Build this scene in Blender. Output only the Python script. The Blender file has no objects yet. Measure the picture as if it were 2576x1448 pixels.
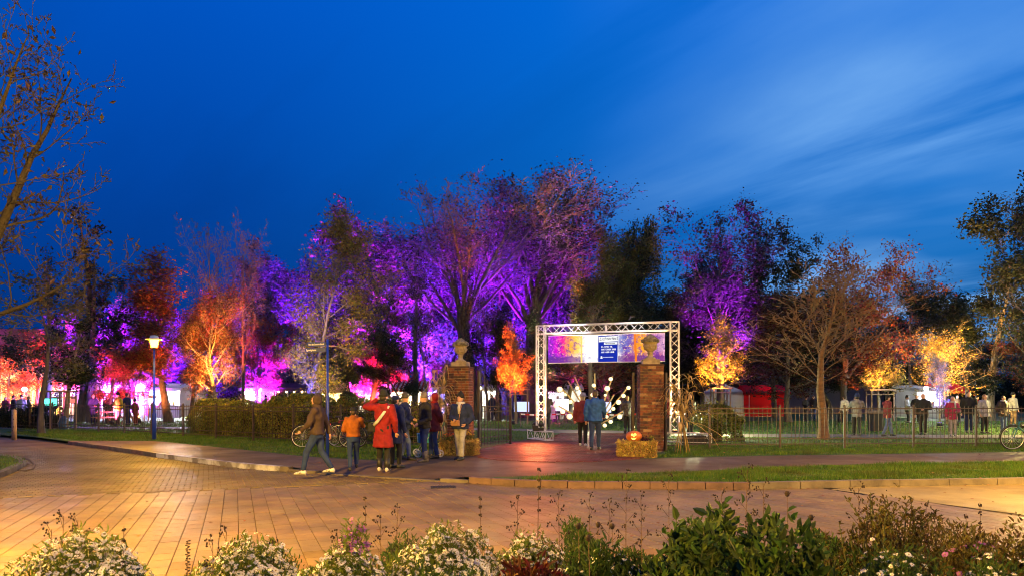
import bpy, bmesh, math, random
import numpy as np
from mathutils import Vector, Matrix, Euler
from math import pi, sin, cos, tan, atan2, sqrt, radians as R

sc = bpy.context.scene
COL = sc.collection
# ------------------------------------------------------------------ camera
CAMZ, FP, CX, HY = 1.55, 1717.0, 1288.0, 1000.0
cd = bpy.data.cameras.new('camera'); cam = bpy.data.objects.new('camera', cd); COL.objects.link(cam)
cam.location = (0, 0, CAMZ); cam.rotation_euler = (R(90), 0, 0)
cd.sensor_width = 36; cd.lens = 24.0; cd.shift_y = 0.1072
cd.clip_start = 0.1; cd.clip_end = 1500
cd.dof.use_dof = True; cd.dof.focus_distance = 19.0; cd.dof.aperture_fstop = 5.6
sc.camera = cam
# ------------------------------------------------------------------ view
sc.view_settings.view_transform = 'Standard'; sc.view_settings.look = 'None'
sc.view_settings.exposure = 0.0; sc.view_settings.gamma = 1.0
sc.view_settings.use_curve_mapping = False
sc.render.engine = 'CYCLES'
sc.cycles.use_denoising = True
sc.cycles.pixel_filter_type = 'BLACKMAN_HARRIS'; sc.cycles.filter_width = 1.0
sc.cycles.max_bounces = 5; sc.cycles.diffuse_bounces = 2; sc.cycles.glossy_bounces = 2
sc.cycles.transmission_bounces = 3; sc.cycles.transparent_max_bounces = 6
sc.cycles.caustics_reflective = False; sc.cycles.caustics_refractive = False
sc.cycles.sample_clamp_indirect = 4.0
# ------------------------------------------------------------------ world: blue hour, afterglow and thin streaked cloud to the right
def nn(nt, t, **kw):
    n = nt.nodes.new(t)
    for k, v in kw.items(): setattr(n, k, v)
    return n
def mth(nt, op, a, b=None, clamp=False):
    n = nn(nt, 'ShaderNodeMath', operation=op); n.use_clamp = clamp
    for i, v in enumerate((a, b)):
        if v is None: continue
        if hasattr(v, 'is_linked') or hasattr(v, 'links'): nt.links.new(v, n.inputs[i])
        else: n.inputs[i].default_value = v
    return n.outputs[0]
def ramp(nt, fac, stops, interp='LINEAR'):
    n = nn(nt, 'ShaderNodeValToRGB'); n.color_ramp.interpolation = interp
    e = n.color_ramp.elements
    while len(e) < len(stops): e.new(0.5)
    for i, (p, c) in enumerate(stops):
        e[i].position = p; e[i].color = (*c, 1) if len(c) == 3 else c
    nt.links.new(fac, n.inputs[0]); return n.outputs[0]
def mixc(nt, fac, a, b, blend='MIX'):
    n = nn(nt, 'ShaderNodeMix', data_type='RGBA', blend_type=blend)
    for i, v in ((0, fac), (6, a), (7, b)):
        if hasattr(v, 'links'): nt.links.new(v, n.inputs[i])
        elif i == 0: n.inputs[0].default_value = v
        else: n.inputs[i].default_value = (*v, 1) if len(v) == 3 else v
    return n.outputs[2]
W_ = bpy.data.worlds.new('World'); sc.world = W_; W_.use_nodes = True
nt = W_.node_tree; nt.nodes.clear()
tc = nn(nt, 'ShaderNodeTexCoord'); sp = nn(nt, 'ShaderNodeSeparateXYZ'); nt.links.new(tc.outputs['Generated'], sp.inputs[0])
az = mth(nt, 'ARCTAN2', sp.outputs[0], sp.outputs[1])            # 0 ahead, + to the right
side = mth(nt, 'MULTIPLY_ADD', az, 0.62); side.node.inputs[2].default_value = 0.5; side = mth(nt, 'ADD', side, 0.0, True)
base_l = ramp(nt, sp.outputs[2], [(0.0, (0.0006, 0.026, 0.155)), (0.1, (0.0006, 0.034, 0.21)), (0.26, (0.0004, 0.056, 0.35)), (0.5, (0.0003, 0.092, 0.56)), (1.0, (0.0003, 0.09, 0.50))])
base_r = ramp(nt, sp.outputs[2], [(0.0, (0.004, 0.085, 0.28)), (0.12, (0.006, 0.145, 0.46)), (0.3, (0.003, 0.18, 0.66)), (0.5, (0.001, 0.17, 0.74)), (1.0, (0.001, 0.10, 0.5))])
sm = nn(nt, 'ShaderNodeMapRange', interpolation_type='SMOOTHSTEP'); nt.links.new(side, sm.inputs[0]); sm.inputs[1].default_value = 0.18; sm.inputs[2].default_value = 0.86
base = mixc(nt, sm.outputs[0], base_l, base_r)
# cloud plane coordinates: direction divided by height, so streaks shrink towards the horizon
zc = mth(nt, 'MAXIMUM', sp.outputs[2], 0.04); zc = mth(nt, 'ADD', zc, 0.08)
u = mth(nt, 'DIVIDE', sp.outputs[0], zc); v = mth(nt, 'DIVIDE', sp.outputs[1], zc)
cb = nn(nt, 'ShaderNodeCombineXYZ'); nt.links.new(u, cb.inputs[0]); nt.links.new(v, cb.inputs[1])
mp0 = nn(nt, 'ShaderNodeMapping'); nt.links.new(cb.outputs[0], mp0.inputs[0]); mp0.inputs['Rotation'].default_value = (0, 0, R(-128))
mp = nn(nt, 'ShaderNodeMapping'); nt.links.new(mp0.outputs[0], mp.inputs[0]); mp.inputs['Scale'].default_value = (0.42, 1.35, 1)
no = nn(nt, 'ShaderNodeTexNoise'); nt.links.new(mp.outputs[0], no.inputs[0]); no.inputs['Scale'].default_value = 0.9; no.inputs['Detail'].default_value = 7; no.inputs['Roughness'].default_value = 0.55; no.inputs['Distortion'].default_value = 0.35
no2 = nn(nt, 'ShaderNodeTexNoise'); nt.links.new(cb.outputs[0], no2.inputs[0]); no2.inputs['Scale'].default_value = 0.55; no2.inputs['Detail'].default_value = 3
cl = mth(nt, 'MULTIPLY', ramp(nt, no.outputs[0], [(0.36, (0, 0, 0)), (0.64, (1, 1, 1))]), ramp(nt, no2.outputs[0], [(0.36, (0.05, 0.05, 0.05)), (0.60, (1, 1, 1))]))
sm2 = nn(nt, 'ShaderNodeMapRange', interpolation_type='SMOOTHSTEP'); nt.links.new(side, sm2.inputs[0]); sm2.inputs[1].default_value = 0.52; sm2.inputs[2].default_value = 0.86
fz = ramp(nt, sp.outputs[2], [(0.03, (0.3, 0.3, 0.3)), (0.15, (1, 1, 1)), (0.30, (1, 1, 1)), (0.42, (0.5, 0.5, 0.5)), (0.6, (0.3, 0.3, 0.3))])
cl = mth(nt, 'MULTIPLY', cl, mth(nt, 'MULTIPLY', sm2.outputs[0], fz), True)
col = mixc(nt, mth(nt, 'MULTIPLY', cl, 1.1, True), base, (0.26, 0.55, 0.98))
# thin darker streaks low in the middle
dk = mth(nt, 'MULTIPLY', ramp(nt, no.outputs[0], [(0.25, (1, 1, 1)), (0.5, (0, 0, 0))]), 0.22)
col = mixc(nt, dk, col, (0.001, 0.02, 0.12))
bg = nn(nt, 'ShaderNodeBackground'); nt.links.new(col, bg.inputs[0]); bg.inputs[1].default_value = 1.0
wo = nn(nt, 'ShaderNodeOutputWorld'); nt.links.new(bg.outputs[0], wo.inputs[0])

# ------------------------------------------------------------------ placing helpers (all give real metres)
def wx(X, d): return (X - CX) / FP * d
def wz(Y, d): return CAMZ - (Y - HY) / FP * d
def gd(X, Y, z=0.0):
    d = (CAMZ - z) * FP / (Y - HY); return (wx(X, d), d)
rng = random.Random(11)
NR = np.random.RandomState(7)

# ------------------------------------------------------------------ materials
MATS = {}
def mat(name, c1, c2=None, scale=6.0, rough=0.8, metal=0.0, bump=0.0, bscale=None, detail=4, emis=None, estr=0.0, island=0.0, trans=0.0, spec=0.5, coord='Object', stretch=None, lo=0.35, hi=0.65):
    if name in MATS: return MATS[name]
    m = bpy.data.materials.new(name); m.use_nodes = True; t = m.node_tree; t.nodes.clear()
    out = nn(t, 'ShaderNodeOutputMaterial'); b = nn(t, 'ShaderNodeBsdfPrincipled')
    b.inputs['Roughness'].default_value = rough; b.inputs['Metallic'].default_value = metal
    b.inputs['Specular IOR Level'].default_value = spec
    vec = nn(t, 'ShaderNodeNewGeometry').outputs['Position'] if coord == 'World' else nn(t, 'ShaderNodeTexCoord').outputs[coord]
    if stretch:
        mpn = nn(t, 'ShaderNodeMapping'); mpn.inputs['Scale'].default_value = stretch; t.links.new(vec, mpn.inputs[0]); vec = mpn.outputs[0]
    colr = None
    if c2 is not None:
        n = nn(t, 'ShaderNodeTexNoise'); n.inputs['Scale'].default_value = scale; n.inputs['Detail'].default_value = detail
        t.links.new(vec, n.inputs[0])
        colr = ramp(t, n.outputs[0], [(lo, c1), (hi, c2)])
    if island:
        g = nn(t, 'ShaderNodeNewGeometry')
        mr = nn(t, 'ShaderNodeMapRange'); t.links.new(g.outputs['Random Per Island'], mr.inputs[0])
        mr.inputs[3].default_value = 1 - island; mr.inputs[4].default_value = 1 + island
        hs = nn(t, 'ShaderNodeHueSaturation'); t.links.new(mr.outputs[0], hs.inputs['Value'])
        mr2 = nn(t, 'ShaderNodeMapRange'); t.links.new(mth(t, 'FRACT', mth(t, 'MULTIPLY', g.outputs['Random Per Island'], 7.31)), mr2.inputs[0])
        mr2.inputs[3].default_value = 0.5 - island * 0.09; mr2.inputs[4].default_value = 0.5 + island * 0.09
        t.links.new(mr2.outputs[0], hs.inputs['Hue'])
        if colr is not None: t.links.new(colr, hs.inputs['Color'])
        else: hs.inputs['Color'].default_value = (*c1, 1)
        colr = hs.outputs[0]
    if colr is not None: t.links.new(colr, b.inputs['Base Color'])
    else: b.inputs['Base Color'].default_value = (*c1, 1)
    if bump:
        n2 = nn(t, 'ShaderNodeTexNoise'); n2.inputs['Scale'].default_value = bscale or scale * 3; n2.inputs['Detail'].default_value = 5
        t.links.new(vec, n2.inputs[0]); bm_ = nn(t, 'ShaderNodeBump'); bm_.inputs['Strength'].default_value = bump; bm_.inputs['Distance'].default_value = 0.02
        t.links.new(n2.outputs[0], bm_.inputs['Height']); t.links.new(bm_.outputs[0], b.inputs['Normal'])
    if emis is not None:
        b.inputs['Emission Color'].default_value = (*emis, 1); b.inputs['Emission Strength'].default_value = estr
    sh = b.outputs[0]
    if trans:
        tr = nn(t, 'ShaderNodeBsdfTranslucent')
        if colr is not None: t.links.new(colr, tr.inputs[0])
        else: tr.inputs[0].default_value = (*c1, 1)
        mx = nn(t, 'ShaderNodeMixShader'); mx.inputs[0].default_value = trans
        t.links.new(sh, mx.inputs[1]); t.links.new(tr.outputs[0], mx.inputs[2]); sh = mx.outputs[0]
    t.links.new(sh, out.inputs[0]); MATS[name] = m; return m

# ------------------------------------------------------------------ object helpers
def tag(o, label=None, cat=None, group=None, kind=None):
    if label: o['label'] = label
    if cat: o['category'] = cat
    if group: o['group'] = group
    if kind: o['kind'] = kind
    return o
def empty(name, loc=(0, 0, 0), rz=0.0, label=None, cat=None, group=None):
    o = bpy.data.objects.new(name, None); COL.objects.link(o); o.location = loc; o.rotation_euler = (0, 0, rz)
    o.empty_display_size = 0.2
    return tag(o, label, cat, group)
def link(name, me, m=None, parent=None, M=None):
    o = bpy.data.objects.new(name, me); COL.objects.link(o)
    if m is not None:
        if len(me.materials) == 0: me.materials.append(m)
        elif me.materials[0] != m:
            o.material_slots[0].link = 'OBJECT'; o.material_slots[0].material = m
    if parent is not None: o.parent = parent
    if M is not None: o.matrix_local = M
    return o
class MB:
    """collects simple closed shapes into one mesh"""
    def __init__(s): s.v = []; s.f = []; s.mi = []; s.sm = []
    def add(s, vs, fs, mi=0, sm=False):
        k = len(s.v); s.v.extend([tuple(p) for p in vs]); s.f.extend([tuple(i + k for i in f) for f in fs])
        s.mi.extend([mi] * len(fs)); s.sm.extend([sm] * len(fs))
    def box(s, c, size, rot=None, mi=0, taper=1.0):
        a, b, h = size[0] / 2, size[1] / 2, size[2] / 2
        vs = [Vector((x * a * (taper if z > 0 else 1), y * b * (taper if z > 0 else 1), z * h)) for z in (-1, 1) for x, y in ((-1, -1), (1, -1), (1, 1), (-1, 1))]
        if rot is not None:
            m = rot if isinstance(rot, Matrix) else Euler(rot).to_matrix()
            vs = [m @ p for p in vs]
        c = Vector(c)
        s.add([p + c for p in vs], [(3, 2, 1, 0), (4, 5, 6, 7), (0, 1, 5, 4), (1, 2, 6, 5), (2, 3, 7, 6), (3, 0, 4, 7)], mi)
    def loft(s, rings, mi=0, sm=True, caps=True):
        n = len(rings[0]); vs = [p for r in rings for p in r]; fs = []
        for i in range(len(rings) - 1):
            for j in range(n):
                k = (j + 1) % n; fs.append((i * n + j, i * n + k, (i + 1) * n + k, (i + 1) * n + j))
        if caps: fs.append(tuple(range(n - 1, -1, -1))); fs.append(tuple((len(rings) - 1) * n + j for j in range(n)))
        s.add(vs, fs, mi, sm)
    def path(s, pts, rad, n=8, mi=0, sm=True, flat=None):
        pts = [Vector(p) for p in pts]; rs = rad if isinstance(rad, (list, tuple)) else [rad] * len(pts)
        rings = []; prev = None
        for i, p in enumerate(pts):
            d = (pts[min(i + 1, len(pts) - 1)] - pts[max(i - 1, 0)]).normalized()
            if prev is None:
                a = Vector((0, 0, 1)) if abs(d.z) < 0.9 else Vector((1, 0, 0))
                x = d.cross(a).normalized()
            else: x = (prev - d * prev.dot(d)).normalized()
            prev = x; y = d.cross(x)
            fy = flat or 1.0
            rings.append([p + x * (cos(2 * pi * j / n) * rs[i]) + y * (sin(2 * pi * j / n) * rs[i] * fy) for j in range(n)])
        s.loft(rings, mi, sm)
    def lathe(s, prof, c=(0, 0, 0), n=20, mi=0, sm=True):
        c = Vector(c)
        s.loft([[c + Vector((r * cos(2 * pi * j / n), r * sin(2 * pi * j / n), z)) for j in range(n)] for r, z in prof], mi, sm)
    def ell(s, c, r, rot=None, n=10, k=7, mi=0):
        c = Vector(c); m = Euler(rot).to_matrix() if rot is not None else None; rings = []
        for i in range(1, k):
            a = pi * i / k; ring = []
            for j in range(n):
                p = Vector((sin(a) * cos(2 * pi * j / n) * r[0], sin(a) * sin(2 * pi * j / n) * r[1], -cos(a) * r[2]))
                ring.append(c + (m @ p if m else p))
            rings.append(ring)
        s.loft(rings, mi, True)
    def torus(s, c, R0, r, axis='Y', n=28, k=6, mi=0):
        c = Vector(c); rings = []
        vs = []; fs = []
        for i in range(n):
            a = 2 * pi * i / n
            for j in range(k):
                b = 2 * pi * j / k; q = R0 + r * cos(b)
                p = {'Y': (q * cos(a), r * sin(b), q * sin(a)), 'Z': (q * cos(a), q * sin(a), r * sin(b)), 'X': (r * sin(b), q * cos(a), q * sin(a))}[axis]
                vs.append(c + Vector(p))
        for i in range(n):
            for j in range(k):
                fs.append((i * k + j, ((i + 1) % n) * k + j, ((i + 1) % n) * k + (j + 1) % k, i * k + (j + 1) % k))
        s.add(vs, fs, mi, True)
    def mesh(s, name='mesh'):
        me = bpy.data.meshes.new(name); me.from_pydata(s.v, [], s.f)
        me.polygons.foreach_set('material_index', s.mi); me.polygons.foreach_set('use_smooth', s.sm)
        me.update(); return me
    def build(s, name, m, parent=None, M=None):
        me = s.mesh(name)
        for x in (m if isinstance(m, (list, tuple)) else [m]): me.materials.append(x)
        return link(name, me, None, parent, M)
def npmesh(name, V, F, k, smooth=False):
    """fast mesh from numpy: V (n,3), F (m,k)"""
    me = bpy.data.meshes.new(name); V = np.asarray(V, np.float32); F = np.asarray(F, np.int32)
    me.vertices.add(len(V)); me.vertices.foreach_set('co', V.ravel())
    me.loops.add(F.size); me.loops.foreach_set('vertex_index', F.ravel())
    me.polygons.add(len(F)); me.polygons.foreach_set('loop_start', np.arange(0, F.size, k, dtype=np.int32))
    me.polygons.foreach_set('use_smooth', np.full(len(F), bool(smooth)))
    me.update(calc_edges=True); return me
def shift_copy(o, parent=None):
    c = o.copy(); COL.objects.link(c); c.parent = parent
    for ch in list(o.children): shift_copy(ch, c)
    return c
_rod = MB(); _rod.loft([[(cos(2 * pi * j / 6), sin(2 * pi * j / 6), z) for j in range(6)] for z in (0, 1)]); ROD = _rod.mesh('rod')
_bx = MB(); _bx.box((0, 0, 0), (1, 1, 1)); 
def rod_matrix(p0, p1, r):
    p0 = Vector(p0); p1 = Vector(p1); d = p1 - p0; L = d.length
    q = d.to_track_quat('Z', 'Y').to_matrix().to_4x4()
    return Matrix.Translation(p0) @ q @ Matrix.Diagonal((r, r, L, 1))
ROD_BY = {}
def rod(name, p0, p1, r, m, parent):
    me = ROD_BY.get(m.name)
    if me is None:
        me = ROD.copy(); me.materials.append(m); ROD_BY[m.name] = me
    return link(name, me, None, parent, rod_matrix(p0, p1, r))
BOX_BY = {}
def cube_mesh(m, bev=0.0):
    me = BOX_BY.get(m.name)
    if me is None:
        me = _bx.mesh('block'); me.materials.append(m); BOX_BY[m.name] = me
    return me
def slab(name, c, size, m, parent, rz=0.0, rot=None):
    r = Euler(rot).to_matrix().to_4x4() if rot else Matrix.Rotation(rz, 4, 'Z')
    return link(name, cube_mesh(m), None, parent, Matrix.Translation(c) @ r @ Matrix.Diagonal((*size, 1)))
def sheet(name, pts, z, m, label=None, kind='structure'):
    me = bpy.data.meshes.new(name); me.from_pydata([(x, y, z) for x, y in pts], [], [tuple(range(len(pts)))])
    a = sum(pts[i][0] * pts[(i + 1) % len(pts)][1] - pts[(i + 1) % len(pts)][0] * pts[i][1] for i in range(len(pts)))
    if a < 0: me.flip_normals()
    me.materials.append(m); o = link(name, me); return tag(o, label, None, None, kind)
def inside(P, poly):
    """vectorised point in polygon"""
    P = np.asarray(P); x, y = P[:, 0], P[:, 1]; r = np.zeros(len(P), bool); n = len(poly); j = n - 1
    for i in range(n):
        xi, yi = poly[i]; xj, yj = poly[j]
        c = ((yi > y) != (yj > y)) & (x < (xj - xi) * (y - yi) / ((yj - yi) or 1e-9) + xi)
        r ^= c; j = i
    return r
def block_mesh(name, C, A, size, hz, z0, jit=0.0, chamfer=0.0):
    """many paving blocks as one mesh: C (n,2) centres, A angle, size (l,w)"""
    n = len(C); l, w = size; ca, sa = cos(A), sin(A)
    q = np.array([(-l / 2, -w / 2), (l / 2, -w / 2), (l / 2, w / 2), (-l / 2, w / 2)])
    q2 = q * np.array([(l - 2 * chamfer) / l, (w - 2 * chamfer) / w])
    rot = np.array([[ca, sa], [-sa, ca]])
    q = q @ rot; q2 = q2 @ rot
    top = z0 + hz + (NR.rand(n) - 0.5) * jit
    V = np.zeros((n, 8, 3), np.float32)
    V[:, :4, :2] = C[:, None, :] + q[None]; V[:, 4:, :2] = C[:, None, :] + q2[None]
    V[:, :4, 2] = z0; V[:, 4:, 2] = top[:, None] + (NR.rand(n, 4) - 0.5) * jit
    F0 = np.array([(4, 5, 6, 7), (0, 1, 5, 4), (1, 2, 6, 5), (2, 3, 7, 6), (3, 0, 4, 7)])
    F = (F0[None] + (np.arange(n) * 8)[:, None, None]).reshape(-1, 4)
    return npmesh(name, V.reshape(-1, 3), F, 4)
# ------------------------------------------------------------------ ground materials
M_lawn = mat('lawn_soil', (0.03, 0.075, 0.006), (0.06, 0.12, 0.012), 3.0, 0.95, bump=0.6, bscale=40)
M_blade = mat('grass_blade', (0.05, 0.125, 0.012), (0.11, 0.19, 0.02), 1.5, 0.6, island=0.45, trans=0.25, spec=0.25)
M_slab = mat('concrete_slab', (0.30, 0.255, 0.22), (0.20, 0.165, 0.14), 2.2, 0.55, bump=0.15, bscale=60, detail=8)
def slab_variant(i, f, h):
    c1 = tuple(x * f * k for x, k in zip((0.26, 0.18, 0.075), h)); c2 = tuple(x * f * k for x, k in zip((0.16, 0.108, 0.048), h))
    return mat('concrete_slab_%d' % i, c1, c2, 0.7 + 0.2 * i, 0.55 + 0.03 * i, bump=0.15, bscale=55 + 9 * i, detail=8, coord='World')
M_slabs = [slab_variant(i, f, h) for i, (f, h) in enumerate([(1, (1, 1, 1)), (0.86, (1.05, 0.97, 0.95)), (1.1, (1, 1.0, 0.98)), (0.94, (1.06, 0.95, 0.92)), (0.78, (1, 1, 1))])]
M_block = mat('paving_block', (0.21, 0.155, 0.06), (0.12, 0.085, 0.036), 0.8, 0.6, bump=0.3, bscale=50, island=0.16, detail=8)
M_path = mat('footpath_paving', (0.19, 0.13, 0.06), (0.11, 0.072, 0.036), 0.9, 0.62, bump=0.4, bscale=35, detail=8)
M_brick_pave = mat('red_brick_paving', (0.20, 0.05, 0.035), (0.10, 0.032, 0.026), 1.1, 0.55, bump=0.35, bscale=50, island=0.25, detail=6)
M_joint = mat('joint_sand', (0.16, 0.115, 0.07), (0.09, 0.066, 0.042), 20, 0.95)
M_kerb = mat('kerb_concrete', (0.20, 0.165, 0.11), (0.10, 0.082, 0.06), 3.0, 0.7, bump=0.5, bscale=30, detail=8, coord='World')
M_kerbw = mat('kerb_worn_white', (0.62, 0.62, 0.60), (0.20, 0.18, 0.16), 2.2, 0.75, bump=0.5, bscale=30, detail=9, lo=0.42, hi=0.56, coord='World')
M_kerbr = mat('kerb_reddish', (0.22, 0.13, 0.09), (0.12, 0.075, 0.055), 3.0, 0.7, bump=0.5, bscale=30, detail=8, coord='World')
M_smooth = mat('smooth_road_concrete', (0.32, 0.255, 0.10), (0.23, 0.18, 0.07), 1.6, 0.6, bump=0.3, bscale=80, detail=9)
M_soil = mat('bed_soil', (0.03, 0.022, 0.015), (0.06, 0.045, 0.03), 8, 0.95, bump=0.8)

def stain(m, sc_=0.35, amt=0.45, tint=(0.50, 0.40, 0.36)):
    t = m.node_tree; b = [n for n in t.nodes if n.type == 'BSDF_PRINCIPLED'][0]; l = b.inputs['Base Color'].links[0].from_socket
    g = nn(t, 'ShaderNodeNewGeometry'); n1 = nn(t, 'ShaderNodeTexNoise'); n1.inputs['Scale'].default_value = sc_; n1.inputs['Detail'].default_value = 9; n1.inputs['Roughness'].default_value = 0.68; t.links.new(g.outputs['Position'], n1.inputs[0])
    f = ramp(t, n1.outputs[0], [(0.40, (0, 0, 0)), (0.62, (1, 1, 1))]); c = mixc(t, mth(t, 'MULTIPLY', f, amt), l, tint, 'MULTIPLY'); t.links.new(c, b.inputs['Base Color'])
    r = nn(t, 'ShaderNodeMapRange'); t.links.new(n1.outputs[0], r.inputs[0]); r.inputs[1].default_value = 0.35; r.inputs[2].default_value = 0.65; r.inputs[3].default_value = b.inputs['Roughness'].default_value - 0.14; r.inputs[4].default_value = b.inputs['Roughness'].default_value + 0.12; t.links.new(r.outputs[0], b.inputs['Roughness'])
for mm in M_slabs + [M_block, M_path, M_brick_pave, M_smooth]: [n for n in mm.node_tree.nodes if n.type == 'BSDF_PRINCIPLED'][0].inputs['Specular IOR Level'].default_value = 0.22
for mm in M_slabs + [M_block, M_path, M_brick_pave, M_smooth]: stain(mm)
# kerb line, road side, west to east
B = [(-60, 62), (-30, 36), (-21.7, 28.9), (-19.2, 27.4), (-15.9, 24.5), (-12.6, 21.6), (-9.8, 19.0), (-7.2, 16.8), (-5.9, 15.8), (-5.0, 15.35)]
BD = [(-5.0, 15.35), (-4.0, 14.8), (-2.65, 14.15), (-1.64, 13.65), (-0.84, 13.3)]          # lowered kerb in front of the gate
BR = [(-0.84, 13.3), (0.0, 12.85), (1.1, 12.6), (2.27, 12.5), (4.3, 12.42), (6.47, 12.76), (9.5, 13.1), (16, 14.3), (30, 17.5), (60, 26)]
BIN = [(-5.0, 15.38), (-4.0, 15.6), (-2.4, 15.0), (-1.3, 14.4), (-0.84, 13.33)]
sheet('ground', [(-500, -200), (500, -200), (500, 700), (-500, 700)], -0.16, M_lawn, 'dark flat ground reaching to the horizon')
sheet('lawn', B + BIN + BR + [(120, 60), (300, 500), (-300, 500), (-200, 120)], 0.0, M_lawn, 'park lawn and verges behind the kerb')
road = sheet('road', [(-60, -8), (40, -8), (40, 25)] + [(60, 30)] + [(x, y + 0.3) for x, y in reversed(BR)] + [(x, y + 0.3) for x, y in reversed(BD)] + [(x, y + 0.3) for x, y in reversed(B)], -0.112, M_joint, 'paved road lit orange by street lamps')
# lowered strip between road and footpath
rb = MB(); zo = [0.0, -0.075, -0.085, -0.075, 0.0]
n = len(BD)
rb.add([(x, y + 0.1, z + 0.003) for (x, y), z in zip(BD, zo)] + [(x, y, 0.003) for x, y in BIN], [(i, i + 1, n + i + 1, n + i) for i in range(n - 1)])
ramp_o = rb.build('lowered_pavement', M_path); tag(ramp_o, 'pavement dipping to the road before the gate', None, None, 'structure')

# footpaths, apron, park path
VER = [(-0.97, 18.9), (-2.1, 18.0), (-3.1, 16.8), (-4.5, 17.5), (-5.5, 18.1), (-7.45, 19.9), (-10.4, 22.5), (-13.0, 24.7), (-15.4, 24.75)]
fp = [(-15.8, 24.55), (-12.55, 21.72), (-9.75, 19.12), (-7.15, 16.92), (-5.85, 15.92)] + BIN + [(0.0, 13.5), (3.1, 14.25), (5.3, 15.05), (7.4, 15.85), (12.5, 16.7), (40, 22)] + [(40, 26), (14.7, 19.6), (11.1, 19.0), (6.95, 18.35), (3.8, 17.55), (3.0, 17.5), (-0.5, 18.8)] + VER
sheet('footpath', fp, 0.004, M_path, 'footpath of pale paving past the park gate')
APR = [(-1.0, 18.2), (-0.97, 20.6), (-0.45, 22.0), (0.1, 24.2), (1.6, 26.6), (2.2, 30.2), (5.2, 30.0), (4.4, 25), (3.62, 20.2), (3.55, 18.4), (3.2, 17.3), (2.0, 16.45), (0.4, 16.5), (-0.4, 17.0)]
apron = sheet('gate_apron', APR, 0.006, M_joint, 'red brick paving through the open gate')
PP = [(-40, 35.5), (-12, 34.2), (0, 32.6), (2.3, 30.0), (5.3, 28.0), (9, 27.2), (20, 26.2), (60, 24), (60, 27), (20, 28.6), (10, 29.6), (4, 33), (-2, 35.0), (-12, 36.0), (-40, 37.5)]
sheet('park_path', PP, 0.008, mat('park_path_grit', (0.20, 0.15, 0.13), (0.13, 0.10, 0.09), 2, 0.8, bump=0.4, bscale=40), 'grey park path running behind the fence')

# brick apron blocks
def grid(poly, A, l, w, gap, bond=0.5, herring=False):
    P = np.array(poly); ca, sa = cos(A), sin(A)
    u = P @ np.array([ca, sa]); v = P @ np.array([-sa, ca])
    rows = np.arange(v.min(), v.max(), w + gap); out = []
    for i, r in enumerate(rows):
        off = (i % 2) * (l + gap) * bond
        us = np.arange(u.min() - l + off, u.max() + l, l + gap)
        out.append(np.stack([us, np.full(len(us), r)], 1))
    Q = np.concatenate(out); Q = np.stack([Q[:, 0] * ca - Q[:, 1] * sa, Q[:, 0] * sa + Q[:, 1] * ca], 1)
    return Q[inside(Q, poly)]
C = grid(APR, R(-12), 0.21, 0.105, 0.008)
me = block_mesh('paving_brick_field', C, R(-12), (0.21, 0.105), 0.018, 0.004, 0.003, 0.004); 
o = link('paving_bricks', me, M_brick_pave, apron); o['kind'] = 'stuff'
# road: small block field
edge = lambda x: 11.9 + (x + 6.8) * 0.33
REGA = [(-17, edge(-17)), (-6.8, 11.9), (-1.5, edge(-1.5)), (1.0, 12.62), (0.0, 12.8), (-0.84, 13.25), (-1.64, 13.6), (-2.65, 14.1), (-4.0, 14.75), (-5.0, 15.3), (-5.9, 15.75), (-7.2, 16.75), (-9.8, 18.95), (-12.6, 21.5), (-15.9, 24.4), (-24, 20)]
ISL = [(-40, 26), (-17.5, 20.6), (-14.3, 19.0), (-12.9, 17.9), (-12.0, 16.9), (-11.25, 15.5), (-10.6, 14.2), (-10.0, 12.4), (-12, 9), (-40, 2)]
C = grid(REGA, R(24), 0.2, 0.1, 0.009); C = C[(C[:, 1] < 23) & (np.abs(C[:, 0]) < 0.8 * C[:, 1] + 0.6) & ~inside(C, ISL)]
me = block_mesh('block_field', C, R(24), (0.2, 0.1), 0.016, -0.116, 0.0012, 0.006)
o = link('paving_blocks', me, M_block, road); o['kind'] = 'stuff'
far = sheet('road_far_paving', [(-60, 8)] + [(-17, edge(-17))] + REGA[:1] + [(-14, 14), (-16, 21), (-13.2, 22.2), (-15.9, 24.5), (-21.7, 28.85), (-30, 35.9), (-60, 61)], -0.103, M_block, 'side road of paving blocks running off behind the bollard')
# road: large slabs; the 300 nearest are parts, the rest one field
TH = R(90 - (-22))     # long axis leans towards upper left
TH = R(112)
REGB = [(-18, edge(-18) - 0.1), (-1.5, edge(-1.5) - 0.1), (1.0, 12.62), (2.27, 12.45), (4.3, 12.38), (5.7, 12.55), (7.3, 9.3), (9.5, 5.0), (9.5, 3.2), (-9.5, 3.2), (-18, 8)]
C = grid(REGB, TH, 0.31, 0.205, 0.006, 0.5); C = C[(C[:, 1] > 4.9) & (np.abs(C[:, 0]) < 0.79 * C[:, 1] + 0.5) & ~inside(C, ISL)]
C = C[np.argsort(np.hypot(C[:, 0], C[:, 1]))]
me_s = block_mesh('paving_slab', np.zeros((1, 2)), 0, (0.31, 0.205), 0.007, -0.107, 0.0, 0.002)
me_v = []
for mm in M_slabs:
    q = me_s.copy(); q.materials.append(mm); me_v.append(q)
for i, (x, y) in enumerate(C[:300]):
    o = bpy.data.objects.new('paving_slab', rng.choice(me_v)); COL.objects.link(o); o.parent = road
    o.location = (x, y, rng.uniform(-0.0008, 0.0008)); o.rotation_euler = (rng.uniform(-.0012, .0012), rng.uniform(-.0012, .0012), TH)
me = block_mesh('slab_field', C[300:], TH, (0.31, 0.205), 0.007, -0.107, 0.0012, 0.002)
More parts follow.
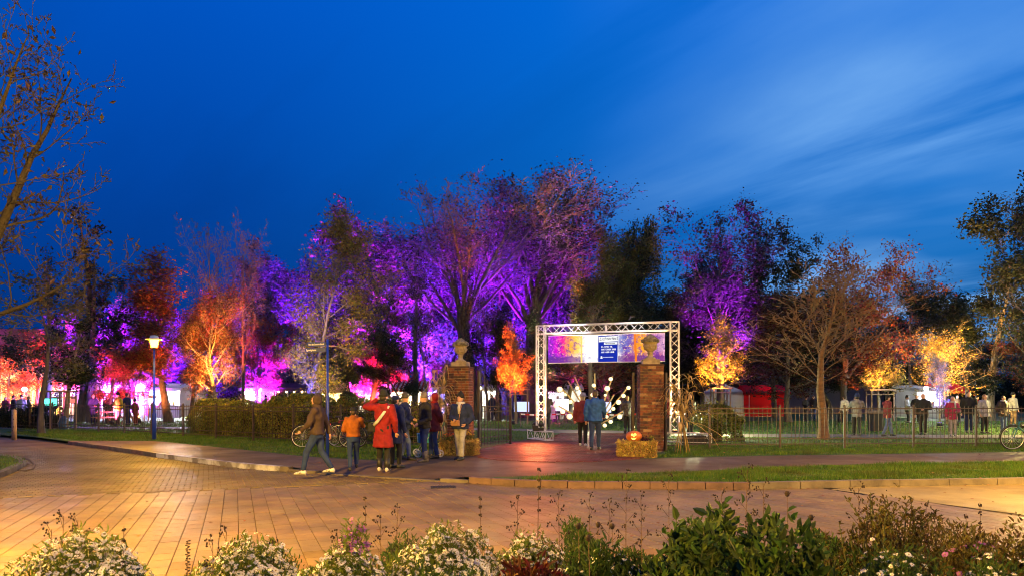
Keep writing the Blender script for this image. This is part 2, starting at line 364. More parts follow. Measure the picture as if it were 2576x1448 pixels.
MSF = mat('slab_field', (0.24, 0.165, 0.07), (0.145, 0.10, 0.045), 1.3, 0.55, bump=0.15, bscale=55, island=0.12, detail=8, coord='World'); stain(MSF); o = link('paving_slabs_beyond', me, MSF, road); o['kind'] = 'stuff'
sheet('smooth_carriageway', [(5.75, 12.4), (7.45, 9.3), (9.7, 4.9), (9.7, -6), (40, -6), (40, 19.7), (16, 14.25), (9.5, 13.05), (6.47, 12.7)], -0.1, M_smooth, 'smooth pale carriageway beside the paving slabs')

# kerb stones
def kerb(name, pts, L, h_top, m, label, w=0.14, z0=-0.14, ms=None):
    k = empty(name, (pts[0][0], pts[0][1], 0)); tag(k, label, None, None, 'structure')
    P = [Vector((x, y, 0)) for x, y in pts]; seg = []; acc = 0
    out = []; i = 0; cur = P[0].copy(); tgt = 1
    while tgt < len(P):
        need = L; a = cur.copy()
        while tgt < len(P) and (P[tgt] - cur).length < need:
            need -= (P[tgt] - cur).length; cur = P[tgt].copy(); tgt += 1
        if tgt >= len(P):
            if (P[-1] - a).length > 0.08: out.append((a, P[-1].copy()))
            break
        cur = cur + (P[tgt] - cur).normalized() * need; out.append((a, cur.copy()))
    for j, (a, b) in enumerate(out):
        d = b - a; c = (a + b) / 2; n_ = Vector((-d.y, d.x, 0)).normalized()
        zt = h_top(c.x) if callable(h_top) else h_top
        zt += rng.uniform(-0.003, 0.003)
        sz = (d.length - 0.014, w, zt - z0)
        cc = c + n_ * (w / 2) + Vector((0, 0, (zt + z0) / 2)) - P[0]
        mm = ms(j, c) if ms else m
        slab('kerb_stone', cc, sz, mm, k, rot=(0, 0, atan2(d.y, d.x)))
    return k
def km(j, c): return M_kerbw if -10.5 < c.x < -5.2 and j % 7 else (M_kerb if j % 3 else M_kerbr)
kerb('kerb', [(x, y - 0.06) for x, y in B[4:]], 1.0, lambda x: 0.014, M_kerb, 'long kerb curving towards the gate, partly worn white', ms=km)
kerb('kerb', [(x, y - 0.06) for x, y in BD], 0.8, lambda x: -0.08 if -4.4 < x < -1.2 else -0.04, M_kerb, 'lowered kerb in front of the standing people')
kerb('kerb', [(x, y - 0.06) for x, y in BR[:5]], 0.5, 0.02, M_kerbr, 'short reddish kerb stones before the grass strip', ms=lambda j, c: M_kerbr)
kerb('kerb', [(x, y - 0.06) for x, y in BR[4:]], 1.0, 0.02, M_kerb, 'long grey kerb stones along the grass strip')
isl = sheet('traffic_island', ISL, -0.005, M_lawn, 'grass corner with a rounded kerb on the road')
kerb('kerb', list(reversed(ISL[1:9])), 0.6, 0.01, M_kerb, 'rounded kerb around the grass corner', z0=-0.14)
g = MB(); 
gp = [gd(X, Y, -0.1) for X, Y in ((60, 1150), (78, 1158), (87, 1168), (83, 1179), (66, 1184), (46, 1183))]
g.path([(x, y, -0.1) for x, y in gp], 0.03, 5); tag(g.build('gutter_edge', M_joint), 'dark curved gutter line beside the grass corner', None, None, 'structure')

dx_, dy_ = gd(1115, 1224, -0.1)
dc = empty('drain_cover', (dx_, dy_, -0.1), R(8)); tag(dc, 'iron gully grate in the road by the lowered kerb', 'drain cover')
m = MB(); m.box((0, 0, 0.002), (0.46, 0.32, 0.012)); m.build('frame', mat('cast_iron', (0.05, 0.045, 0.04), None, rough=0.6, metal=0.4), dc)
for q_ in range(8): slab('grate_bar', (-0.19 + q_ * 0.054, 0, 0.012), (0.022, 0.26, 0.012), MATS['cast_iron'], dc)
# ------------------------------------------------------------------ grass blades
def blades(name, poly, n, h, w, label, z=0.0, extra=None):
    P = np.array(poly); lo, hi = P.min(0), P.max(0); Q = []
    k = 0
    while k < n:
        q = lo + NR.rand(n * 2, 2) * (hi - lo); q = q[inside(q, poly)]; Q.append(q); k += len(q)
        if len(q) == 0: break
    Q = np.concatenate(Q)[:n]; n = len(Q)
    if extra is not None: Q = Q[extra(Q)]; n = len(Q)
    a = NR.rand(n) * 2 * pi; H = h * (0.45 + 0.9 * NR.rand(n)) * (0.75 + 0.5 * np.sin(Q[:, 0] * 2.1 + 1.3 * np.sin(Q[:, 1] * 1.7)) * np.sin(Q[:, 1] * 2.9)); ln = (NR.rand(n, 2) - 0.5) * 1.1
    V = np.zeros((n, 3, 3), np.float32)
    V[:, 0, 0] = Q[:, 0] - np.cos(a) * w; V[:, 0, 1] = Q[:, 1] - np.sin(a) * w
    V[:, 1, 0] = Q[:, 0] + np.cos(a) * w; V[:, 1, 1] = Q[:, 1] + np.sin(a) * w
    V[:, 2, 0] = Q[:, 0] + ln[:, 0] * H; V[:, 2, 1] = Q[:, 1] + ln[:, 1] * H; V[:, 2, 2] = H
    V[:, :, 2] += z
    me = npmesh(name, V.reshape(-1, 3), np.arange(n * 3).reshape(-1, 3), 3)
    return tag(link(name, me, M_blade), label, 'grass', None, 'stuff')
STRIP = [(0.1, 13.05), (1.1, 12.78), (2.27, 12.66), (4.3, 12.6), (6.47, 12.95), (9.5, 13.3), (13.5, 14.0), (15, 17.3), (12.5, 16.65), (7.4, 15.75), (5.3, 14.95), (3.1, 14.15), (1.2, 13.75)]
blades('grass_strip', STRIP, 52000, 0.085, 0.005, 'bright green grass strip between kerb and footpath')
blades('verge_grass', [(3.7, 17.75), (6.95, 18.5), (11.1, 19.15), (17, 20.3), (18, 23.5), (4.3, 22.5), (4.4, 19.4)], 34000, 0.08, 0.007, 'grass verge with the iron fence beside the pumpkin')
blades('verge_grass', [(-1.2, 19.0), (-2.1, 18.2), (-3.1, 17.0), (-4.5, 17.6), (-5.5, 18.2), (-7.45, 20.0), (-10.4, 22.6), (-13.0, 24.85), (-15.6, 24.8), (-19.2, 27.6), (-23, 31), (-22, 34), (-13, 29), (-6, 23.5), (-1.6, 21.6)], 52000, 0.085, 0.008, 'grass verge with parked bicycles along the hedge fence')
blades('corner_grass', ISL[1:8] + [(-16, 12.5)], 9000, 0.07, 0.007, 'grass on the rounded corner of the road', z=-0.005)
PPn = [(x, y) for x, y in PP]
blades('lawn_grass', [(-24, 33), (-10, 26), (-1.5, 22), (0.3, 25), (2.0, 31), (5.4, 31), (4.6, 25), (4.2, 22.5), (20, 23.5), (36, 46), (-34, 46)], 90000, 0.07, 0.013, 'mown park lawn behind the fences', extra=lambda q: ~inside(q, PPn) & ~inside(q, APR))
t = M_blade.node_tree; b = [n for n in t.nodes if n.type == 'BSDF_PRINCIPLED'][0]; l = b.inputs['Base Color'].links[0].from_socket      # worn, yellowed patches
n1 = nn(t, 'ShaderNodeTexNoise'); n1.inputs['Scale'].default_value = 0.9; n1.inputs['Detail'].default_value = 5; t.links.new(nn(t, 'ShaderNodeNewGeometry').outputs['Position'], n1.inputs[0])
t.links.new(mixc(t, ramp(t, n1.outputs[0], [(0.50, (0, 0, 0)), (0.66, (0.75, 0.75, 0.75))]), l, (0.09, 0.085, 0.025)), b.inputs['Base Color'])
# fallen leaves
n = 1100; Q = np.stack([NR.uniform(-14, 14, n), NR.uniform(8, 24, n)], 1); a = NR.rand(n) * 2 * pi; s = 0.02 + 0.02 * NR.rand(n)
zz = np.where(inside(Q, B + BIN + BR + [(120, 60), (300, 500), (-300, 500)]), 0.03, -0.092)
Q0 = np.array(B[4:] + BD + BR[:-2]); t = NR.rand(160) * (len(Q0) - 1); ti = t.astype(int); f = (t - ti)[:, None]
QK = Q0[ti] * (1 - f) + Q0[ti + 1] * f + NR.randn(160, 2) * 0.05 - np.array([0, 0.13]); Q = np.concatenate([Q, QK]); zz = np.concatenate([zz, np.full(160, -0.09)]); a = NR.rand(len(Q)) * 6.28; s = 0.018 + 0.022 * NR.rand(len(Q)); n = len(Q)
V = np.zeros((n, 4, 3), np.float32)
for k, (rx, ry) in enumerate(((1, 0), (0, .55), (-1, 0), (0, -.55))):
    V[:, k, 0] = Q[:, 0] + s * (rx * np.cos(a) - ry * np.sin(a)); V[:, k, 1] = Q[:, 1] + s * (rx * np.sin(a) + ry * np.cos(a)); V[:, k, 2] = zz + NR.rand(n) * 0.015
M_fallen = mat('fallen_leaf', (0.30, 0.15, 0.03), (0.12, 0.06, 0.02), 5, 0.7, island=0.5)
tag(link('fallen_leaves', npmesh('fallen_leaves', V.reshape(-1, 3), np.arange(n * 4).reshape(-1, 4), 4), M_fallen), 'dry leaves scattered on paving and along the kerb', 'leaves', None, 'stuff')
# ------------------------------------------------------------------ gate pillars
M_bricks = [mat('brick_%d' % i, c1, c2, 9, 0.85, bump=0.5, bscale=45, coord='World') for i, (c1, c2) in enumerate([((0.15, 0.048, 0.028), (0.09, 0.032, 0.022)), ((0.20, 0.066, 0.034), (0.12, 0.042, 0.025)), ((0.075, 0.032, 0.025), (0.045, 0.024, 0.02)), ((0.17, 0.075, 0.04), (0.11, 0.05, 0.028)), ((0.36, 0.22, 0.12), (0.24, 0.13, 0.07))])]
M_mortar = mat('mortar', (0.36, 0.31, 0.27), (0.26, 0.22, 0.19), 12, 0.95, bump=0.3)
M_stone = mat('weathered_sandstone', (0.36, 0.29, 0.20), (0.20, 0.16, 0.11), 5, 0.85, bump=0.6, bscale=30, detail=8)
M_stoned = mat('mossy_stone', (0.09, 0.085, 0.07), (0.30, 0.27, 0.21), 9, 0.95, bump=0.8, bscale=30, detail=8)
M_iron = mat('fence_iron', (0.055, 0.04, 0.033), (0.09, 0.066, 0.052), 6, 0.5, metal=0.35, bump=0.2)
def pillar(name, x, y, rz, label, ulabel):
    W = 0.68; top = 2.5; nc = 31; ch = (top - 0.06) / nc
    p = empty(name, (x, y, 0), rz); tag(p, label, 'gate pillar')
    m = MB(); m.box((0, 0, top / 2 - 0.01), (W - 0.05, W - 0.05, top - 0.04)); m.box((0, 0, 0.05), (W - 0.03, W - 0.03, 0.1)); m.build('mortar_core', M_mortar, p)
    bl = 0.225; g = 0.012; rest = MB(); cnt = 0
    sides = [(0, 1), (pi, 1), (pi / 2, 0), (-pi / 2, 0)]
    meshes = {}
    def bm(L, mi):
        k = (round(L, 3), mi)
        if k not in meshes:
            b = MB(); b.box((0, 0, 0), (L, 0.09, ch - 0.011)); q = b.mesh('brick'); q.materials.append(M_bricks[mi]); meshes[k] = q
        return meshes[k]
    for c in range(nc):
        z = 0.03 + ch * (c + 0.5)
        for s, (a, par) in enumerate(((pi, 0), (0, 0), (pi / 2, 1), (-pi / 2, 1))):
            # alternating: full run on one pair of sides, the other pair butts in between
            full = (c + par) % 2 == 0
            run = W if full else W - 2 * (0.09 + g)
            nb = 3 if full else 2
            L = (run - g * (nb - 1)) / nb
            if c == nc - 1: rng_m = 0
            for b in range(nb):
                u = -run / 2 + L / 2 + b * (L + g)
                out = W / 2 - 0.045 + rng.uniform(-0.003, 0.004)
                mi = rng.choices(range(5), (5, 5, 4, 3, 1))[0]
                v = Vector((u, -out, z)); v.rotate(Euler((0, 0, a + pi)))
                if s == 1 or cnt >= 296 and s != 0:      # the back, never seen from the street
                    rest.box(v, (L, 0.09, ch - 0.011), (0, 0, a + pi))
                else:
                    cnt += 1
                    o = bpy.data.objects.new('brick', bm(L, mi)); COL.objects.link(o); o.parent = p; o.location = v; o.rotation_euler = (0, 0, a + pi)
    q = rest.build('back_bricks', M_bricks[0], p); q['kind'] = 'stuff'
    m = MB(); m.box((0, 0, top + 0.0), (W + 0.03, W + 0.03, 0.05)); m.build('top_course', M_bricks[2], p)
    # urn on its plinth stands on the pillar
    u = empty('stone_urn', (x, y, top + 0.026), rz); tag(u, ulabel, 'urn'); u.scale = (0.88, 0.88, 0.80)
    m = MB(); m.box((0, 0, 0.09), (0.56, 0.56, 0.18)); m.build('plinth', M_stone, u)
    m = MB(); m.lathe([(0.0, 0.18), (0.19, 0.18), (0.19, 0.235), (0.165, 0.25), (0.10, 0.29), (0.085, 0.34), (0.085, 0.40), (0.105, 0.415), (0.105, 0.44), (0.08, 0.445), (0.10, 0.47), (0.17, 0.54), (0.215, 0.62), (0.225, 0.70), (0.21, 0.76), (0.24, 0.77), (0.245, 0.80), (0.0, 0.80)], n=28)
    m.build('bowl', M_stone, u)
    m = MB()
    for k in range(6):
        a = 2 * pi * k / 6 + 0.3
        m.ell((0.215 * cos(a), 0.215 * sin(a), 0.67), (0.035, 0.035, 0.04))
        pts = [(0.222 * cos(a + t * 2 * pi / 6), 0.222 * sin(a + t * 2 * pi / 6), 0.67 - 0.11 * sin(pi * t)) for t in [i / 8 for i in range(9)]]
        pts = [(px * (1 - 0.16 * sin(pi * i / 8)), py * (1 - 0.16 * sin(pi * i / 8)), pz) for i, (px, py, pz) in enumerate(pts)]
        m.path(pts, [0.012 + 0.012 * sin(pi * i / 8) for i in range(9)], 6)
    m.build('garland', M_stone, u)
    m = MB(); m.lathe([(0, 0.80), (0.27, 0.80), (0.275, 0.90), (0.25, 0.915), (0, 0.915)], n=28)
    for k in range(26):
        a = 2 * pi * k / 26; m.box((0.285 * cos(a), 0.285 * sin(a), 0.865), (0.028, 0.036, 0.10), (0, 0, a))
    m.build('fluted_rim', M_stoned, u)
    m = MB(); m.lathe([(0, 0.91), (0.24, 0.915), (0.21, 0.96), (0.15, 1.01), (0.10, 1.06), (0.045, 1.10), (0, 1.11)], n=18)
    for k in range(60):
        a = rng.uniform(0, 6.28); t = rng.random(); r = 0.22 * (1 - t) + 0.02
        m.ell((r * cos(a), r * sin(a), 0.93 + 0.17 * t), (0.03, 0.03, 0.028), n=6, k=4)
    m.build('flower_lid', M_stoned, u)
PLx, PLy = -1.60, 21.2; PRx, PRy = 4.03, 19.9
pillar('gate_pillar', PRx, PRy, R(-4), 'square brick gate pillar behind the hay bale with the carved pumpkin', 'mossy-lidded stone urn in front of the illuminated banner')
pillar('gate_pillar', PLx, PLy, R(-10), 'square brick gate pillar behind the woman with the crossbody bag', 'stone urn standing clear against the purple trees')

# ------------------------------------------------------------------ iron fences
FH = 1.33
def bar_mesh(h):
    m = MB(); m.path([(0, 0, 0.06), (0, 0, h - 0.05), (0, 0, h)], [0.0075, 0.0075, 0.001], 4, sm=False); q = m.mesh('bar'); q.materials.append(M_iron); return q
BAR = bar_mesh(FH - 0.02)
def fence(name, posts, label, bars=15, tops=None):
    f = empty(name, (posts[0][0], posts[0][1], 0)); tag(f, label, 'fence'); O = Vector((posts[0][0], posts[0][1], 0))
    pm = MB(); pm.box((0, 0, FH / 2 - 0.03), (0.055, 0.055, FH - 0.02)); pm.lathe([(0.036, FH - 0.04), (0.036, FH - 0.03), (0.03, FH), (0.008, FH + 0.02)], n=8); pme = pm.mesh('post'); pme.materials.append(M_iron)
    for i, (x, y) in enumerate(posts):
        o = bpy.data.objects.new('post', pme); COL.objects.link(o); o.parent = f; o.location = Vector((x, y, 0)) - O
        if i == len(posts) - 1: break
        a = Vector((x, y, 0)) - O; b = Vector((*posts[i + 1], 0)) - O; d = b - a; an = atan2(d.y, d.x); o.rotation_euler = (0, 0, an)
        for z in (0.14, 0.30, FH - 0.24, FH - 0.10):
            slab('rail', (a + b) / 2 + Vector((0, 0, z)), (d.length - 0.055, 0.012, 0.028), M_iron, f, rot=(0, 0, an))
        for k in range(bars):
            t = (k + 0.75) / (bars + 0.5)
            q = bpy.data.objects.new('bar', BAR); COL.objects.link(q); q.parent = f; q.location = a + d * t + d.normalized().cross(Vector((0, 0, 1))) * -0.013
            q.rotation_euler = (0, rng.gauss(0, 0.004), an + 0.78)
    return f
rp = [(wx(X, 20.9 + i * 0.12), 20.9 + i * 0.12) for i, X in enumerate((1785, 1962, 2124, 2297, 2455, 2620, 2780))]
fence('iron_fence', rp, 'low iron bar fence with spiked tops along the verge by the bicycle wheel')
lp = [(-3.6, 21.7), (wx(857, 22.6), 22.6), (wx(738, 23.6), 23.6), (wx(637, 24.8), 24.8), (wx(543, 26.0), 26.0), (wx(461, 27.3), 27.3), (wx(384, 28.7), 28.7)]
fence('iron_fence', lp, 'low iron bar fence in front of the clipped hedge')
lp2 = [(wx(384, 28.7) - 0.07, 28.75), (wx(313, 30.0), 30.0), (wx(248, 31.2), 31.2), (wx(189, 32.4), 32.4), (wx(132, 33.6), 33.6), (wx(75, 34.8), 34.8), (wx(15, 36.2), 36.2), (wx(-50, 37.6), 37.6)]
fence('iron_fence', lp2, 'low iron bar fence running from the lamp post past the staked tree')
# wing panels with a swooping top rail, and the two gate leaves
def swoop(name, a, b, label, ha, hb, cat, n=12, post_b=True, ha_post=None):
    f = empty(name, (a[0], a[1], 0)); tag(f, label, cat); d = Vector((b[0] - a[0], b[1] - a[1], 0)); an = atan2(d.y, d.x); f.rotation_euler = (0, 0, an); L = d.length
    H = lambda t: hb + (ha - hb) * (1 - t) ** 2.2
    slab('post', (0, 0, (ha_post or ha) / 2), (0.07, 0.07, (ha_post or ha)), M_iron, f)
    if post_b: slab('post', (L, 0, (hb + 0.12) / 2 + 0.03), (0.07, 0.07, hb + 0.1), M_iron, f)
    for off, nm in ((0.0, 'curved_rail'), (-0.16, 'curved_rail')):
        m = MB(); m.path([(0.03 + (L - 0.06) * t, 0, H(t) + off) for t in [i / 14 for i in range(15)]], 0.014, 6); m.build(nm, M_iron, f)
    for z in (0.16, 0.34, 0.50 * hb + 0.42, 0.50 * hb + 0.58):
        slab('rail', (L / 2, 0, z), (L - 0.07, 0.02, 0.028), M_iron, f)
    for k in range(n):
        t = (k + 0.7) / (n + 0.4); h = H(t) + 0.14
        m = rod('bar', (t * L, -0.016, 0.08), (t * L, -0.016, h), 0.008, M_iron, f)
    return f
swoop('gate_leaf', (wx(1205, 20.75), 20.75), (wx(1284, 22.6), 22.6), 'open iron gate leaf with scooped top beside the woman in the navy jacket', 2.45, 1.42, 'gate', 11, ha_post=2.38)
swoop('gate_leaf', (3.58, 20.15), (3.98, 22.7), 'open iron gate leaf seen almost edge-on against the brick pillar', 2.3, 1.42, 'gate', 11, ha_post=2.3)
swoop('fence_wing', (4.50, 20.0), (rp[0][0] - 0.08, rp[0][1] - 0.02), 'fence panel with top rails sweeping down behind the corn stalks', 2.2, 1.25, 'fence', 10, post_b=False, ha_post=2.3)
swoop('fence_wing', (-2.06, 21.35), (-3.5, 21.68), 'fence panel with sweeping top rails by the tall dry corn bundle', 2.3, 1.25, 'fence', 10, post_b=False, ha_post=2.35)

# ------------------------------------------------------------------ truss arch
M_alu = mat('aluminium_tube', (0.72, 0.72, 0.74), (0.6, 0.6, 0.62), 8, 0.4, metal=0.15, bump=0.1)
S = 0.29
TA = Vector((wx(1361, 25.3), 25.3, 0)); TB = Vector((wx(1697, 23.9), 23.9, 0)); td = (TB - TA).normalized(); tn = Vector((-td.y, td.x, 0))
arch = empty('truss_arch', TA, atan2(td.y, td.x)); tag(arch, 'silver lighting truss arch carrying the festival banner', 'truss')
TL = (TB - TA).length; TOP = 4.22
def section(nm, p0, p1, u, v, parent, step=0.3, skip=()):
    """box truss between p0 and p1 with side vectors u, v (half size): four chords, zigzag braces"""
    s = empty(nm, (0, 0, 0)); s.parent = parent
    p0, p1 = Vector(p0), Vector(p1); L = (p1 - p0).length; n = max(1, round(L / step)); ax = (p1 - p0) / n
    cor = [u + v, u - v, -u - v, -u + v]
    for c in cor: rod('chord', p0 + c, p1 + c, 0.024, M_alu, s)
    for k in range(4):
        a, b = cor[k], cor[(k + 1) % 4]
        for i in range(n):
            q0, q1 = (a, b) if (i + k) % 2 == 0 else (b, a)
            rod('brace', p0 + ax * i + q0, p0 + ax * (i + 1) + q1, 0.0095, M_alu, s)
        for e in (p0, p1): rod('end_brace', e + a, e + b, 0.012, M_alu, s)
    return s
h = S / 2
U, V_ = Vector((h, 0, 0)), Vector((0, h, 0)); Zv = Vector((0, 0, h))
for x0 in (0, TL):
    section('truss_post', (x0, 0, 0.36), (x0, 0, TOP - S - 0.02), U, V_, arch)
    section('corner_block', (x0, 0, TOP - S), (x0, 0, TOP), U, V_, arch, step=0.29)
section('truss_beam', (h, 0, TOP - h), (TL / 2 - 0.01, 0, TOP - h), V_, Zv, arch)
section('truss_beam', (TL / 2 + 0.01, 0, TOP - h), (TL - h, 0, TOP - h), V_, Zv, arch)
# outrigger feet lie across the posts
for x0, lab in ((0, 'a'), (TL, 'b')):
    ang = R(-52) if x0 == 0 else R(-14)
    dv = Vector((cos(ang), sin(ang), 0)); nv = Vector((-dv.y, dv.x, 0)) * h
    a, b = (-0.95, 0.75) if x0 == 0 else (-0.35, 1.25)
    section('truss_foot', Vector((x0, 0, 0.18)) + dv * a, Vector((x0, 0, 0.18)) + dv * b, nv, Vector((0, 0, 0.155)), arch, step=0.3)
    if x0: slab('foot_deck', Vector((x0 + 0.45, -0.11, 0.355)), (1.5, 0.32, 0.025), mat('red_deck', (0.22, 0.03, 0.02), None, rough=0.6), arch, rot=(0, 0, ang))
# banner (backlit print) hung under the beam
def banner_mat():
    m = bpy.data.materials.new('banner_print'); m.use_nodes = True; t = m.node_tree; t.nodes.clear()
    tcn = nn(t, 'ShaderNodeTexCoord'); s = nn(t, 'ShaderNodeSeparateXYZ'); t.links.new(tcn.outputs['Generated'], s.inputs[0])
    x, z = s.outputs[0], s.outputs[2]
    cbx = nn(t, 'ShaderNodeCombineXYZ'); t.links.new(mth(t, 'MULTIPLY', x, 4.2), cbx.inputs[0]); t.links.new(z, cbx.inputs[1])
    def noise(sc_, det=6, dist=0.0):
        n_ = nn(t, 'ShaderNodeTexNoise'); n_.inputs['Scale'].default_value = sc_; n_.inputs['Detail'].default_value = det; n_.inputs['Distortion'].default_value = dist; n_.inputs['Roughness'].default_value = 0.7
        t.links.new(cbx.outputs[0], n_.inputs[0]); return n_.outputs[0]
    wob = mth(t, 'ADD', x, mth(t, 'MULTIPLY', mth(t, 'SUBTRACT', noise(3.0), 0.5), 0.10))
    basec = ramp(t, wob, [(0.0, (0.25, 0.02, 0.6)), (0.07, (0.6, 0.0, 0.55)), (0.14, (0.85, 0.02, 0.25)), (0.19, (0.9, 0.35, 0.03)), (0.27, (1.0, 0.62, 0.12)), (0.33, (1, 0.95, 0.85)), (0.46, (1, 1, 0.95)), (0.66, (0.12, 0.13, 0.45)), (0.72, (0.2, 0.12, 0.45)), (0.76, (0.75, 0.25, 0.02)), (0.84, (0.85, 0.35, 0.02)), (0.90, (0.45, 0.15, 0.35)), (1.0, (0.55, 0.3, 0.45))])
    low = ramp(t, wob, [(0.0, (0.10, 0.03, 0.5)), (0.15, (0.35, 0.03, 0.6)), (0.22, (0.9, 0.5, 0.4)), (0.35, (1, 1, 1)), (0.6, (1, 1, 1)), (0.68, (0.4, 0.05, 0.25)), (0.8, (0.35, 0.10, 0.12)), (1.0, (0.5, 0.08, 0.2))])
    c = mixc(t, ramp(t, mth(t, 'ADD', z, mth(t, 'MULTIPLY', noise(9), 0.25)), [(0.30, (1, 1, 1)), (0.52, (0, 0, 0))]), basec, low)
    c = mixc(t, ramp(t, noise(5.5, 9, 0.25), [(0.40, (0.85, 0.85, 0.85)), (0.50, (0, 0, 0))]), c, (0.14, 0.02, 0.28))
    c = mixc(t, ramp(t, noise(16, 8), [(0.56, (0, 0, 0)), (0.66, (0.25, 0.25, 0.25))]), c, (1, 0.85, 0.7))
    c = mixc(t, ramp(t, noise(8.5, 9), [(0.54, (0, 0, 0)), (0.60, (0.9, 0.9, 0.9))]), c, ramp(t, x, [(0.0, (1.0, 0.15, 0.9)), (0.15, (1, 0.35, 0.1)), (0.3, (1, 0.8, 0.2)), (0.5, (1, 1, 0.9)), (0.75, (1, 0.55, 0.05)), (0.95, (0.9, 0.45, 0.6))]))
    ppl = mth(t, 'LESS_THAN', z, mth(t, 'ADD', 0.08, mth(t, 'MULTIPLY', noise(22, 2), 0.26))); c = mixc(t, mth(t, 'MULTIPLY', ppl, 0.75), c, (0.12, 0.03, 0.22))
    # pale trunks of the printed trees
    tr = mth(t, 'LESS_THAN', mth(t, 'ABSOLUTE', mth(t, 'SUBTRACT', x, 0.295)), 0.007); c = mixc(t, tr, c, (0.95, 0.55, 0.03))
    tr = mth(t, 'LESS_THAN', mth(t, 'ABSOLUTE', mth(t, 'SUBTRACT', mth(t, 'ADD', x, mth(t, 'MULTIPLY', z, 0.012)), 0.763)), 0.009); c = mixc(t, tr, c, (0.75, 0.18, 0.02))
    wht = ramp(t, mth(t, 'ABSOLUTE', mth(t, 'SUBTRACT', x, 0.385)), [(0.035, (1, 1, 1)), (0.10, (0, 0, 0))]); wn = mth(t, 'MULTIPLY', wht, ramp(t, noise(5), [(0.36, (0, 0, 0)), (0.5, (1, 1, 1))])); c = mixc(t, wn, c, (1, 1, 1))
    em = nn(t, 'ShaderNodeEmission'); t.links.new(c, em.inputs[0]); em.inputs[1].default_value = 1.3
    o_ = nn(t, 'ShaderNodeOutputMaterial'); t.links.new(em.outputs[0], o_.inputs[0]); return m
BW, BH = 4.2, 0.98; bx0 = TL / 2 - BW / 2 - 0.02; bz = TOP - S - 0.10 - BH / 2
ban = empty('banner', TA + td * (bx0 + BW / 2) + Vector((0, 0, bz)) - tn * 0.05, atan2(td.y, td.x)); tag(ban, 'long backlit festival banner hanging in the truss arch', 'banner')
m = MB(); m.box((0, 0, 0), (BW, 0.02, BH)); m.build('printed_sheet', banner_mat(), ban)
M_black = mat('matt_black', (0.015, 0.015, 0.017), None, rough=0.6)
for dz in (-BH / 2 - 0.012, BH / 2 + 0.012): slab('hem', (0, 0, dz), (BW + 0.02, 0.028, 0.02), mat('white_hem', (0.6, 0.6, 0.62), None, rough=0.6), ban)
def emm(name, c, s): return mat(name, (0, 0, 0), None, emis=c, estr=s, rough=1.0, spec=0.0)
PX0 = 0.08
slab('blue_panel', (PX0 + 0.02, -0.014, -0.015), (0.70, 0.006, 0.93), emm('banner_blue', (0.012, 0.03, 0.42), 1.0), ban)
slab('title_strip', (PX0 + 0.03, -0.020, 0.33), (0.68, 0.004, 0.19), emm('banner_white', (1, 1, 1), 1.0), ban, rot=(0, R(-2), 0))
slab('subtitle_strip', (PX0 + 0.12, -0.020, 0.175), (0.48, 0.004, 0.08), emm('banner_white', (1, 1, 1), 1.0), ban)
slab('panel_edge', (PX0 + 0.385, -0.016, -0.01), (0.016, 0.006, 0.96), emm('banner_white', (1, 1, 1), 1.0), ban, rot=(0, R(1.2), 0))
def text(s, size, x, z, m, parent, y=-0.026, shear=0.0, align='LEFT', rot=0.0, ext=0.0008, bold=0.0, name='lettering'):
    c = bpy.data.curves.new(name, 'FONT'); c.body = s; c.size = size; c.align_x = align; c.shear = shear; c.extrude = ext; c.offset = bold; c.resolution_u = 3
    c.materials.append(m); o = bpy.data.objects.new(name, c); COL.objects.link(o); o.parent = parent; o.location = (x, y, z); o.rotation_euler = (R(90), R(-rot), 0); return o
M_ink = emm('banner_ink', (0.01, 0.01, 0.05), 1.0)
text('Lichterfest', 0.155, PX0 - 0.29, 0.285, M_ink, ban, shear=0.35, rot=2)
text('SIELHOF PARK', 0.055, PX0 - 0.07, 0.155, M_ink, ban, bold=0.001)
for i, s_ in enumerate(('21. UND 18.', 'OKTOBER 2023', 'AB 14.00 UHR')):
    text(s_, 0.078, PX0 - 0.22, 0.03 - 0.098 * i, emm('banner_white', (1, 1, 1), 1.0), ban, bold=0.003)
text('NEUHARLINGERSIEL', 0.042, PX0 - 0.16, -0.335, emm('banner_white', (1, 1, 1), 1.0), ban, bold=0.001)
m = MB(); m.ell((PX0 - 0.21, -0.02, -0.31), (0.035, 0.004, 0.035)); m.box((PX0 - 0.21, -0.02, -0.36), (0.10, 0.004, 0.018)); m.build('round_emblem', emm('banner_white', (1, 1, 1), 1.0), ban)

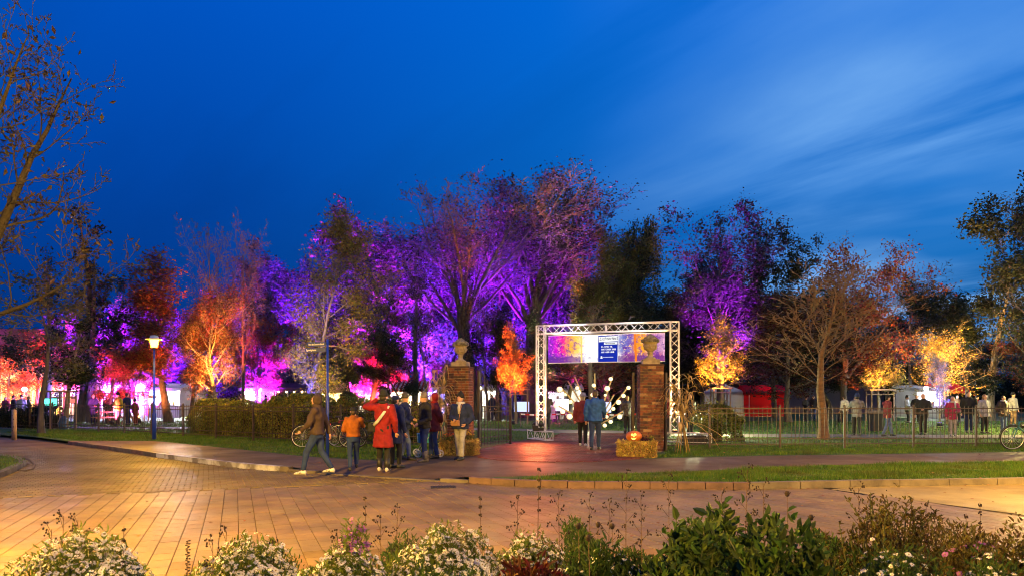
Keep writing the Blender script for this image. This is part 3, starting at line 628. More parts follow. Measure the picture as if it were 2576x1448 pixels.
# ------------------------------------------------------------------ floodlights
def spot(parent, loc, target, col, W, ang=70, blend=0.5, r=0.08):
    l = bpy.data.lights.new('lamp_light', 'SPOT'); l.energy = W; l.color = col; l.spot_size = R(ang); l.spot_blend = blend; l.shadow_soft_size = r
    o = bpy.data.objects.new('lamp_light', l); COL.objects.link(o); o.location = loc
    d = Vector(target) - Vector(loc); o.rotation_euler = d.to_track_quat('-Z', 'Y').to_euler()
    if parent: o.parent = parent
    return o
def point(parent, loc, col, W, r=0.08):
    l = bpy.data.lights.new('lamp_light', 'POINT'); l.energy = W; l.color = col; l.shadow_soft_size = r
    o = bpy.data.objects.new('lamp_light', l); COL.objects.link(o); o.location = loc
    if parent: o.parent = parent
    return o
def flood(x, y, tgt, col, W, label, ang=75, size=0.22, z=0.0, lens=True, blend=0.6):
    """floodlight fixture standing on the ground aimed at tgt (world)"""
    t = Vector(tgt) - Vector((x, y, z + 0.2)); yaw = atan2(t.x, t.y)
    f = empty('floodlight', (x, y, z), -yaw); tag(f, label, 'floodlight'); el = atan2(t.z, sqrt(t.x ** 2 + t.y ** 2))
    Rm = Matrix.Rotation(el, 4, 'X')
    m = MB(); m.box((0, 0, 0), (size, size * 0.55, size * 0.8)); 
    for k in range(4): m.box((-size * .36 + k * size * .24, -size * 0.32, 0), (0.012, size * 0.12, size * 0.7))
    m.build('housing', M_black, f, Matrix.Translation((0, 0, 0.2)) @ Rm)
    m = MB(); m.path([(-size * .56, 0, 0.2), (-size * .56, 0, 0.03), (size * .56, 0, 0.03), (size * .56, 0, 0.2)], 0.012, 6); m.box((0, 0, 0.015), (size * 1.2, size * .7, 0.02)); m.build('yoke', M_black, f)
    key = 'lens_%02d%02d%02d' % tuple(int(c * 99) for c in col)
    m = MB(); m.box((0, 0, 0), (size * .9, 0.008, size * .7)); m.build('lens', mat(key, (0.1, 0.1, 0.1), None, emis=col, estr=9.0 if W > 0 else 0), f, Matrix.Translation((0, 0, 0.2)) @ Rm @ Matrix.Translation((0, size * 0.29, 0)))
    l = spot(f, (0, 0, 0), (0, 1, 0), col, W, ang, blend)
    l.matrix_local = Matrix.Translation((0, 0, 0.2)) @ Rm @ Matrix.Translation((0, size * 0.36, 0)) @ Matrix.Rotation(R(90), 4, 'X')
    return f

# cables from the arch to the flight case and along the grass
for pts, lab in (([(TL, 0.05, 0.03), (TL + 0.5, -0.2, 0.02), (TL + 0.9, 0.1, 0.02), (TL + 1.5, 0.6, 0.02), (TL + 2.4, 1.2, 0.02)], 'black cable snaking from the truss post beside the corn stalks'), ([(0, 0.1, 0.03), (-0.4, 0.5, 0.02), (-0.2, 1.2, 0.02), (-0.9, 2.2, 0.02), (-1.6, 3.6, 0.02)], 'black cable running over the lawn from the truss post by the gate leaf')):
    w_ = [AW_ for AW_ in (arch.matrix_basis @ Vector(p) for p in pts)]; m = MB(); q = []
    for a, b in zip(w_, w_[1:]): q += [a.lerp(b, t_ / 4) + Vector((0.04 * sin(t_ * 2), 0.04 * cos(t_ * 3), 0)) for t_ in range(4)]
    m.path(q + [w_[-1]], 0.011, 6); tag(m.build('cable', M_black), lab, 'cable')
for x0 in (0, TL):
    m = MB()
    for z in (0.9, 2.1, 3.2): m.box((x0, -h - 0.028, z), (0.08, 0.03, 0.05))
    m.path([(x0 + 0.03, -h - 0.03, 0.4), (x0 + 0.05, -h - 0.03, 1.5), (x0 + 0.02, -h - 0.03, 2.7), (x0 + 0.03, -h - 0.03, 4.0)], 0.009, 5)
    m.build('power_cable', M_black, arch)
# ------------------------------------------------------------------ trees
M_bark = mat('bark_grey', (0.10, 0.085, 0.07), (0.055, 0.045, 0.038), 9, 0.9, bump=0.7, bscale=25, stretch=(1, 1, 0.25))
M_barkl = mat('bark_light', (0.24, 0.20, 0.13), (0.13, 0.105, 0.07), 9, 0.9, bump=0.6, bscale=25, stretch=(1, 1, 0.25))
M_twig = mat('twig_brown', (0.15, 0.115, 0.085), (0.09, 0.07, 0.05), 6, 0.85)
def leafm(n, c1, c2, isl=0.5): return mat(n, c1, c2, 0.8, 0.55, island=isl, trans=0.35, spec=0.3)
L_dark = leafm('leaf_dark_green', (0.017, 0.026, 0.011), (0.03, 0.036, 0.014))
L_olive = leafm('leaf_olive', (0.07, 0.085, 0.02), (0.12, 0.11, 0.03))
L_yellow = leafm('leaf_yellow', (0.36, 0.24, 0.035), (0.22, 0.17, 0.03))
L_rust = leafm('leaf_rust', (0.22, 0.07, 0.02), (0.12, 0.045, 0.02))
L_red = leafm('leaf_red', (0.35, 0.07, 0.03), (0.25, 0.10, 0.03))
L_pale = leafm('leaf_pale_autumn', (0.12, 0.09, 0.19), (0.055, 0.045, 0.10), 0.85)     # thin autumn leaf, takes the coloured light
L_blue = leafm('leaf_silver_green', (0.10, 0.14, 0.16), (0.07, 0.10, 0.10))

def grow(seed, S):
    r = random.Random(seed); segs = []
    g = r.gauss
    def perp(d):
        a = Vector((0, 0, 1)) if abs(d.z) < 0.9 else Vector((1, 0, 0))
        x = d.cross(a).normalized(); return x, d.cross(x)
    def br(p, d, L, r0, l):
        ns = S['ns'][l]; st = L / ns; wig = S['wig'][l]; up = S['up'][l]; pts = [(p.copy(), r0)]; rend = r0 * S['tip'][l]
        for i in range(ns):
            d = Vector((d.x + g(0, wig), d.y + g(0, wig), d.z + g(0, wig) + up)).normalized()
            q = p + d * st; ra = r0 + (rend - r0) * (i / ns); rb_ = r0 + (rend - r0) * ((i + 1) / ns)
            if l == 0 and i == 0: ra *= 1.25
            segs.append((p.x, p.y, p.z, q.x, q.y, q.z, ra, rb_, l)); p = q; pts.append((p.copy(), rb_))
        if l + 1 >= S['lv']: return
        n = S['n'][l + 1]; n = max(1, int(round(n * (0.7 + 0.3 * min(1, L / S['Lref'][l]) if l else 1)))); t0, t1 = S['t'][l + 1]; azi = r.uniform(0, 6.28)
        for k in range(n):
            t = t0 + (t1 - t0) * (k + r.uniform(0.1, 0.9)) / n; f = min(t * ns, ns - 1e-4); i = int(f); f -= i
            a, b = pts[i], pts[i + 1]; pp = a[0].lerp(b[0], f); rr = a[1] + (b[1] - a[1]) * f; dd = (b[0] - a[0]).normalized()
            azi += 2.4 + g(0, 0.35); x, y = perp(dd)
            amin, amax = S['ang'][l + 1]; an = R(amin + (amax - amin) * (1 - t) + g(0, 6))
            nd = dd * cos(an) + (x * cos(azi) + y * sin(azi)) * sin(an)
            if l == 0: Lc = S['env'](t, azi) * r.uniform(0.75, 1.12)
            else: Lc = L * S['ratio'][l + 1] * (1.15 - 0.6 * t) * r.uniform(0.6, 1.15)
            br(pp, nd, Lc, max(0.004, min(rr * 0.9, rr * S['rr'][l + 1] * (0.55 + 0.45 * r.random()))), l + 1)
    for (p0, d0, L0, r0) in S['stems']: br(Vector(p0), Vector(d0).normalized(), L0, r0, 0)
    return np.array(segs, np.float64)
def tubes(name, sg, k=4, minr=0.006, sm=True):
    if len(sg) == 0: sg = np.zeros((1, 9)); sg[0, 5] = 0.01
    p0, p1 = sg[:, 0:3], sg[:, 3:6]; d = p1 - p0; L = np.linalg.norm(d, axis=1, keepdims=True); d = d / np.maximum(L, 1e-6)
    a = np.where(np.abs(d[:, 2:3]) < 0.9, np.array([[0, 0, 1.0]]), np.array([[1.0, 0, 0]])); x = np.cross(d, a); x /= np.linalg.norm(x, axis=1, keepdims=True); y = np.cross(d, x)
    n = len(sg); V = np.zeros((n, 2 * k, 3)); r0 = np.maximum(sg[:, 6], minr); r1 = np.maximum(sg[:, 7], minr * 0.6)
    for j in range(k):
        c, s = cos(2 * pi * j / k), sin(2 * pi * j / k); o = x * c + y * s
        V[:, j] = p0 + o * r0[:, None]; V[:, k + j] = p1 + d * (r1[:, None] * 0.3) + o * r1[:, None]
    F = np.array([(j, (j + 1) % k, k + (j + 1) % k, k + j) for j in range(k)]); F = (F[None] + (np.arange(n) * 2 * k)[:, None, None]).reshape(-1, 4)
    return npmesh(name, V.reshape(-1, 3), F, 4, sm)
def leaves(name, sg, n, size, spread, asp=0.55, droop=0.0, clump=0.0, seed=0, slen=None):
    rs = np.random.RandomState(seed); L = np.linalg.norm(sg[:, 3:6] - sg[:, 0:3], axis=1); w = L.copy()
    if clump:       # foliage gathers in clumps with gaps between
        c = (sg[:, 0:3] + sg[:, 3:6]) / 2; f = np.sin(c[:, 0] * 1.7 + seed) + np.sin(c[:, 1] * 1.9 + 2 * seed) + np.sin(c[:, 2] * 1.8 + 1.3 * seed)
        w = w * np.clip(0.5 + clump * f, 0.02, 3)
    i = rs.choice(len(sg), n, p=w / w.sum()); t = rs.rand(n, 1)
    C = sg[i, 0:3] * (1 - t) + sg[i, 3:6] * t + rs.randn(n, 3) * spread; C[:, 2] = np.maximum(C[:, 2], 0.2)
    u = rs.randn(n, 3); u[:, 2] -= droop; u /= np.linalg.norm(u, axis=1, keepdims=True); v = np.cross(u, rs.randn(n, 3)); v /= np.linalg.norm(v, axis=1, keepdims=True)
    s = size * (0.4 + 1.1 * rs.rand(n, 1) ** 1.6); V = np.zeros((n, 4, 3))
    V[:, 0] = C - u * s * 0.5; V[:, 1] = C + v * s * asp * 0.5 - u * s * 0.05; V[:, 2] = C + u * s * 0.5; V[:, 3] = C - v * s * asp * 0.5 - u * s * 0.05
    nrm = np.cross(u, v); V[:, 1] += nrm * s * 0.12; V[:, 3] += nrm * s * 0.12
    return npmesh(name, V.reshape(-1, 3), np.arange(n * 4).reshape(-1, 4), 4)
def spec(kind, H, Wd):
    b = dict(ns=(9, 6, 4, 3, 2), wig=(0.05, 0.13, 0.17, 0.2, 0.2), up=(0.03, 0.06, 0.04, 0.02, 0), tip=(0.10, 0.3, 0.35, 0.4, .5), n=(0, 24, 7, 5, 4), t=((0, 1), (0.22, 0.98), (0.2, 1), (0.2, 1), (0.3, 1)), ang=((0, 0), (35, 75), (30, 60), (30, 60), (30, 55)), ratio=(1, 1, 0.48, 0.5, 0.5), rr=(1, 0.45, 0.5, 0.55, 0.55), lv=4, Lref=(1, Wd / 2, Wd / 5, 1, 1),
             stems=[((0, 0, 0), (0.02, 0.0, 1), H * 0.84, H * 0.018)], env=lambda t, a: Wd / 2 * (0.55 + 0.75 * sin(pi * min(1, max(0, (t - 0.1) / 1.05)) ** 0.9)) * (1.2 if sin(a * 2 + t * 9) > 0 else 0.85))
    if kind == 'broad': b.update(up=(0.03, 0.085, 0.05, 0.02, 0), ang=((0, 0), (28, 78), (30, 60), (30, 60), (30, 55)))
    if kind in ('slim', 'cone', 'fan'): b['stems'] = [((0, 0, 0), (0.02, 0.0, 1), H * 0.95, H * 0.018)]
    if kind == 'dome':
        b.update(lv=5, ns=(6, 8, 6, 4, 3), n=(0, 12, 10, 8, 5), t=((0, 1), (0.72, 1.0), (0.25, 1), (0.25, 1), (0.3, 1)), ang=((0, 0), (14, 60), (25, 48), (25, 45), (25, 40)), stems=[((0, 0, 0), (0.03, 0, 1), H * 0.50, H * 0.019)], env=lambda t, a: H * 0.53 * (1.0 - 0.12 * abs(t - 0.9)), ratio=(1, 1, 0.42, 0.45, 0.45), rr=(1, 0.5, 0.42, 0.5, 0.5), up=(0.02, 0.075, 0.04, 0.03, 0.02), wig=(0.04, 0.09, 0.12, 0.14, .15), tip=(0.75, 0.2, .3, .4, .5), Lref=(1, H * .6, H * .25, H * .1, 1))
    if kind == 'slim':
        b.update(n=(0, 24, 6, 5, 4), ang=((0, 0), (55, 90), (35, 65), (30, 60), (30, 55)), t=((0, 1), (0.25, 0.99), (0.3, 1), (0.2, 1), (0.3, 1)), env=lambda t, a: Wd / 2 * (0.3 + 0.9 * (1 - t)) * (1.25 if sin(a * 3) > 0.2 else 0.6), rr=(1, 0.28, 0.5, 0.55, 0.55))
    if kind == 'cone':
        b.update(n=(0, 36, 7, 5, 4), ang=((0, 0), (30, 62), (30, 55), (30, 55), (30, 55)), t=((0, 1), (0.26, 0.99), (0.15, 1), (0.2, 1), (0.3, 1)), env=lambda t, a: Wd / 2 * (1.25 * (1 - t) ** 0.8 + 0.12), rr=(1, 0.35, 0.5, 0.5, 0.5), up=(0.03, 0.05, 0.03, 0.0, 0))
    if kind == 'fan':
        b.update(lv=5, ns=(9, 7, 4, 3, 2), n=(0, 30, 6, 4, 3), ang=((0, 0), (16, 50), (22, 45), (22, 45), (22, 45)), t=((0, 1), (0.36, 0.97), (0.15, 0.95), (0.2, 1), (0.3, 1)), env=lambda t, a: Wd / 2 * (0.65 + 0.75 * (1 - t)), rr=(1, 0.33, 0.5, 0.55, 0.6), up=(0.02, 0.04, 0.03, 0.03, 0.02), wig=(0.03, 0.07, 0.11, 0.14, .15), ratio=(1, 1, 0.42, 0.45, 0.5))
    if kind == 'bare':
        b.update(lv=5, n=(0, 18, 8, 5, 4), ang=((0, 0), (25, 65), (30, 55), (30, 50), (30, 50)), t=((0, 1), (0.30, 0.98), (0.2, 1), (0.2, 1), (0.3, 1)), ratio=(1, 1, 0.45, 0.5, 0.5))
    if kind == 'ragged':
        b.update(ns=(9, 8, 5, 3, 2), n=(0, 13, 8, 6, 4), wig=(0.09, 0.2, 0.22, 0.2, .2), ang=((0, 0), (30, 85), (35, 65), (30, 60), (30, 55)), t=((0, 1), (0.3, 1), (0.35, 1), (0.2, 1), (0.3, 1)), env=lambda t, a: Wd / 2 * (0.55 + 0.75 * (0.5 + 0.5 * sin(a * 2 + t * 5))), rr=(1, 0.5, 0.45, 0.5, 0.5))
    return b
PROTO = {}
def proto(kind, seed, H, Wd, nleaf, lsize, spread=0.22, clump=0.25, stems=None, split=1, asp=0.6, **kw):
    key = (kind, seed, nleaf, H, Wd)
    if key in PROTO: return PROTO[key]
    S = spec(kind, H, Wd)
    if stems: S['stems'] = stems
    S.update(kw)
    sg = grow(seed, S); top = np.percentile(sg[:, 5], 99.6); w = np.percentile(sg[:, 3], 97) - np.percentile(sg[:, 3], 3)
    trunk = tubes('trunk', sg[sg[:, 8] < split], 8); twig = sg[sg[:, 8] >= split]
    a = twig[twig[:, 8] <= 2]; c = twig[twig[:, 8] > 2]
    # one branches mesh: thick limbs five-sided, thin twigs three-sided
    br = tubes('branches', a, 5); 
    tw = tubes('twigs', c, 3, 0.015 if kind == 'dome' else 0.010) if len(c) else None
    lf = None
    if nleaf:
        lo = twig[twig[:, 8] >= min(2, twig[:, 8].max())]
        lf = leaves('crown', lo, nleaf, lsize, spread, asp=asp, clump=clump, seed=seed)
    PROTO[key] = (trunk, br, tw, lf, top, w); return PROTO[key]
def tree(name, P, X, d, topY, wpx, bark, leaf, label, group=None, rz=None, base=None, twigm=None, wscale=1.0, x=None):
    tr, br, tw, lf, top, w = P
    x = wx(X, d) if x is None else x; H = wz(topY, d); sz = H / top; wpx = wpx * (WS if d > 43 else 1.08); sx = (wpx / FP * d) / w * wscale if wpx else sz
    sx *= 0.58 if name == 'maple' else 1.0
    t = empty(name, (x, d, 0), rng.uniform(0, 6.28) if rz is None else rz); tag(t, label, 'tree', group); t.scale = (sx, sx, sz)
    if bark is None: bark = M_bark
    link('trunk', tr, bark, t); link('branches', br, twigm or bark, t)
    if tw is not None: link('twigs', tw, twigm or M_twig, t)
    if lf is not None and leaf is not None: link('crown', lf, leaf, t)
    return t
# prototypes shared by the background trees
WS = 1.22
PB1 = lambda: proto('broad', 1, 15, 9, 21000, 0.22, 0.28)
PB2 = lambda: proto('broad', 2, 15, 10, 21000, 0.22, 0.28, clump=0.35)
PB3 = lambda: proto('ragged', 3, 15, 9, 19000, 0.22, 0.38, clump=0.3)
PB4 = lambda: proto('ragged', 4, 14, 10, 19000, 0.22, 0.38, clump=0.35)
PS1 = lambda: proto('slim', 5, 15, 5.5, 4300, 0.20, 0.2, clump=0.45)
PS2 = lambda: proto('slim', 6, 15, 6, 4000, 0.20, 0.22, clump=0.45)
PN1 = lambda: proto('bare', 7, 14, 7, 900, 0.14, 0.1)
PN2 = lambda: proto('bare', 8, 14, 8, 3500, 0.15, 0.15)
PD1 = lambda: proto('dome', 9, 19, 14, 15000, 0.13, 0.3)
PD2 = lambda: proto('dome', 10, 19, 14, 17000, 0.13, 0.3)
PT1 = lambda: proto('broad', 12, 14, 8, 22000, 0.13, 0.3, clump=0.3, lv=5, n=(0, 26, 7, 5, 3))
PC1 = lambda: proto('cone', 11, 6, 3.0, 11000, 0.085, 0.09, clump=0.1)
PC2 = lambda: proto('cone', 15, 6, 3.2, 7500, 0.085, 0.10, clump=0.15)
G_lit = 'tall trees of the park lit by coloured floodlights'; G_dk = 'dark trees around the park'

# --- front row silhouettes (X, d, top, width)
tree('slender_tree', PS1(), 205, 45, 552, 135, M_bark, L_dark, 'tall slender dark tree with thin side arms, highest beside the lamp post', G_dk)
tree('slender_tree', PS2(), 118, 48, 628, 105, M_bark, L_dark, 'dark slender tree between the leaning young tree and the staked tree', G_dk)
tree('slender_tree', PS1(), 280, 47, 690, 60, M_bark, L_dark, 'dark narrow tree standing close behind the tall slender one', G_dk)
tree('park_tree', PB3(), 425, 44, 612, 240, M_bark, L_rust, 'dark tree with a long bough reaching out high over the street lamp', G_dk, rz=2.0)
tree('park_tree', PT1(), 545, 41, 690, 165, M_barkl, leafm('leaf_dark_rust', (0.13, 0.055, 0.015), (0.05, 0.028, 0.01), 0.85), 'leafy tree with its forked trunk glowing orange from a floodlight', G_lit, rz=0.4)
tree('park_tree', PB4(), 480, 47, 740, 130, M_bark, L_rust, 'dark leafy tree filling the gap beside the glowing orange trunk', G_dk)
tree('bare_tree', PN1(), 528, 47, 548, 135, M_bark, L_rust, 'bare-topped tree rising above the orange-lit tree', G_lit)
tree('bare_tree', PN1(), 612, 46, 556, 110, M_bark, L_rust, 'bare narrow tree with red-lit twigs beside the purple crowns', G_lit, rz=1.9)
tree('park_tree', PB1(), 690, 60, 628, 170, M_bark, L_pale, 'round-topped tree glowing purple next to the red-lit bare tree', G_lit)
tree('park_tree', PB2(), 655, 52, 800, 130, M_bark, L_rust, 'lower dark reddish tree between the orange tree and the yellow one', G_dk)
# --- leaning yellow tree behind the direction sign
tree('leaning_tree', proto('ragged', 21, 13, 7.5, 20000, 0.16, 0.34, clump=0.45, stems=[((0, 0, 0), (0.26, 0, 1), 12.0, 0.2)], n=(0, 26, 8, 6, 4), t=((0, 1), (0.16, 1), (0.35, 1), (0.2, 1), (0.3, 1))), 752, 38, 522, 170, M_barkl, leafm('leaf_yellow_olive', (0.26, 0.21, 0.03), (0.13, 0.12, 0.025)), 'leaning tree with yellow-green leaves behind the blue direction sign', G_lit, rz=0.05)
# --- lit mass, centre-left
for X_, d_, t_, lab_ in ((985, 49, 640, 'thin dark bare trunk in front of the magenta crowns'), (1078, 48, 660, 'thin dark bare trunk just before the great dome'), (820, 50, 760, 'thin dark bare trunk behind the signpost'), (1230, 47, 700, 'dark bare trunk between the dome and the orange maple')):
    tree('bare_tree', PN2(), X_, d_, t_, 85, M_bark, L_dark, lab_, G_dk)
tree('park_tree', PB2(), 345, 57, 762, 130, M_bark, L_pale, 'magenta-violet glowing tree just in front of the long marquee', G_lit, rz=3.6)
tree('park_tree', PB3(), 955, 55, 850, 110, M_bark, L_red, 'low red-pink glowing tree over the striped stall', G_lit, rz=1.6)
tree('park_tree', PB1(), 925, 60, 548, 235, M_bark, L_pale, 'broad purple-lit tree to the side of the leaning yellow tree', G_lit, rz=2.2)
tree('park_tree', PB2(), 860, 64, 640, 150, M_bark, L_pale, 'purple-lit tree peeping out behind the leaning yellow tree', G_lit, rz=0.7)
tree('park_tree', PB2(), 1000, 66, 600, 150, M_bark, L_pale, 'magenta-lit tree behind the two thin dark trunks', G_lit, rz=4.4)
tree('slender_tree', PS2(), 1040, 50, 600, 110, M_bark, L_dark, 'thin dark-trunked tree in front of the magenta glow', G_dk)
tree('slender_tree', PS1(), 932, 52, 690, 95, M_bark, L_olive, 'slender dark trunk with few leaves before the purple foliage', G_dk, rz=3)
tree('park_tree', PB3(), 1015, 46, 830, 105, M_bark, L_dark, 'short dark tree above the head of the woman in the red coat', G_dk)
tree('park_tree', PB3(), 1130, 64, 640, 190, M_bark, L_blue, 'blue-violet lit tree under the great domed crown', G_lit, rz=5)
tree('park_tree', PB4(), 885, 45, 880, 85, M_bark, L_olive, 'small dark olive tree beside the sign post', G_dk)
tree('park_tree', PB3(), 1110, 40, 905, 62, M_bark, L_olive, 'small olive-leaved tree rising beside the stone urn with no banner', G_dk, rz=1)
tree('domed_tree', PD1(), 1190, 50, 447, 330, M_bark, L_pale, 'huge bare domed tree whose dark trunk forks above the brick pillar', G_lit, rz=2.2)
tree('domed_tree', PD2(), 1330, 54, 437, 300, M_bark, L_dark, 'second huge domed tree, its twigs lit violet, above the orange maple', G_lit, rz=2.9)
tree('park_tree', PB2(), 1275, 62, 462, 260, M_bark, L_pale, 'violet-lit foliage tree seen through the great domed crowns', G_lit, rz=3.3)
tree('park_tree', PB1(), 1120, 60, 575, 200, M_bark, L_pale, 'violet-lit foliage tree behind the shoulder of the great dome', G_lit, rz=1.1)
tree('park_tree', PB1(), 1390, 62, 505, 200, M_bark, L_pale, 'violet-lit foliage tree behind the second dome over the truss post', G_lit, rz=4.1)
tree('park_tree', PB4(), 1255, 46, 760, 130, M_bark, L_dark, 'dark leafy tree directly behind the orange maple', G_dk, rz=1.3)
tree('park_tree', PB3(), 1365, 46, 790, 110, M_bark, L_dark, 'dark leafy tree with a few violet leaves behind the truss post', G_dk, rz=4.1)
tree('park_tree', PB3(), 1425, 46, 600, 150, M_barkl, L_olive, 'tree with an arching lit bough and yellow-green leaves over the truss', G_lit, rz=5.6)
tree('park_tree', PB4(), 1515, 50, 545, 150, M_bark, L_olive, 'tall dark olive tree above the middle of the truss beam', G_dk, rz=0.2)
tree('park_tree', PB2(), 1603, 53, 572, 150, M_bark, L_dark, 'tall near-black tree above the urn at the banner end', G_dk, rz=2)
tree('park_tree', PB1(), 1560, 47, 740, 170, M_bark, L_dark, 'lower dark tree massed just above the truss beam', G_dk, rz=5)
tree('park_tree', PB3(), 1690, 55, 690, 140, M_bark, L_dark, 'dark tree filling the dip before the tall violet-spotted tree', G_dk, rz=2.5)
tree('park_tree', proto('broad', 31, 16, 9, 15000, 0.20, 0.3, clump=0.5), 1812, 52, 492, 245, M_bark, leafm('leaf_dull_violet', (0.07, 0.06, 0.07), (0.045, 0.04, 0.05), 0.6), 'tallest dark tree on the far side of the truss, speckled violet', G_lit, rz=1)
tree('park_tree', PB4(), 1765, 57, 760, 150, M_bark, L_dark, 'dark violet-edged tree behind the yellow staked maple', G_lit, rz=3.7)
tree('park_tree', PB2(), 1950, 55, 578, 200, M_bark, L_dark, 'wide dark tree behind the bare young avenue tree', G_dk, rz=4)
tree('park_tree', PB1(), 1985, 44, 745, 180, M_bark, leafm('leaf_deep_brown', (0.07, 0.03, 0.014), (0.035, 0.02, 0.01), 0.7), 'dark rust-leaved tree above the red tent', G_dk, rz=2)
tree('pollard_tree', proto('ragged', 33, 13, 9, 9500, 0.2, 0.3, clump=0.5, stems=[((0, 0, 0), (0.12, 0, 1), 11, 0.3), ((0.3, 0, 3.5), (0.85, 0, 0.8), 7, 0.17)]), 2120, 45, 615, 230, M_bark, L_rust, 'lopped dark tree with a crooked bough and red-brown leaves', G_dk, rz=0.0)
tree('park_tree', PB3(), 2090, 50, 790, 170, M_bark, L_dark, 'dark undergrowth tree behind the front bare avenue tree', G_dk)
tree('bare_tree', PN1(), 2290, 58, 668, 130, M_bark, L_rust, 'leafless tree standing alone against the blue sky gap', G_dk, rz=3)
tree('bare_tree', PN2(), 2368, 60, 682, 120, M_bark, L_rust, 'leafless tree beside the gap, partly hidden by the bright yellow one', G_dk, rz=1)
tree('park_tree', proto('ragged', 35, 14, 9, 14000, 0.2, 0.3, clump=0.5), 2490, 47, 556, 200, M_barkl, L_dark, 'large leafy tree with a pale curved trunk behind the bright yellow tree', G_dk, rz=0.8)
tree('park_tree', PB4(), 2440, 50, 690, 130, M_bark, L_dark, 'dark crown tucked beside the large tree with pale trunk', G_dk)
tree('park_tree', PB1(), 2630, 40, 452, 210, M_bark, L_dark, 'very tall tree half cut off by the edge of the photo', G_dk, rz=2.1)
tree('park_tree', PB2(), 2630, 43, 720, 170, M_bark, L_rust, 'rust-leaved tree glowing dull orange above the bicycle', G_lit, rz=2.1)
# --- red / pink / purple lit trees, far left
tree('park_tree', PB1(), 18, 52, 868, 110, M_bark, L_red, 'deep orange-red lit tree at the edge before the house', G_lit, rz=1)
tree('park_tree', PB1(), 98, 55, 838, 125, M_bark, L_red, 'red and pink lit tree in front of the yellow facade', G_lit, rz=3)
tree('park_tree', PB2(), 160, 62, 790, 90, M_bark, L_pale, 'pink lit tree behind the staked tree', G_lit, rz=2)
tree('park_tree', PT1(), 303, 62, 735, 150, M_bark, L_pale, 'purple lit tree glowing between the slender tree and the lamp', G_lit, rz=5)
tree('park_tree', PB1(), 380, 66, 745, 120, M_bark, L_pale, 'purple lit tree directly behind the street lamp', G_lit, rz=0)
tree('park_tree', PB4(), 270, 41, 860, 105, M_bark, L_red, 'small tree with magenta and orange leaves over the people in silhouette', G_lit, rz=0)
tree('park_tree', PB2(), 350, 44, 878, 120, M_bark, L_rust, 'spreading reddish tree low beside the street lamp post', G_lit, rz=4)
tree('old_tree', proto('slim', 41, 13, 5, 3500, .2, .2, stems=[((0, 0, 0), (-0.02, 0, 1), 12, 0.36)]), 232, 44, 640, 110, M_bark, L_dark, 'thick dark trunk with a wide foot, blue-violet light on its side', G_dk, rz=1)
for i in range(23):
    X = 640 + i * 72 + rng.uniform(-20, 20); sky_ = [(600, 700), (700, 690), (760, 800), (830, 690), (1000, 620), (1130, 640), (1400, 640), (1700, 720), (1800, 620), (1950, 650), (2100, 690), (2240, 760)]
    ty = float(np.interp(X, [a for a, b in sky_], [b for a, b in sky_])) + rng.uniform(0, 45)
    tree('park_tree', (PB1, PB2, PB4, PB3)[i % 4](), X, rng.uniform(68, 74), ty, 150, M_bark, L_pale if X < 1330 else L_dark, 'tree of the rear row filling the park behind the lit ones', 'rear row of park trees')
# far woodland line so no bare horizon shows between trunks
for i in range(20):
    X = -60 + i * 142 + rng.uniform(-25, 25); d = rng.uniform(84, 98)
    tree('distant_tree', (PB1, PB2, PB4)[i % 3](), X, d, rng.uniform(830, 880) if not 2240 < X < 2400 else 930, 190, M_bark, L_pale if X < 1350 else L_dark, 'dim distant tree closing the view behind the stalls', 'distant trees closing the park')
# --- accent trees
cone = PC1()
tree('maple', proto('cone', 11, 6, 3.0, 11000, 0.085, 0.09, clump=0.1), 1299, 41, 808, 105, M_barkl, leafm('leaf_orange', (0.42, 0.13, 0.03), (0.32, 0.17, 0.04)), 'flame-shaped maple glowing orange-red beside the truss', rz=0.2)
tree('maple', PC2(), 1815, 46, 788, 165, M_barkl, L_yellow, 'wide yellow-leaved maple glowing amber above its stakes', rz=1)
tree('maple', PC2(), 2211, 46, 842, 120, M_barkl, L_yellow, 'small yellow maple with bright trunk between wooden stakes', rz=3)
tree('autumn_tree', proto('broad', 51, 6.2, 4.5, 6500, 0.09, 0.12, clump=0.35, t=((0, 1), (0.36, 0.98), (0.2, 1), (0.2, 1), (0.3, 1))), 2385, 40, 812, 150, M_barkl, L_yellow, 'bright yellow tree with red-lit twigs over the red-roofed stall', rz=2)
tree('maple', proto('broad', 52, 4.6, 2.2, 4500, 0.08, 0.12), 2364, 37, 885, 78, M_barkl, L_blue, 'small tree lit violet-blue under the bright yellow tree', rz=2)
tree('young_tree', proto('fan', 54, 5.5, 2.2, 700, 0.07, 0.1), 1487, 40, 752, 90, M_barkl, L_rust, 'leafless young tree peeking above the truss beam')
tree('young_tree', proto('fan', 55, 4.5, 3.2, 2600, 0.09, 0.14), 1533, 44, 868, 130, M_barkl, L_rust, 'small tree with sparse rust leaves under the banner', rz=1)
tree('young_tree', proto('fan', 56, 5, 2, 3600, 0.12, 0.12, clump=0.3), 163, 34, 800, 62, M_barkl, L_dark, 'young tree tied between wooden stakes with a blue bag at its foot', rz=1)
tree('young_tree', proto('ragged', 57, 5.5, 3.5, 1800, 0.12, 0.14, clump=0.5, stems=[((0, 0, 0), (-0.16, 0, 1), 5.6, 0.1)]), 104, 30, 655, 165, M_bark, leafm('leaf_lamp_olive', (0.13, 0.11, 0.03), (0.07, 0.07, 0.02)), 'leaning young tree with sparse olive leaves next to the dark hedge', rz=0.1)
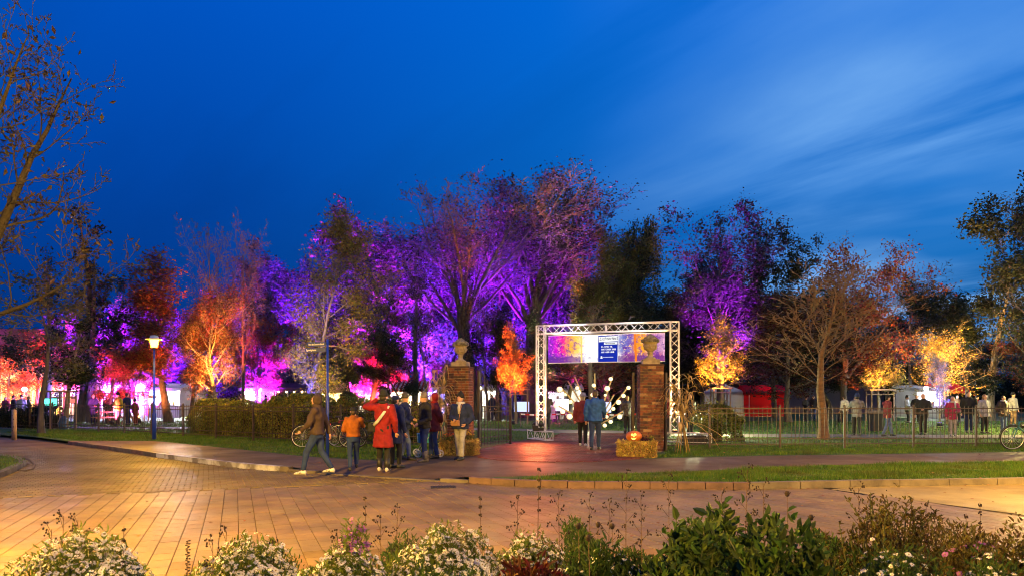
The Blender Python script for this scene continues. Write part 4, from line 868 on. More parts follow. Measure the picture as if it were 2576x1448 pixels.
# bare avenue tree in the verge
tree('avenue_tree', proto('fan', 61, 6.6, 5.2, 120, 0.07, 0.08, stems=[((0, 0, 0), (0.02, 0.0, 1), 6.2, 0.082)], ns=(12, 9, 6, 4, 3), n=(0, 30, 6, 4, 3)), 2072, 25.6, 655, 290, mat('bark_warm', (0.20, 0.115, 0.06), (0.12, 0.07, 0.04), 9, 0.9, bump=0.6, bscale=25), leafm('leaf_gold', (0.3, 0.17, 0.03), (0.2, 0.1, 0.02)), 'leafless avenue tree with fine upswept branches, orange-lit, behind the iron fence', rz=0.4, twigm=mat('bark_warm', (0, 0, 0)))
# near ash at the edge of the frame: stem outside, limbs reaching in
S61 = [((0, 0, 0), (0.10, 0, 1), 8.3, 0.24), ((0.25, 0, 3.6), (0.75, 0.1, 0.95), 6.0, 0.14), ((0.12, 0, 3.0), (0.95, -0.1, 0.42), 3.8, 0.08), ((0.35, 0, 4.6), (0.45, -0.1, 1.0), 5.4, 0.11)]
ash = proto('ragged', 67, 9, 8, 1300, 0.15, 0.12, clump=0.5, asp=0.4, stems=S61, lv=5, n=(0, 9, 6, 4, 3), t=((0, 1), (0.34, 0.98), (0.2, 1), (0.2, 1), (0.2, 1)), env=lambda t, a: 2.4 * (1.15 - 0.5 * t), wig=(0.06, 0.13, 0.16, .18, .2), up=(0.02, 0.09, 0.07, 0.05, 0.03), ratio=(1, 1, 0.5, 0.5, 0.5), Lref=(1, 2.4, 1.2, .5, 1))
tree('ash_tree', ash, -160, 15.5, 90, 0, mat('bark_ash', (0.055, 0.042, 0.028), (0.03, 0.024, 0.018), 9, 0.9, bump=0.6, bscale=25), leafm('leaf_brown_ash', (0.09, 0.06, 0.03), (0.05, 0.04, 0.02)), 'near tree at the picture edge, spreading branches with few hanging leaves over the bollard', rz=0.0, twigm=mat('bark_ash', (0, 0, 0)))

# --- hedges
def hedge(name, a, b, w, h, n, leaf, label, cat='hedge', ls=0.075):
    A, Bv = Vector((*a, 0)), Vector((*b, 0)); d = Bv - A; L = d.length; rs = np.random.RandomState(n)
    e = empty(name, A, atan2(d.y, d.x)); tag(e, label, cat)
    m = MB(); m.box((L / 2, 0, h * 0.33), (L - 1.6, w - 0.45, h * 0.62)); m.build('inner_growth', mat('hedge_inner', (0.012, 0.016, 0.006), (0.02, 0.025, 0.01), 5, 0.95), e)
    k = n; C = np.stack([rs.rand(k) * L, (rs.rand(k) - 0.5) * w, rs.rand(k) * h], 1)
    face = rs.rand(k); C[:, 1] = np.where(face < 0.62, -w / 2 + np.abs(rs.randn(k)) * 0.10, C[:, 1]); C[:, 2] = np.where(face > 0.62, h - np.abs(rs.randn(k)) * 0.10 + 0.10 * np.sin(C[:, 0] * 2.3) + 0.07 * np.sin(C[:, 0] * 5.1), C[:, 2])
    C[:, 1] += 0.12 * np.sin(C[:, 0] * 3 + C[:, 2] * 4) + 0.05 * np.sin(C[:, 0] * 9)
    tp = 0.80 + 0.10 * np.sin(C[:, 0] * 1.1 + 1) + 0.06 * np.sin(C[:, 0] * 2.9) + 0.05 * np.sin(C[:, 0] * 7.3) + 0.15 * C[:, 0] / L; tp *= np.clip(0.55 + C[:, 0] / 1.5, 0, 1) * np.clip(0.6 + (L - C[:, 0]) / 1.2, 0, 1); C[:, 2] *= tp; st = rs.rand(k) < 0.05; C[st, 2] += rs.rand(st.sum()) * 0.28
    u = rs.randn(k, 3); u /= np.linalg.norm(u, axis=1, keepdims=True); v = np.cross(u, rs.randn(k, 3)); v /= np.linalg.norm(v, axis=1, keepdims=True); s = ls * (0.6 + 0.7 * rs.rand(k, 1))
    V = np.stack([C - u * s * .5, C + v * s * .3, C + u * s * .5, C - v * s * .3], 1)
    link('foliage', npmesh('foliage', V.reshape(-1, 3), np.arange(k * 4).reshape(-1, 4), 4), leaf, e); return e
L_hedge = leafm('leaf_hedge', (0.22, 0.21, 0.03), (0.08, 0.095, 0.018), 0.7)
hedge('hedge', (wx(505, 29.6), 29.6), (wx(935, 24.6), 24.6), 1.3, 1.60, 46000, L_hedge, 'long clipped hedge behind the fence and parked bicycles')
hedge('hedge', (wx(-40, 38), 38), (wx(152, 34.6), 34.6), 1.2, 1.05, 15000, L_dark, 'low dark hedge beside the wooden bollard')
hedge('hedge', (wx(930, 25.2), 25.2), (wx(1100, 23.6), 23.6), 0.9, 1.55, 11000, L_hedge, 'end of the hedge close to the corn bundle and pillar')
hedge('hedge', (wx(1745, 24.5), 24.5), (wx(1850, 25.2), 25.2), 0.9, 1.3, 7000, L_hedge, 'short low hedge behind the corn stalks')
for i, (xa, xb, hh, lf, lab) in enumerate(((-120, 420, 3.6, L_pale, 'dim shrub belt behind the stage and the marquees'), (400, 900, 3.4, L_pale, 'dim violet shrub belt behind the orange-lit trunk'), (880, 1380, 4.0, L_pale, 'violet-lit shrub belt behind the striped stall'), (1360, 1860, 4.6, L_dark, 'black shrub belt closing the view through the truss arch'), (1840, 2260, 5.2, L_dark, 'black shrub belt behind the red tent'), (2240, 2700, 4.2, L_dark, 'black shrub belt behind the red-roofed stall'))):
    hedge('shrub_belt', (wx(xa, 77), 77), (wx(xb, 79), 79), 3.0, hh, 15000, lf, lab, 'shrubs', 0.24)
# tree stakes
M_wood = mat('stake_wood', (0.30, 0.20, 0.12), (0.20, 0.13, 0.08), 3, 0.8, bump=0.4, bscale=20, stretch=(1, 1, 0.2))
def stakes(X0, X1, d, topY, label, dep=0.7):
    x0, x1 = wx(X0, d), wx(X1, d); h = wz(topY, d); c = (x0 + x1) / 2; e = empty('tree_stakes', (c, d, 0)); tag(e, label, 'tree support'); w = (x1 - x0) / 2
    for sx in (-1, 1):
        for sy in (-1, 1): rod('stake', (sx * w, sy * dep / 2, 0), (sx * w, sy * dep / 2, h - 0.03), 0.045, M_wood, e)
    for sy in (-1, 1):
        rod('crossbar', (-w - 0.14, sy * dep / 2 - 0.05, h), (w + 0.14, sy * dep / 2 - 0.05, h), 0.05, M_wood, e); rod('crossbar', (-w, sy * dep / 2, h - 0.3), (w, sy * dep / 2, h - 0.3), 0.03, M_wood, e)
    return e
stakes(139, 180, 34, 983, 'wooden stake frame around the young tree with the blue bag')
stakes(1284, 1327, 41, 978, 'wooden stake frame under the flame-shaped orange maple')
stakes(1792, 1833, 46, 975, 'wooden stake frame under the wide amber maple')
stakes(2186, 2241, 46, 979, 'wooden stake frame under the small yellow maple')
stakes(267, 283, 42, 988, 'thin stake frame before the violet-lit wall of tents', .5)
stakes(342, 368, 44, 985, 'stake frame glowing orange near the street lamp', .5)
# ------------------------------------------------------------------ people
M_skin = mat('skin', (0.55, 0.32, 0.22), (0.48, 0.26, 0.18), 14, 0.55, bump=0.1)
M_eye = mat('eye_dark', (0.02, 0.015, 0.012), None, rough=0.3); M_lip = mat('lips', (0.35, 0.12, 0.10), None, rough=0.5)
def cloth(n, c, f=0.6, rough=0.85): return mat('cloth_' + n, c, tuple(x * f for x in c), 7, rough, bump=0.8, bscale=11, detail=5)
C_ = dict(red=cloth('red', (0.26, 0.006, 0.010)), darkred=cloth('dark_red', (0.15, 0.015, 0.025)), maroon=cloth('maroon', (0.20, 0.03, 0.04)), navy=cloth('navy', (0.010, 0.022, 0.10)), blue=cloth('blue', (0.02, 0.10, 0.42)), jeans=cloth('jeans', (0.018, 0.042, 0.16)), ljeans=cloth('light_jeans', (0.09, 0.13, 0.28)),
          black=cloth('black', (0.014, 0.014, 0.017)), brown=cloth('brown', (0.06, 0.035, 0.03)), grey=cloth('grey', (0.20, 0.20, 0.21)), lgrey=cloth('light_grey', (0.40, 0.39, 0.40)), olive=cloth('olive', (0.07, 0.065, 0.05)), orange=cloth('orange', (0.36, 0.10, 0.008)), white=cloth('white', (0.6, 0.58, 0.55)), tan=cloth('tan', (0.36, 0.22, 0.12)), magenta=cloth('magenta', (0.38, 0.03, 0.10)), yellow=cloth('yellow', (0.5, 0.42, 0.03)), puffer=cloth('puffer', (0.055, 0.05, 0.05), 0.5, 0.45), greige=cloth('greige', (0.22, 0.18, 0.16)))
H_ = dict(brown=mat('hair_brown', (0.06, 0.035, 0.02), (0.03, 0.018, 0.01), 30, 0.5, bump=0.6, stretch=(1, 1, .15)), grey=mat('hair_grey', (0.42, 0.40, 0.37), (0.28, 0.26, 0.24), 30, 0.5, bump=0.6, stretch=(1, 1, .15)), blond=mat('hair_blond', (0.36, 0.20, 0.08), (0.24, 0.13, 0.05), 30, 0.5, bump=0.6, stretch=(1, 1, .15)), dark=mat('hair_dark', (0.02, 0.013, 0.01), (0.012, 0.008, 0.006), 30, 0.5, bump=0.6))
M_shoe = mat('shoe_black', (0.02, 0.02, 0.022), None, rough=0.5); M_shoew = mat('shoe_white', (0.65, 0.63, 0.6), (0.5, 0.48, 0.46), 12, 0.55); M_boot = mat('boot_grey', (0.16, 0.14, 0.12), (0.10, 0.09, 0.08), 12, 0.7)
M_sole = mat('sole', (0.5, 0.48, 0.45), None, rough=0.7); M_stripe = mat('shoe_stripe', (0.02, 0.02, 0.03), None, rough=0.6)
REM = []
def rem(o, vs, extra=None):
    md = o.modifiers.new('fuse', 'REMESH'); md.mode = 'VOXEL'; md.voxel_size = vs; md.use_smooth_shade = True
    sm_ = o.modifiers.new('soft', 'SMOOTH'); sm_.factor = 0.5; sm_.iterations = 2; REM.append((o, extra)); return o
def finish_remesh():
    dg = bpy.context.evaluated_depsgraph_get()
    for o, extra in REM:
        me = bpy.data.meshes.new_from_object(o.evaluated_get(dg)); o.modifiers.clear(); mats = list(o.data.materials)
        if o.name.split('.')[0] in ('jacket', 'coat', 'trousers'):      # creases and folds of worn cloth
            n = len(me.vertices); co = np.zeros(n * 3, np.float32); me.vertices.foreach_get('co', co); co = co.reshape(-1, 3); no_ = np.zeros(n * 3, np.float32); me.vertices.foreach_get('normal', no_); no_ = no_.reshape(-1, 3)
            ph = NR.rand(8) * 6.28; a = np.zeros(n)
            for k in range(4): a += np.sin(co[:, 0] * (14 + 9 * k) + co[:, 2] * (10 - 7 * k) + ph[k] + 1.5 * np.sin(co[:, 2] * 9 + ph[k + 4])) * np.sin(co[:, 1] * (12 + 5 * k) + co[:, 2] * (8 + 6 * k) + ph[7 - k])
            co += no_ * (a * (0.0025 if o.name.startswith('trousers') else 0.0055) + (0.005 if o.name.startswith('trousers') else 0.001))[:, None]; me.vertices.foreach_set('co', co.ravel())
        if extra is not None:
            bmh = bmesh.new(); bmh.from_mesh(me); bmh.from_mesh(extra); bmh.to_mesh(me); bmh.free()
        me.materials.clear()
        for x in mats: me.materials.append(x)
        me.polygons.foreach_set('use_smooth', np.ones(len(me.polygons), bool)); o.data = me
    REM.clear()
ARMS = {  # elbow, hand in units of body height for the right-hand side (x>0), forward is -y
    'hang': ((0.150, 0.015, 0.630), (0.155, -0.030, 0.480)), 'swingf': ((0.145, -0.05, 0.640), (0.135, -0.16, 0.545)), 'swingb': ((0.150, 0.075, 0.640), (0.145, 0.110, 0.505)),
    'pocket': ((0.180, 0.040, 0.630), (0.115, -0.055, 0.540)), 'front': ((0.155, -0.01, 0.640), (0.030, -0.135, 0.610)), 'face': ((0.235, -0.05, 0.800), (0.085, -0.10, 0.900)),
    'phone': ((0.145, -0.10, 0.700), (0.04, -0.19, 0.860)), 'up': ((0.16, -0.08, 0.86), (0.08, -0.12, 1.02)), 'push': ((0.150, 0.01, 0.635), (0.12, -0.15, 0.565)), 'back': ((0.165, 0.06, 0.650), (0.06, 0.10, 0.560))}
def person(x, y, H, face, label, top='black', legs='jeans', arms=('hang', 'hang'), stride=(0.0, 0.0), coat=0.46, hat=None, hatc='black', hair='brown', long_hair=False, shoe='black', hood=None, bulk=1.0, lift=(0, 0), group=None, vs=0.017, tilt=0.0, scarf=None, z=0.0, sleeve=None, seat=False, boot=None):
    e = empty('person', (x, y, z), R(face)); tag(e, label, 'person', group)
    h = H; J = {}
    hand = []
    for i, s in enumerate((1, -1)):
        el, ha = ARMS[arms[i]]; sh = Vector((0.105 * bulk * s, 0.005, 0.800)); J['sh', s] = sh * h; J['el', s] = Vector((el[0] * s, el[1], el[2])) * h; J['ha', s] = Vector((ha[0] * s, ha[1], ha[2])) * h
        f = stride[i]; hip = Vector((0.050 * s, 0, 0.50)); an = Vector((0.052 * s, -f, 0.045 + lift[i])); kn = (hip + an) / 2 + Vector((0, -0.018 - abs(f) * 0.12 - lift[i] * 0.6, 0.012))
        J['hip', s], J['kn', s], J['an', s] = hip * h, kn * h, an * h
    hc = Vector((0, -0.012 - tilt * 0.03, 0.930)) * h
    # body
    b = MB()
    b.path([Vector((0, 0.005, 0.83)) * h, Vector((0, -0.004, 0.885)) * h], 0.032 * h, 8)
    def ring(z, rx, ry, cy=0.0, n=14): return [Vector((rx * cos(2 * pi * j / n), cy + ry * sin(2 * pi * j / n), z)) * h for j in range(n)]
    b.loft([ring(0.47, 0.075, 0.06), ring(0.52, 0.088, 0.062), ring(0.60, 0.072, 0.052), ring(0.70, 0.085, 0.058), ring(0.80, 0.082, 0.05), ring(0.845, 0.035, 0.035)])
    b.ell(hc, (0.043 * h, 0.054 * h, 0.066 * h), n=14, k=10); b.ell(hc + Vector((0, -0.022, -0.03)) * h, (0.032 * h, 0.034 * h, 0.036 * h))
    b.path([hc + Vector((0, -0.052, 0.008)) * h, hc + Vector((0, -0.066, -0.012)) * h], [0.006 * h, 0.011 * h], 6)
    for s in (1, -1):
        b.ell(hc + Vector((0.045 * s, 0.004, -0.004)) * h, (0.007 * h, 0.013 * h, 0.018 * h), n=8, k=6)
        b.path([J['sh', s], J['el', s]], [0.030 * h, 0.022 * h], 8); b.path([J['el', s], J['ha', s]], [0.023 * h, 0.014 * h], 8); b.ell(J['el', s], (0.022 * h,) * 3, n=8, k=6); b.ell(J['sh', s], (0.031 * h,) * 3, n=8, k=6)
        b.path([J['hip', s], J['kn', s]], [0.047 * h, 0.030 * h], 8); b.path([J['kn', s], J['an', s]], [0.031 * h, 0.019 * h], 8); b.ell(J['kn', s], (0.030 * h,) * 3, n=8, k=6)
        b.path([J['an', s] + Vector((0, 0.02 * h, -0.022 * h)), J['an', s] + Vector((0, -0.085 * h, -0.026 * h))], [0.021 * h, 0.016 * h], 8)
    x_ = MB()
    for s in (1, -1):
        d = (J['ha', s] - J['el', s]).normalized(); side = d.cross(Vector((0, 1, 0)) if abs(d.y) < 0.8 else Vector((0, 0, 1))).normalized(); nrm = d.cross(side)
        p = J['ha', s]; b.ell(p + d * 0.022 * h, (0.019 * h, 0.019 * h, 0.022 * h), n=8, k=6)
        for k, (o_, L) in enumerate(((-1.5, 0.036), (-0.5, 0.042), (0.5, 0.040), (1.5, 0.031))):
            q = p + d * 0.034 * h + side * o_ * 0.0085 * h
            x_.path([q, q + d * L * 0.5 * h + nrm * 0.004 * h, q + d * L * 0.85 * h + nrm * 0.016 * h, q + d * L * 0.9 * h + nrm * 0.028 * h], [0.0052 * h, 0.005 * h, 0.0045 * h, 0.003 * h], 5)
        q = p + d * 0.014 * h - side * 0.016 * h; x_.path([q, q + d * 0.018 * h - side * 0.012 * h + nrm * 0.006 * h, q + d * 0.034 * h - side * 0.013 * h + nrm * 0.012 * h], [0.0065 * h, 0.0055 * h, 0.004 * h], 5)
        ey = hc + Vector((0.0175 * s, -0.0505, 0.008)) * h; x_.ell(ey, (0.0075 * h, 0.004 * h, 0.0042 * h), n=8, k=6, mi=1)
        x_.path([ey + Vector((-0.010, -0.002, 0.011)) * h, ey + Vector((0.010, -0.001, 0.010)) * h], 0.0022 * h, 5, mi=1)
    x_.ell(hc + Vector((0, -0.0555, -0.034)) * h, (0.014 * h, 0.004 * h, 0.0038 * h), n=8, k=6, mi=2)
    o = b.build('body', [M_skin, M_eye, M_lip], e); rem(o, vs * 0.72, x_.mesh())
    # trousers
    t = MB(); wl = 1.0
    t.loft([ring(0.455, 0.085, 0.066), ring(0.52, 0.098, 0.072), ring(0.60, 0.088, 0.062)])
    for s in (1, -1):
        t.path([J['hip', s] + Vector((0, 0, 0.01 * h)), J['kn', s]], [0.056 * h, 0.038 * h], 10); t.path([J['kn', s], J['an', s] + Vector((0, 0, 0.012 * h))], [0.039 * h, 0.029 * h], 10); t.ell(J['kn', s], (0.038 * h,) * 3, n=8, k=6)
    rem(t.build('trousers', C_[legs], e), vs)
    # shoes
    sm_ = {'black': M_shoe, 'white': M_shoew, 'boot': M_boot}[shoe]
    for s in (1, -1):
        a = J['an', s]; k = MB()
        k.loft([[a + Vector((0.026 * h * cos(2 * pi * j / 10) * wx_, yy * h + 0.0 * h, -0.045 * h + zt * h * (0.5 + 0.5 * sin(2 * pi * j / 10)) + 0.001)) for j in range(10)] for yy, wx_, zt in ((0.038, 0.7, 0.05), (0.02, 0.95, 0.062), (-0.02, 0.95, 0.058), (-0.055, 1.1, 0.042), (-0.09, 1.05, 0.034), (-0.115, 0.6, 0.02))])
        q = k.build('shoe', sm_, e)
        if shoe == 'boot' or boot: 
            k = MB(); k.path([a + Vector((0, 0, -0.01 * h)), a + Vector((0, 0.0, 0.09 * h)) + (J['kn', s] - a) * 0.12], [0.033 * h, 0.036 * h], 10); k.build('boot_shaft', M_boot if shoe == 'boot' else M_shoe, e)
        if shoe == 'white':
            k = MB()
            for j in range(3): k.box(a + Vector((0, -0.02 * h - j * 0.018 * h, -0.022 * h)), (0.058 * h, 0.006 * h, 0.022 * h), (R(25), 0, 0))
            k.build('shoe_stripes', M_stripe, e)
    # jacket
    j_ = MB(); bk = bulk; c0 = coat; fl = 1.0 + (0.6 - c0) * 0.8
    rings = []
    for z_, rx, ry, cy in ((c0, 0.105 * fl, 0.082 * fl, 0), (c0 + 0.02, 0.106 * fl, 0.083 * fl, 0), ((c0 + 0.62) / 2, 0.100 * (1 + fl) / 2, 0.078, 0), (0.63, 0.098, 0.075, 0.0), (0.70, 0.112, 0.080, 0.002), (0.77, 0.114, 0.075, 0.006), (0.815, 0.100, 0.060, 0.008), (0.845, 0.062, 0.05, 0.006), (0.872, 0.046, 0.046, 0.002)):
        rings.append(ring(z_, rx * bk, ry * bk, cy))
    j_.loft(rings)
    for s in (1, -1):
        e2 = J['ha', s] + (J['el', s] - J['ha', s]).normalized() * 0.004 * h
        sh = J['sh', s]; j_.path([sh, (sh + J['el', s]) / 2, J['el', s]], [0.048 * h * bk, 0.043 * h * bk, 0.037 * h * bk], 10); j_.path([J['el', s], e2], [0.038 * h * bk, 0.028 * h * bk], 10); j_.ell(J['el', s], (0.038 * h * bk,) * 3, n=10, k=7); j_.ell(sh, (0.048 * h * bk,) * 3, n=10, k=7)
        for q_ in range(3):      # sleeve folds at the elbow
            pe = J['el', s].lerp(sh, 0.10 + 0.14 * q_); j_.ell(pe, (0.041 * h * bk, 0.041 * h * bk, 0.010 * h), rot=(rng.uniform(-.5, .5), rng.uniform(-.5, .5), 0), n=10, k=6)
    if top == 'puffer':
        for q_ in range(7):
            zq = c0 + 0.03 + q_ * (0.80 - c0) / 7; j_.loft([ring(zq, 0.108 * bk, 0.083 * bk), ring(zq + 0.014, 0.117 * bk, 0.091 * bk), ring(zq + 0.03, 0.108 * bk, 0.083 * bk)])
    rem(j_.build('coat' if coat < 0.42 else 'jacket', C_[top], e), vs)
    if hood:
        k = MB(); n_ = 14
        if hood[1] == 'up':
            k.ell(hc + Vector((0, 0.016, 0.006)) * h, (0.058 * h, 0.060 * h, 0.078 * h), n=14, k=10); k.path([hc + Vector((0, 0.02, -0.05)) * h, hc + Vector((0, 0.01, -0.09)) * h], [0.055 * h, 0.062 * h], 12)
        else: k.ell(Vector((0, 0.052, 0.85)) * h, (0.062 * h, 0.032 * h, 0.036 * h), n=12, k=8)
        k.build('hood', C_[hood[0]], e)
    if hat == 'beanie':
        k = MB(); k.lathe([(0.0, -0.012 * h), (0.053 * h, -0.012 * h), (0.0555 * h, 0.004 * h), (0.054 * h, 0.012 * h), (0.052 * h, 0.03 * h), (0.044 * h, 0.058 * h), (0.026 * h, 0.078 * h), (0.0, 0.084 * h)], (hc.x, hc.y + 0.008 * h, hc.z + 0.018 * h), n=20)
        k.lathe([(0.0, -0.02 * h), (0.0575 * h, -0.02 * h), (0.059 * h, 0.0), (0.0575 * h, 0.012 * h), (0, 0.012 * h)], (hc.x, hc.y + 0.008 * h, hc.z + 0.02 * h), n=20); k.build('beanie', C_[hatc], e)
    elif hat == 'bobble':
        k = MB(); k.lathe([(0.0, -0.012 * h), (0.054 * h, -0.012 * h), (0.057 * h, 0.02 * h), (0.048 * h, 0.05 * h), (0.028 * h, 0.075 * h), (0.010 * h, 0.095 * h), (0, 0.10 * h)], (hc.x, hc.y + 0.010 * h, hc.z + 0.018 * h), n=20)
        k.ell((hc.x, hc.y - 0.046 * h, hc.z + 0.04 * h), (0.006 * h, 0.003 * h, 0.006 * h)); k.build('knit_hat', C_[hatc], e)
    elif hat == 'cap':
        k = MB(); k.ell(hc + Vector((0, 0.006, 0.026)) * h, (0.052 * h, 0.060 * h, 0.046 * h), n=14, k=8); k.box(hc + Vector((0, -0.075, 0.028)) * h, (0.07 * h, 0.05 * h, 0.008 * h), (R(10), 0, 0)); k.build('cap', C_[hatc], e)
    elif hat == 'brim':
        k = MB(); k.lathe([(0, 0), (0.10 * h, -0.012 * h), (0.10 * h, -0.006 * h), (0.058 * h, 0.008 * h), (0.052 * h, 0.05 * h), (0.03 * h, 0.062 * h), (0, 0.064 * h)], (hc.x, hc.y + 0.005 * h, hc.z + 0.026 * h), n=20); k.build('hat', C_[hatc], e)
    if hair:
        k = MB(); hy = 0.012
        if not hat: k.ell(hc + Vector((0, hy, 0.013)) * h, (0.049 * h, 0.054 * h, 0.062 * h), n=14, k=10)
        k.ell(hc + Vector((0, 0.026, -0.012)) * h, (0.046 * h, 0.040 * h, 0.050 * h), n=14, k=9)
        if long_hair:
            k.path([hc + Vector((0, 0.022, 0.0)) * h, hc + Vector((0, 0.042, -0.06)) * h, hc + Vector((0, 0.06, -0.13)) * h], [0.048 * h, 0.046 * h, 0.022 * h], 12, flat=0.6)
            for s in (1, -1): k.path([hc + Vector((0.036 * s, 0.005, 0.02)) * h, hc + Vector((0.046 * s, 0.0, -0.05)) * h, hc + Vector((0.052 * s, -0.01, -0.11)) * h], [0.018 * h, 0.02 * h, 0.010 * h], 8)
        rem(k.build('hair', H_[hair], e), vs)
    if scarf:
        k = MB(); k.torus(Vector((0, 0.0, 0.86)) * h, 0.047 * h, 0.022 * h, 'Z', 18, 8); k.path([Vector((0.02, -0.06, 0.86)) * h, Vector((0.025, -0.09, 0.80)) * h, Vector((0.03, -0.09, 0.70)) * h], [0.02 * h, 0.024 * h, 0.02 * h], 8, flat=0.5); k.build('scarf', C_[scarf], e)
    return e, J, h
def strap(parent, pts, r, m, name='strap', flat=0.3):
    k = MB(); k.path(pts, r, 8, flat=flat); return k.build(name, m, parent)
def bag_thing(name, label, cat, e, c, size, m, strap_pts=None, strap_m=None, rz=0.0, r=0.016):
    """a bag is its own thing: placed where its wearer stands"""
    M = Matrix.Translation(e.location) @ Matrix.Rotation(e.rotation_euler.z, 4, 'Z')
    b = empty(name, M @ Vector(c), e.rotation_euler.z + rz); tag(b, label, cat)
    k = MB(); k.box((0, 0, 0), size, taper=0.9); me = k.build('bag_body', m, b); md = me.modifiers.new('round', 'BEVEL'); md.width = min(size) * 0.28; md.segments = 3
    k = MB(); k.box((0, -size[1] / 2 - 0.004, size[2] * 0.18), (size[0] * 0.92, 0.008, size[2] * 0.5)); k.build('flap', m, b)
    if strap_pts:
        inv = (Matrix.Translation(b.location) @ Matrix.Rotation(b.rotation_euler.z, 4, 'Z')).inverted() @ M
        k = MB(); k.path([inv @ Vector(p) for p in strap_pts], r, 8, flat=0.35); k.build('strap', strap_m or m, b)
    return b
def P(X, Y): return gd(X, Y)
# group on the footpath
x, y = P(798, 1192); person(x, y, 1.62, -95, 'person striding past in white striped trainers, brown hooded top and dark red jacket', 'brown', 'jeans', ('swingf', 'swingb'), (0.16, -0.17), 0.50, hood=('brown', 'up'), hair='brown', shoe='white', lift=(0, 0.02))
e, J, h = person(*P(889, 1182), 1.36, -165, 'child in orange top and black cap walking away with bent arms', 'orange', 'jeans', ('front', 'phone'), (-0.05, 0.14), 0.53, hat='cap', hatc='black', hair='brown', lift=(0.0, 0.03))
e, J, h = person(*P(964, 1184), 1.70, 178, 'person in long red coat seen from behind, hand raised to the face', 'red', 'black', ('face', 'hang'), (0.03, -0.02), 0.30, hat='beanie', hatc='black', hair='dark', shoe='white', boot=True, scarf='black')
bag_thing('shoulder_bag', 'small black bag on a wide pale strap across the long red coat', 'bag', e, (0.20, 0.02, 0.93), (0.26, 0.12, 0.20), C_['black'], [(-0.10, -0.08, 1.42), (-0.13, 0.08, 1.38), (-0.03, 0.15, 1.22), (0.08, 0.155, 1.07), (0.18, 0.10, 0.98)], C_['white'], r=0.032)
person(*P(993, 1176), 1.62, 150, 'person in long dark blue coat half hidden behind the long red coat', 'navy', 'black', ('pocket', 'hang'), (0.0, 0.03), 0.34, hat='cap', hatc='navy', hair='dark')
e, J, h = person(*P(1018, 1155), 1.66, 75, 'person in blue-grey jacket with light hood and knapsack, facing the queue', 'navy', 'ljeans', ('front', 'push'), (-0.08, 0.10), 0.47, hat='beanie', hatc='olive', hair='grey', hood=('lgrey', 'down'), bulk=1.06)
bag_thing('backpack', 'grey and black knapsack worn over the blue-grey jacket', 'backpack', e, (0, 0.19, 1.16), (0.28, 0.15, 0.40), cloth('pack', (0.16, 0.15, 0.14)), [(0.10, 0.12, 1.34), (0.11, 0.0, 1.40), (0.11, -0.11, 1.28), (0.11, -0.10, 1.10), (0.10, 0.10, 1.0)], C_['lgrey'], r=0.02)
person(*P(1068, 1160), 1.67, -60, 'person in black jacket and grey beanie turned towards the red hood', 'black', 'jeans', ('push', 'pocket'), (0.02, -0.05), 0.49, hat='beanie', hatc='greige', hair=None, shoe='boot', bulk=1.05)
person(*P(1093, 1151), 1.68, -75, 'person in red jacket with the hood up behind a rollator', 'darkred', 'jeans', ('back', 'push'), (-0.03, 0.04), 0.42, hood=('red', 'up'), hair='brown', bulk=1.08)
e, J, h = person(*P(1159, 1155), 1.66, -28, 'woman in navy jacket, black pointed knit hat and grey trousers by the hay bale', 'navy', 'lgrey', ('pocket', 'front'), (0.05, -0.02), 0.47, hat='bobble', hatc='black', hair='brown', bulk=1.18, scarf='white')
bag_thing('crossbody_bag', 'tan leather bag on a thin strap in front of the quilted navy jacket', 'bag', e, (-0.03, -0.185, 0.93), (0.24, 0.07, 0.15), mat('tan_leather', (0.42, 0.22, 0.11), (0.3, 0.15, 0.08), 8, 0.5, bump=0.3), [(0.10, 0.04, 1.44), (0.10, -0.11, 1.38), (0.08, -0.165, 1.20), (0.06, -0.18, 1.0)], r=0.008)
# couple in the gate
person(*P(1466, 1121), 1.70, 172, 'woman in maroon jacket and pale hat walking in beside the man in blue', 'maroon', 'black', ('hang', 'front'), (0.06, -0.07), 0.46, hat='brim', hatc='lgrey', hair='grey', shoe='white', bulk=1.05)
person(*P(1497, 1131), 1.80, 168, 'man in bright blue jacket walking away through the gate', 'blue', 'jeans', ('hang', 'swingf'), (-0.10, 0.07), 0.48, hair='brown', bulk=1.1)
person(*P(1578, 1090), 1.66, 170, 'woman in dark quilted jacket standing on the park path beyond the gate', 'puffer', 'black', ('front', 'front'), (0.02, 0.0), 0.47, hair='blond', vs=0.02, boot=True)
person(*P(1376, 1079), 1.80, 185, 'person in dark jacket raising both arms behind the truss post', 'brown', 'black', ('up', 'phone'), (0.0, 0.02), 0.46, hair='dark', vs=0.02)
person(*P(1735, 1094), 1.72, 20, 'person in black standing behind the corn stalks by the path', 'black', 'black', ('hang', 'hang'), (0, 0.02), 0.44, hair='brown', vs=0.024)
person(*P(1682, 1094), 1.60, -70, 'person in red jacket holding a glowing phone behind the pillar', 'red', 'black', ('phone', 'phone'), (0, 0.0), 0.46, hair='dark', vs=0.024)
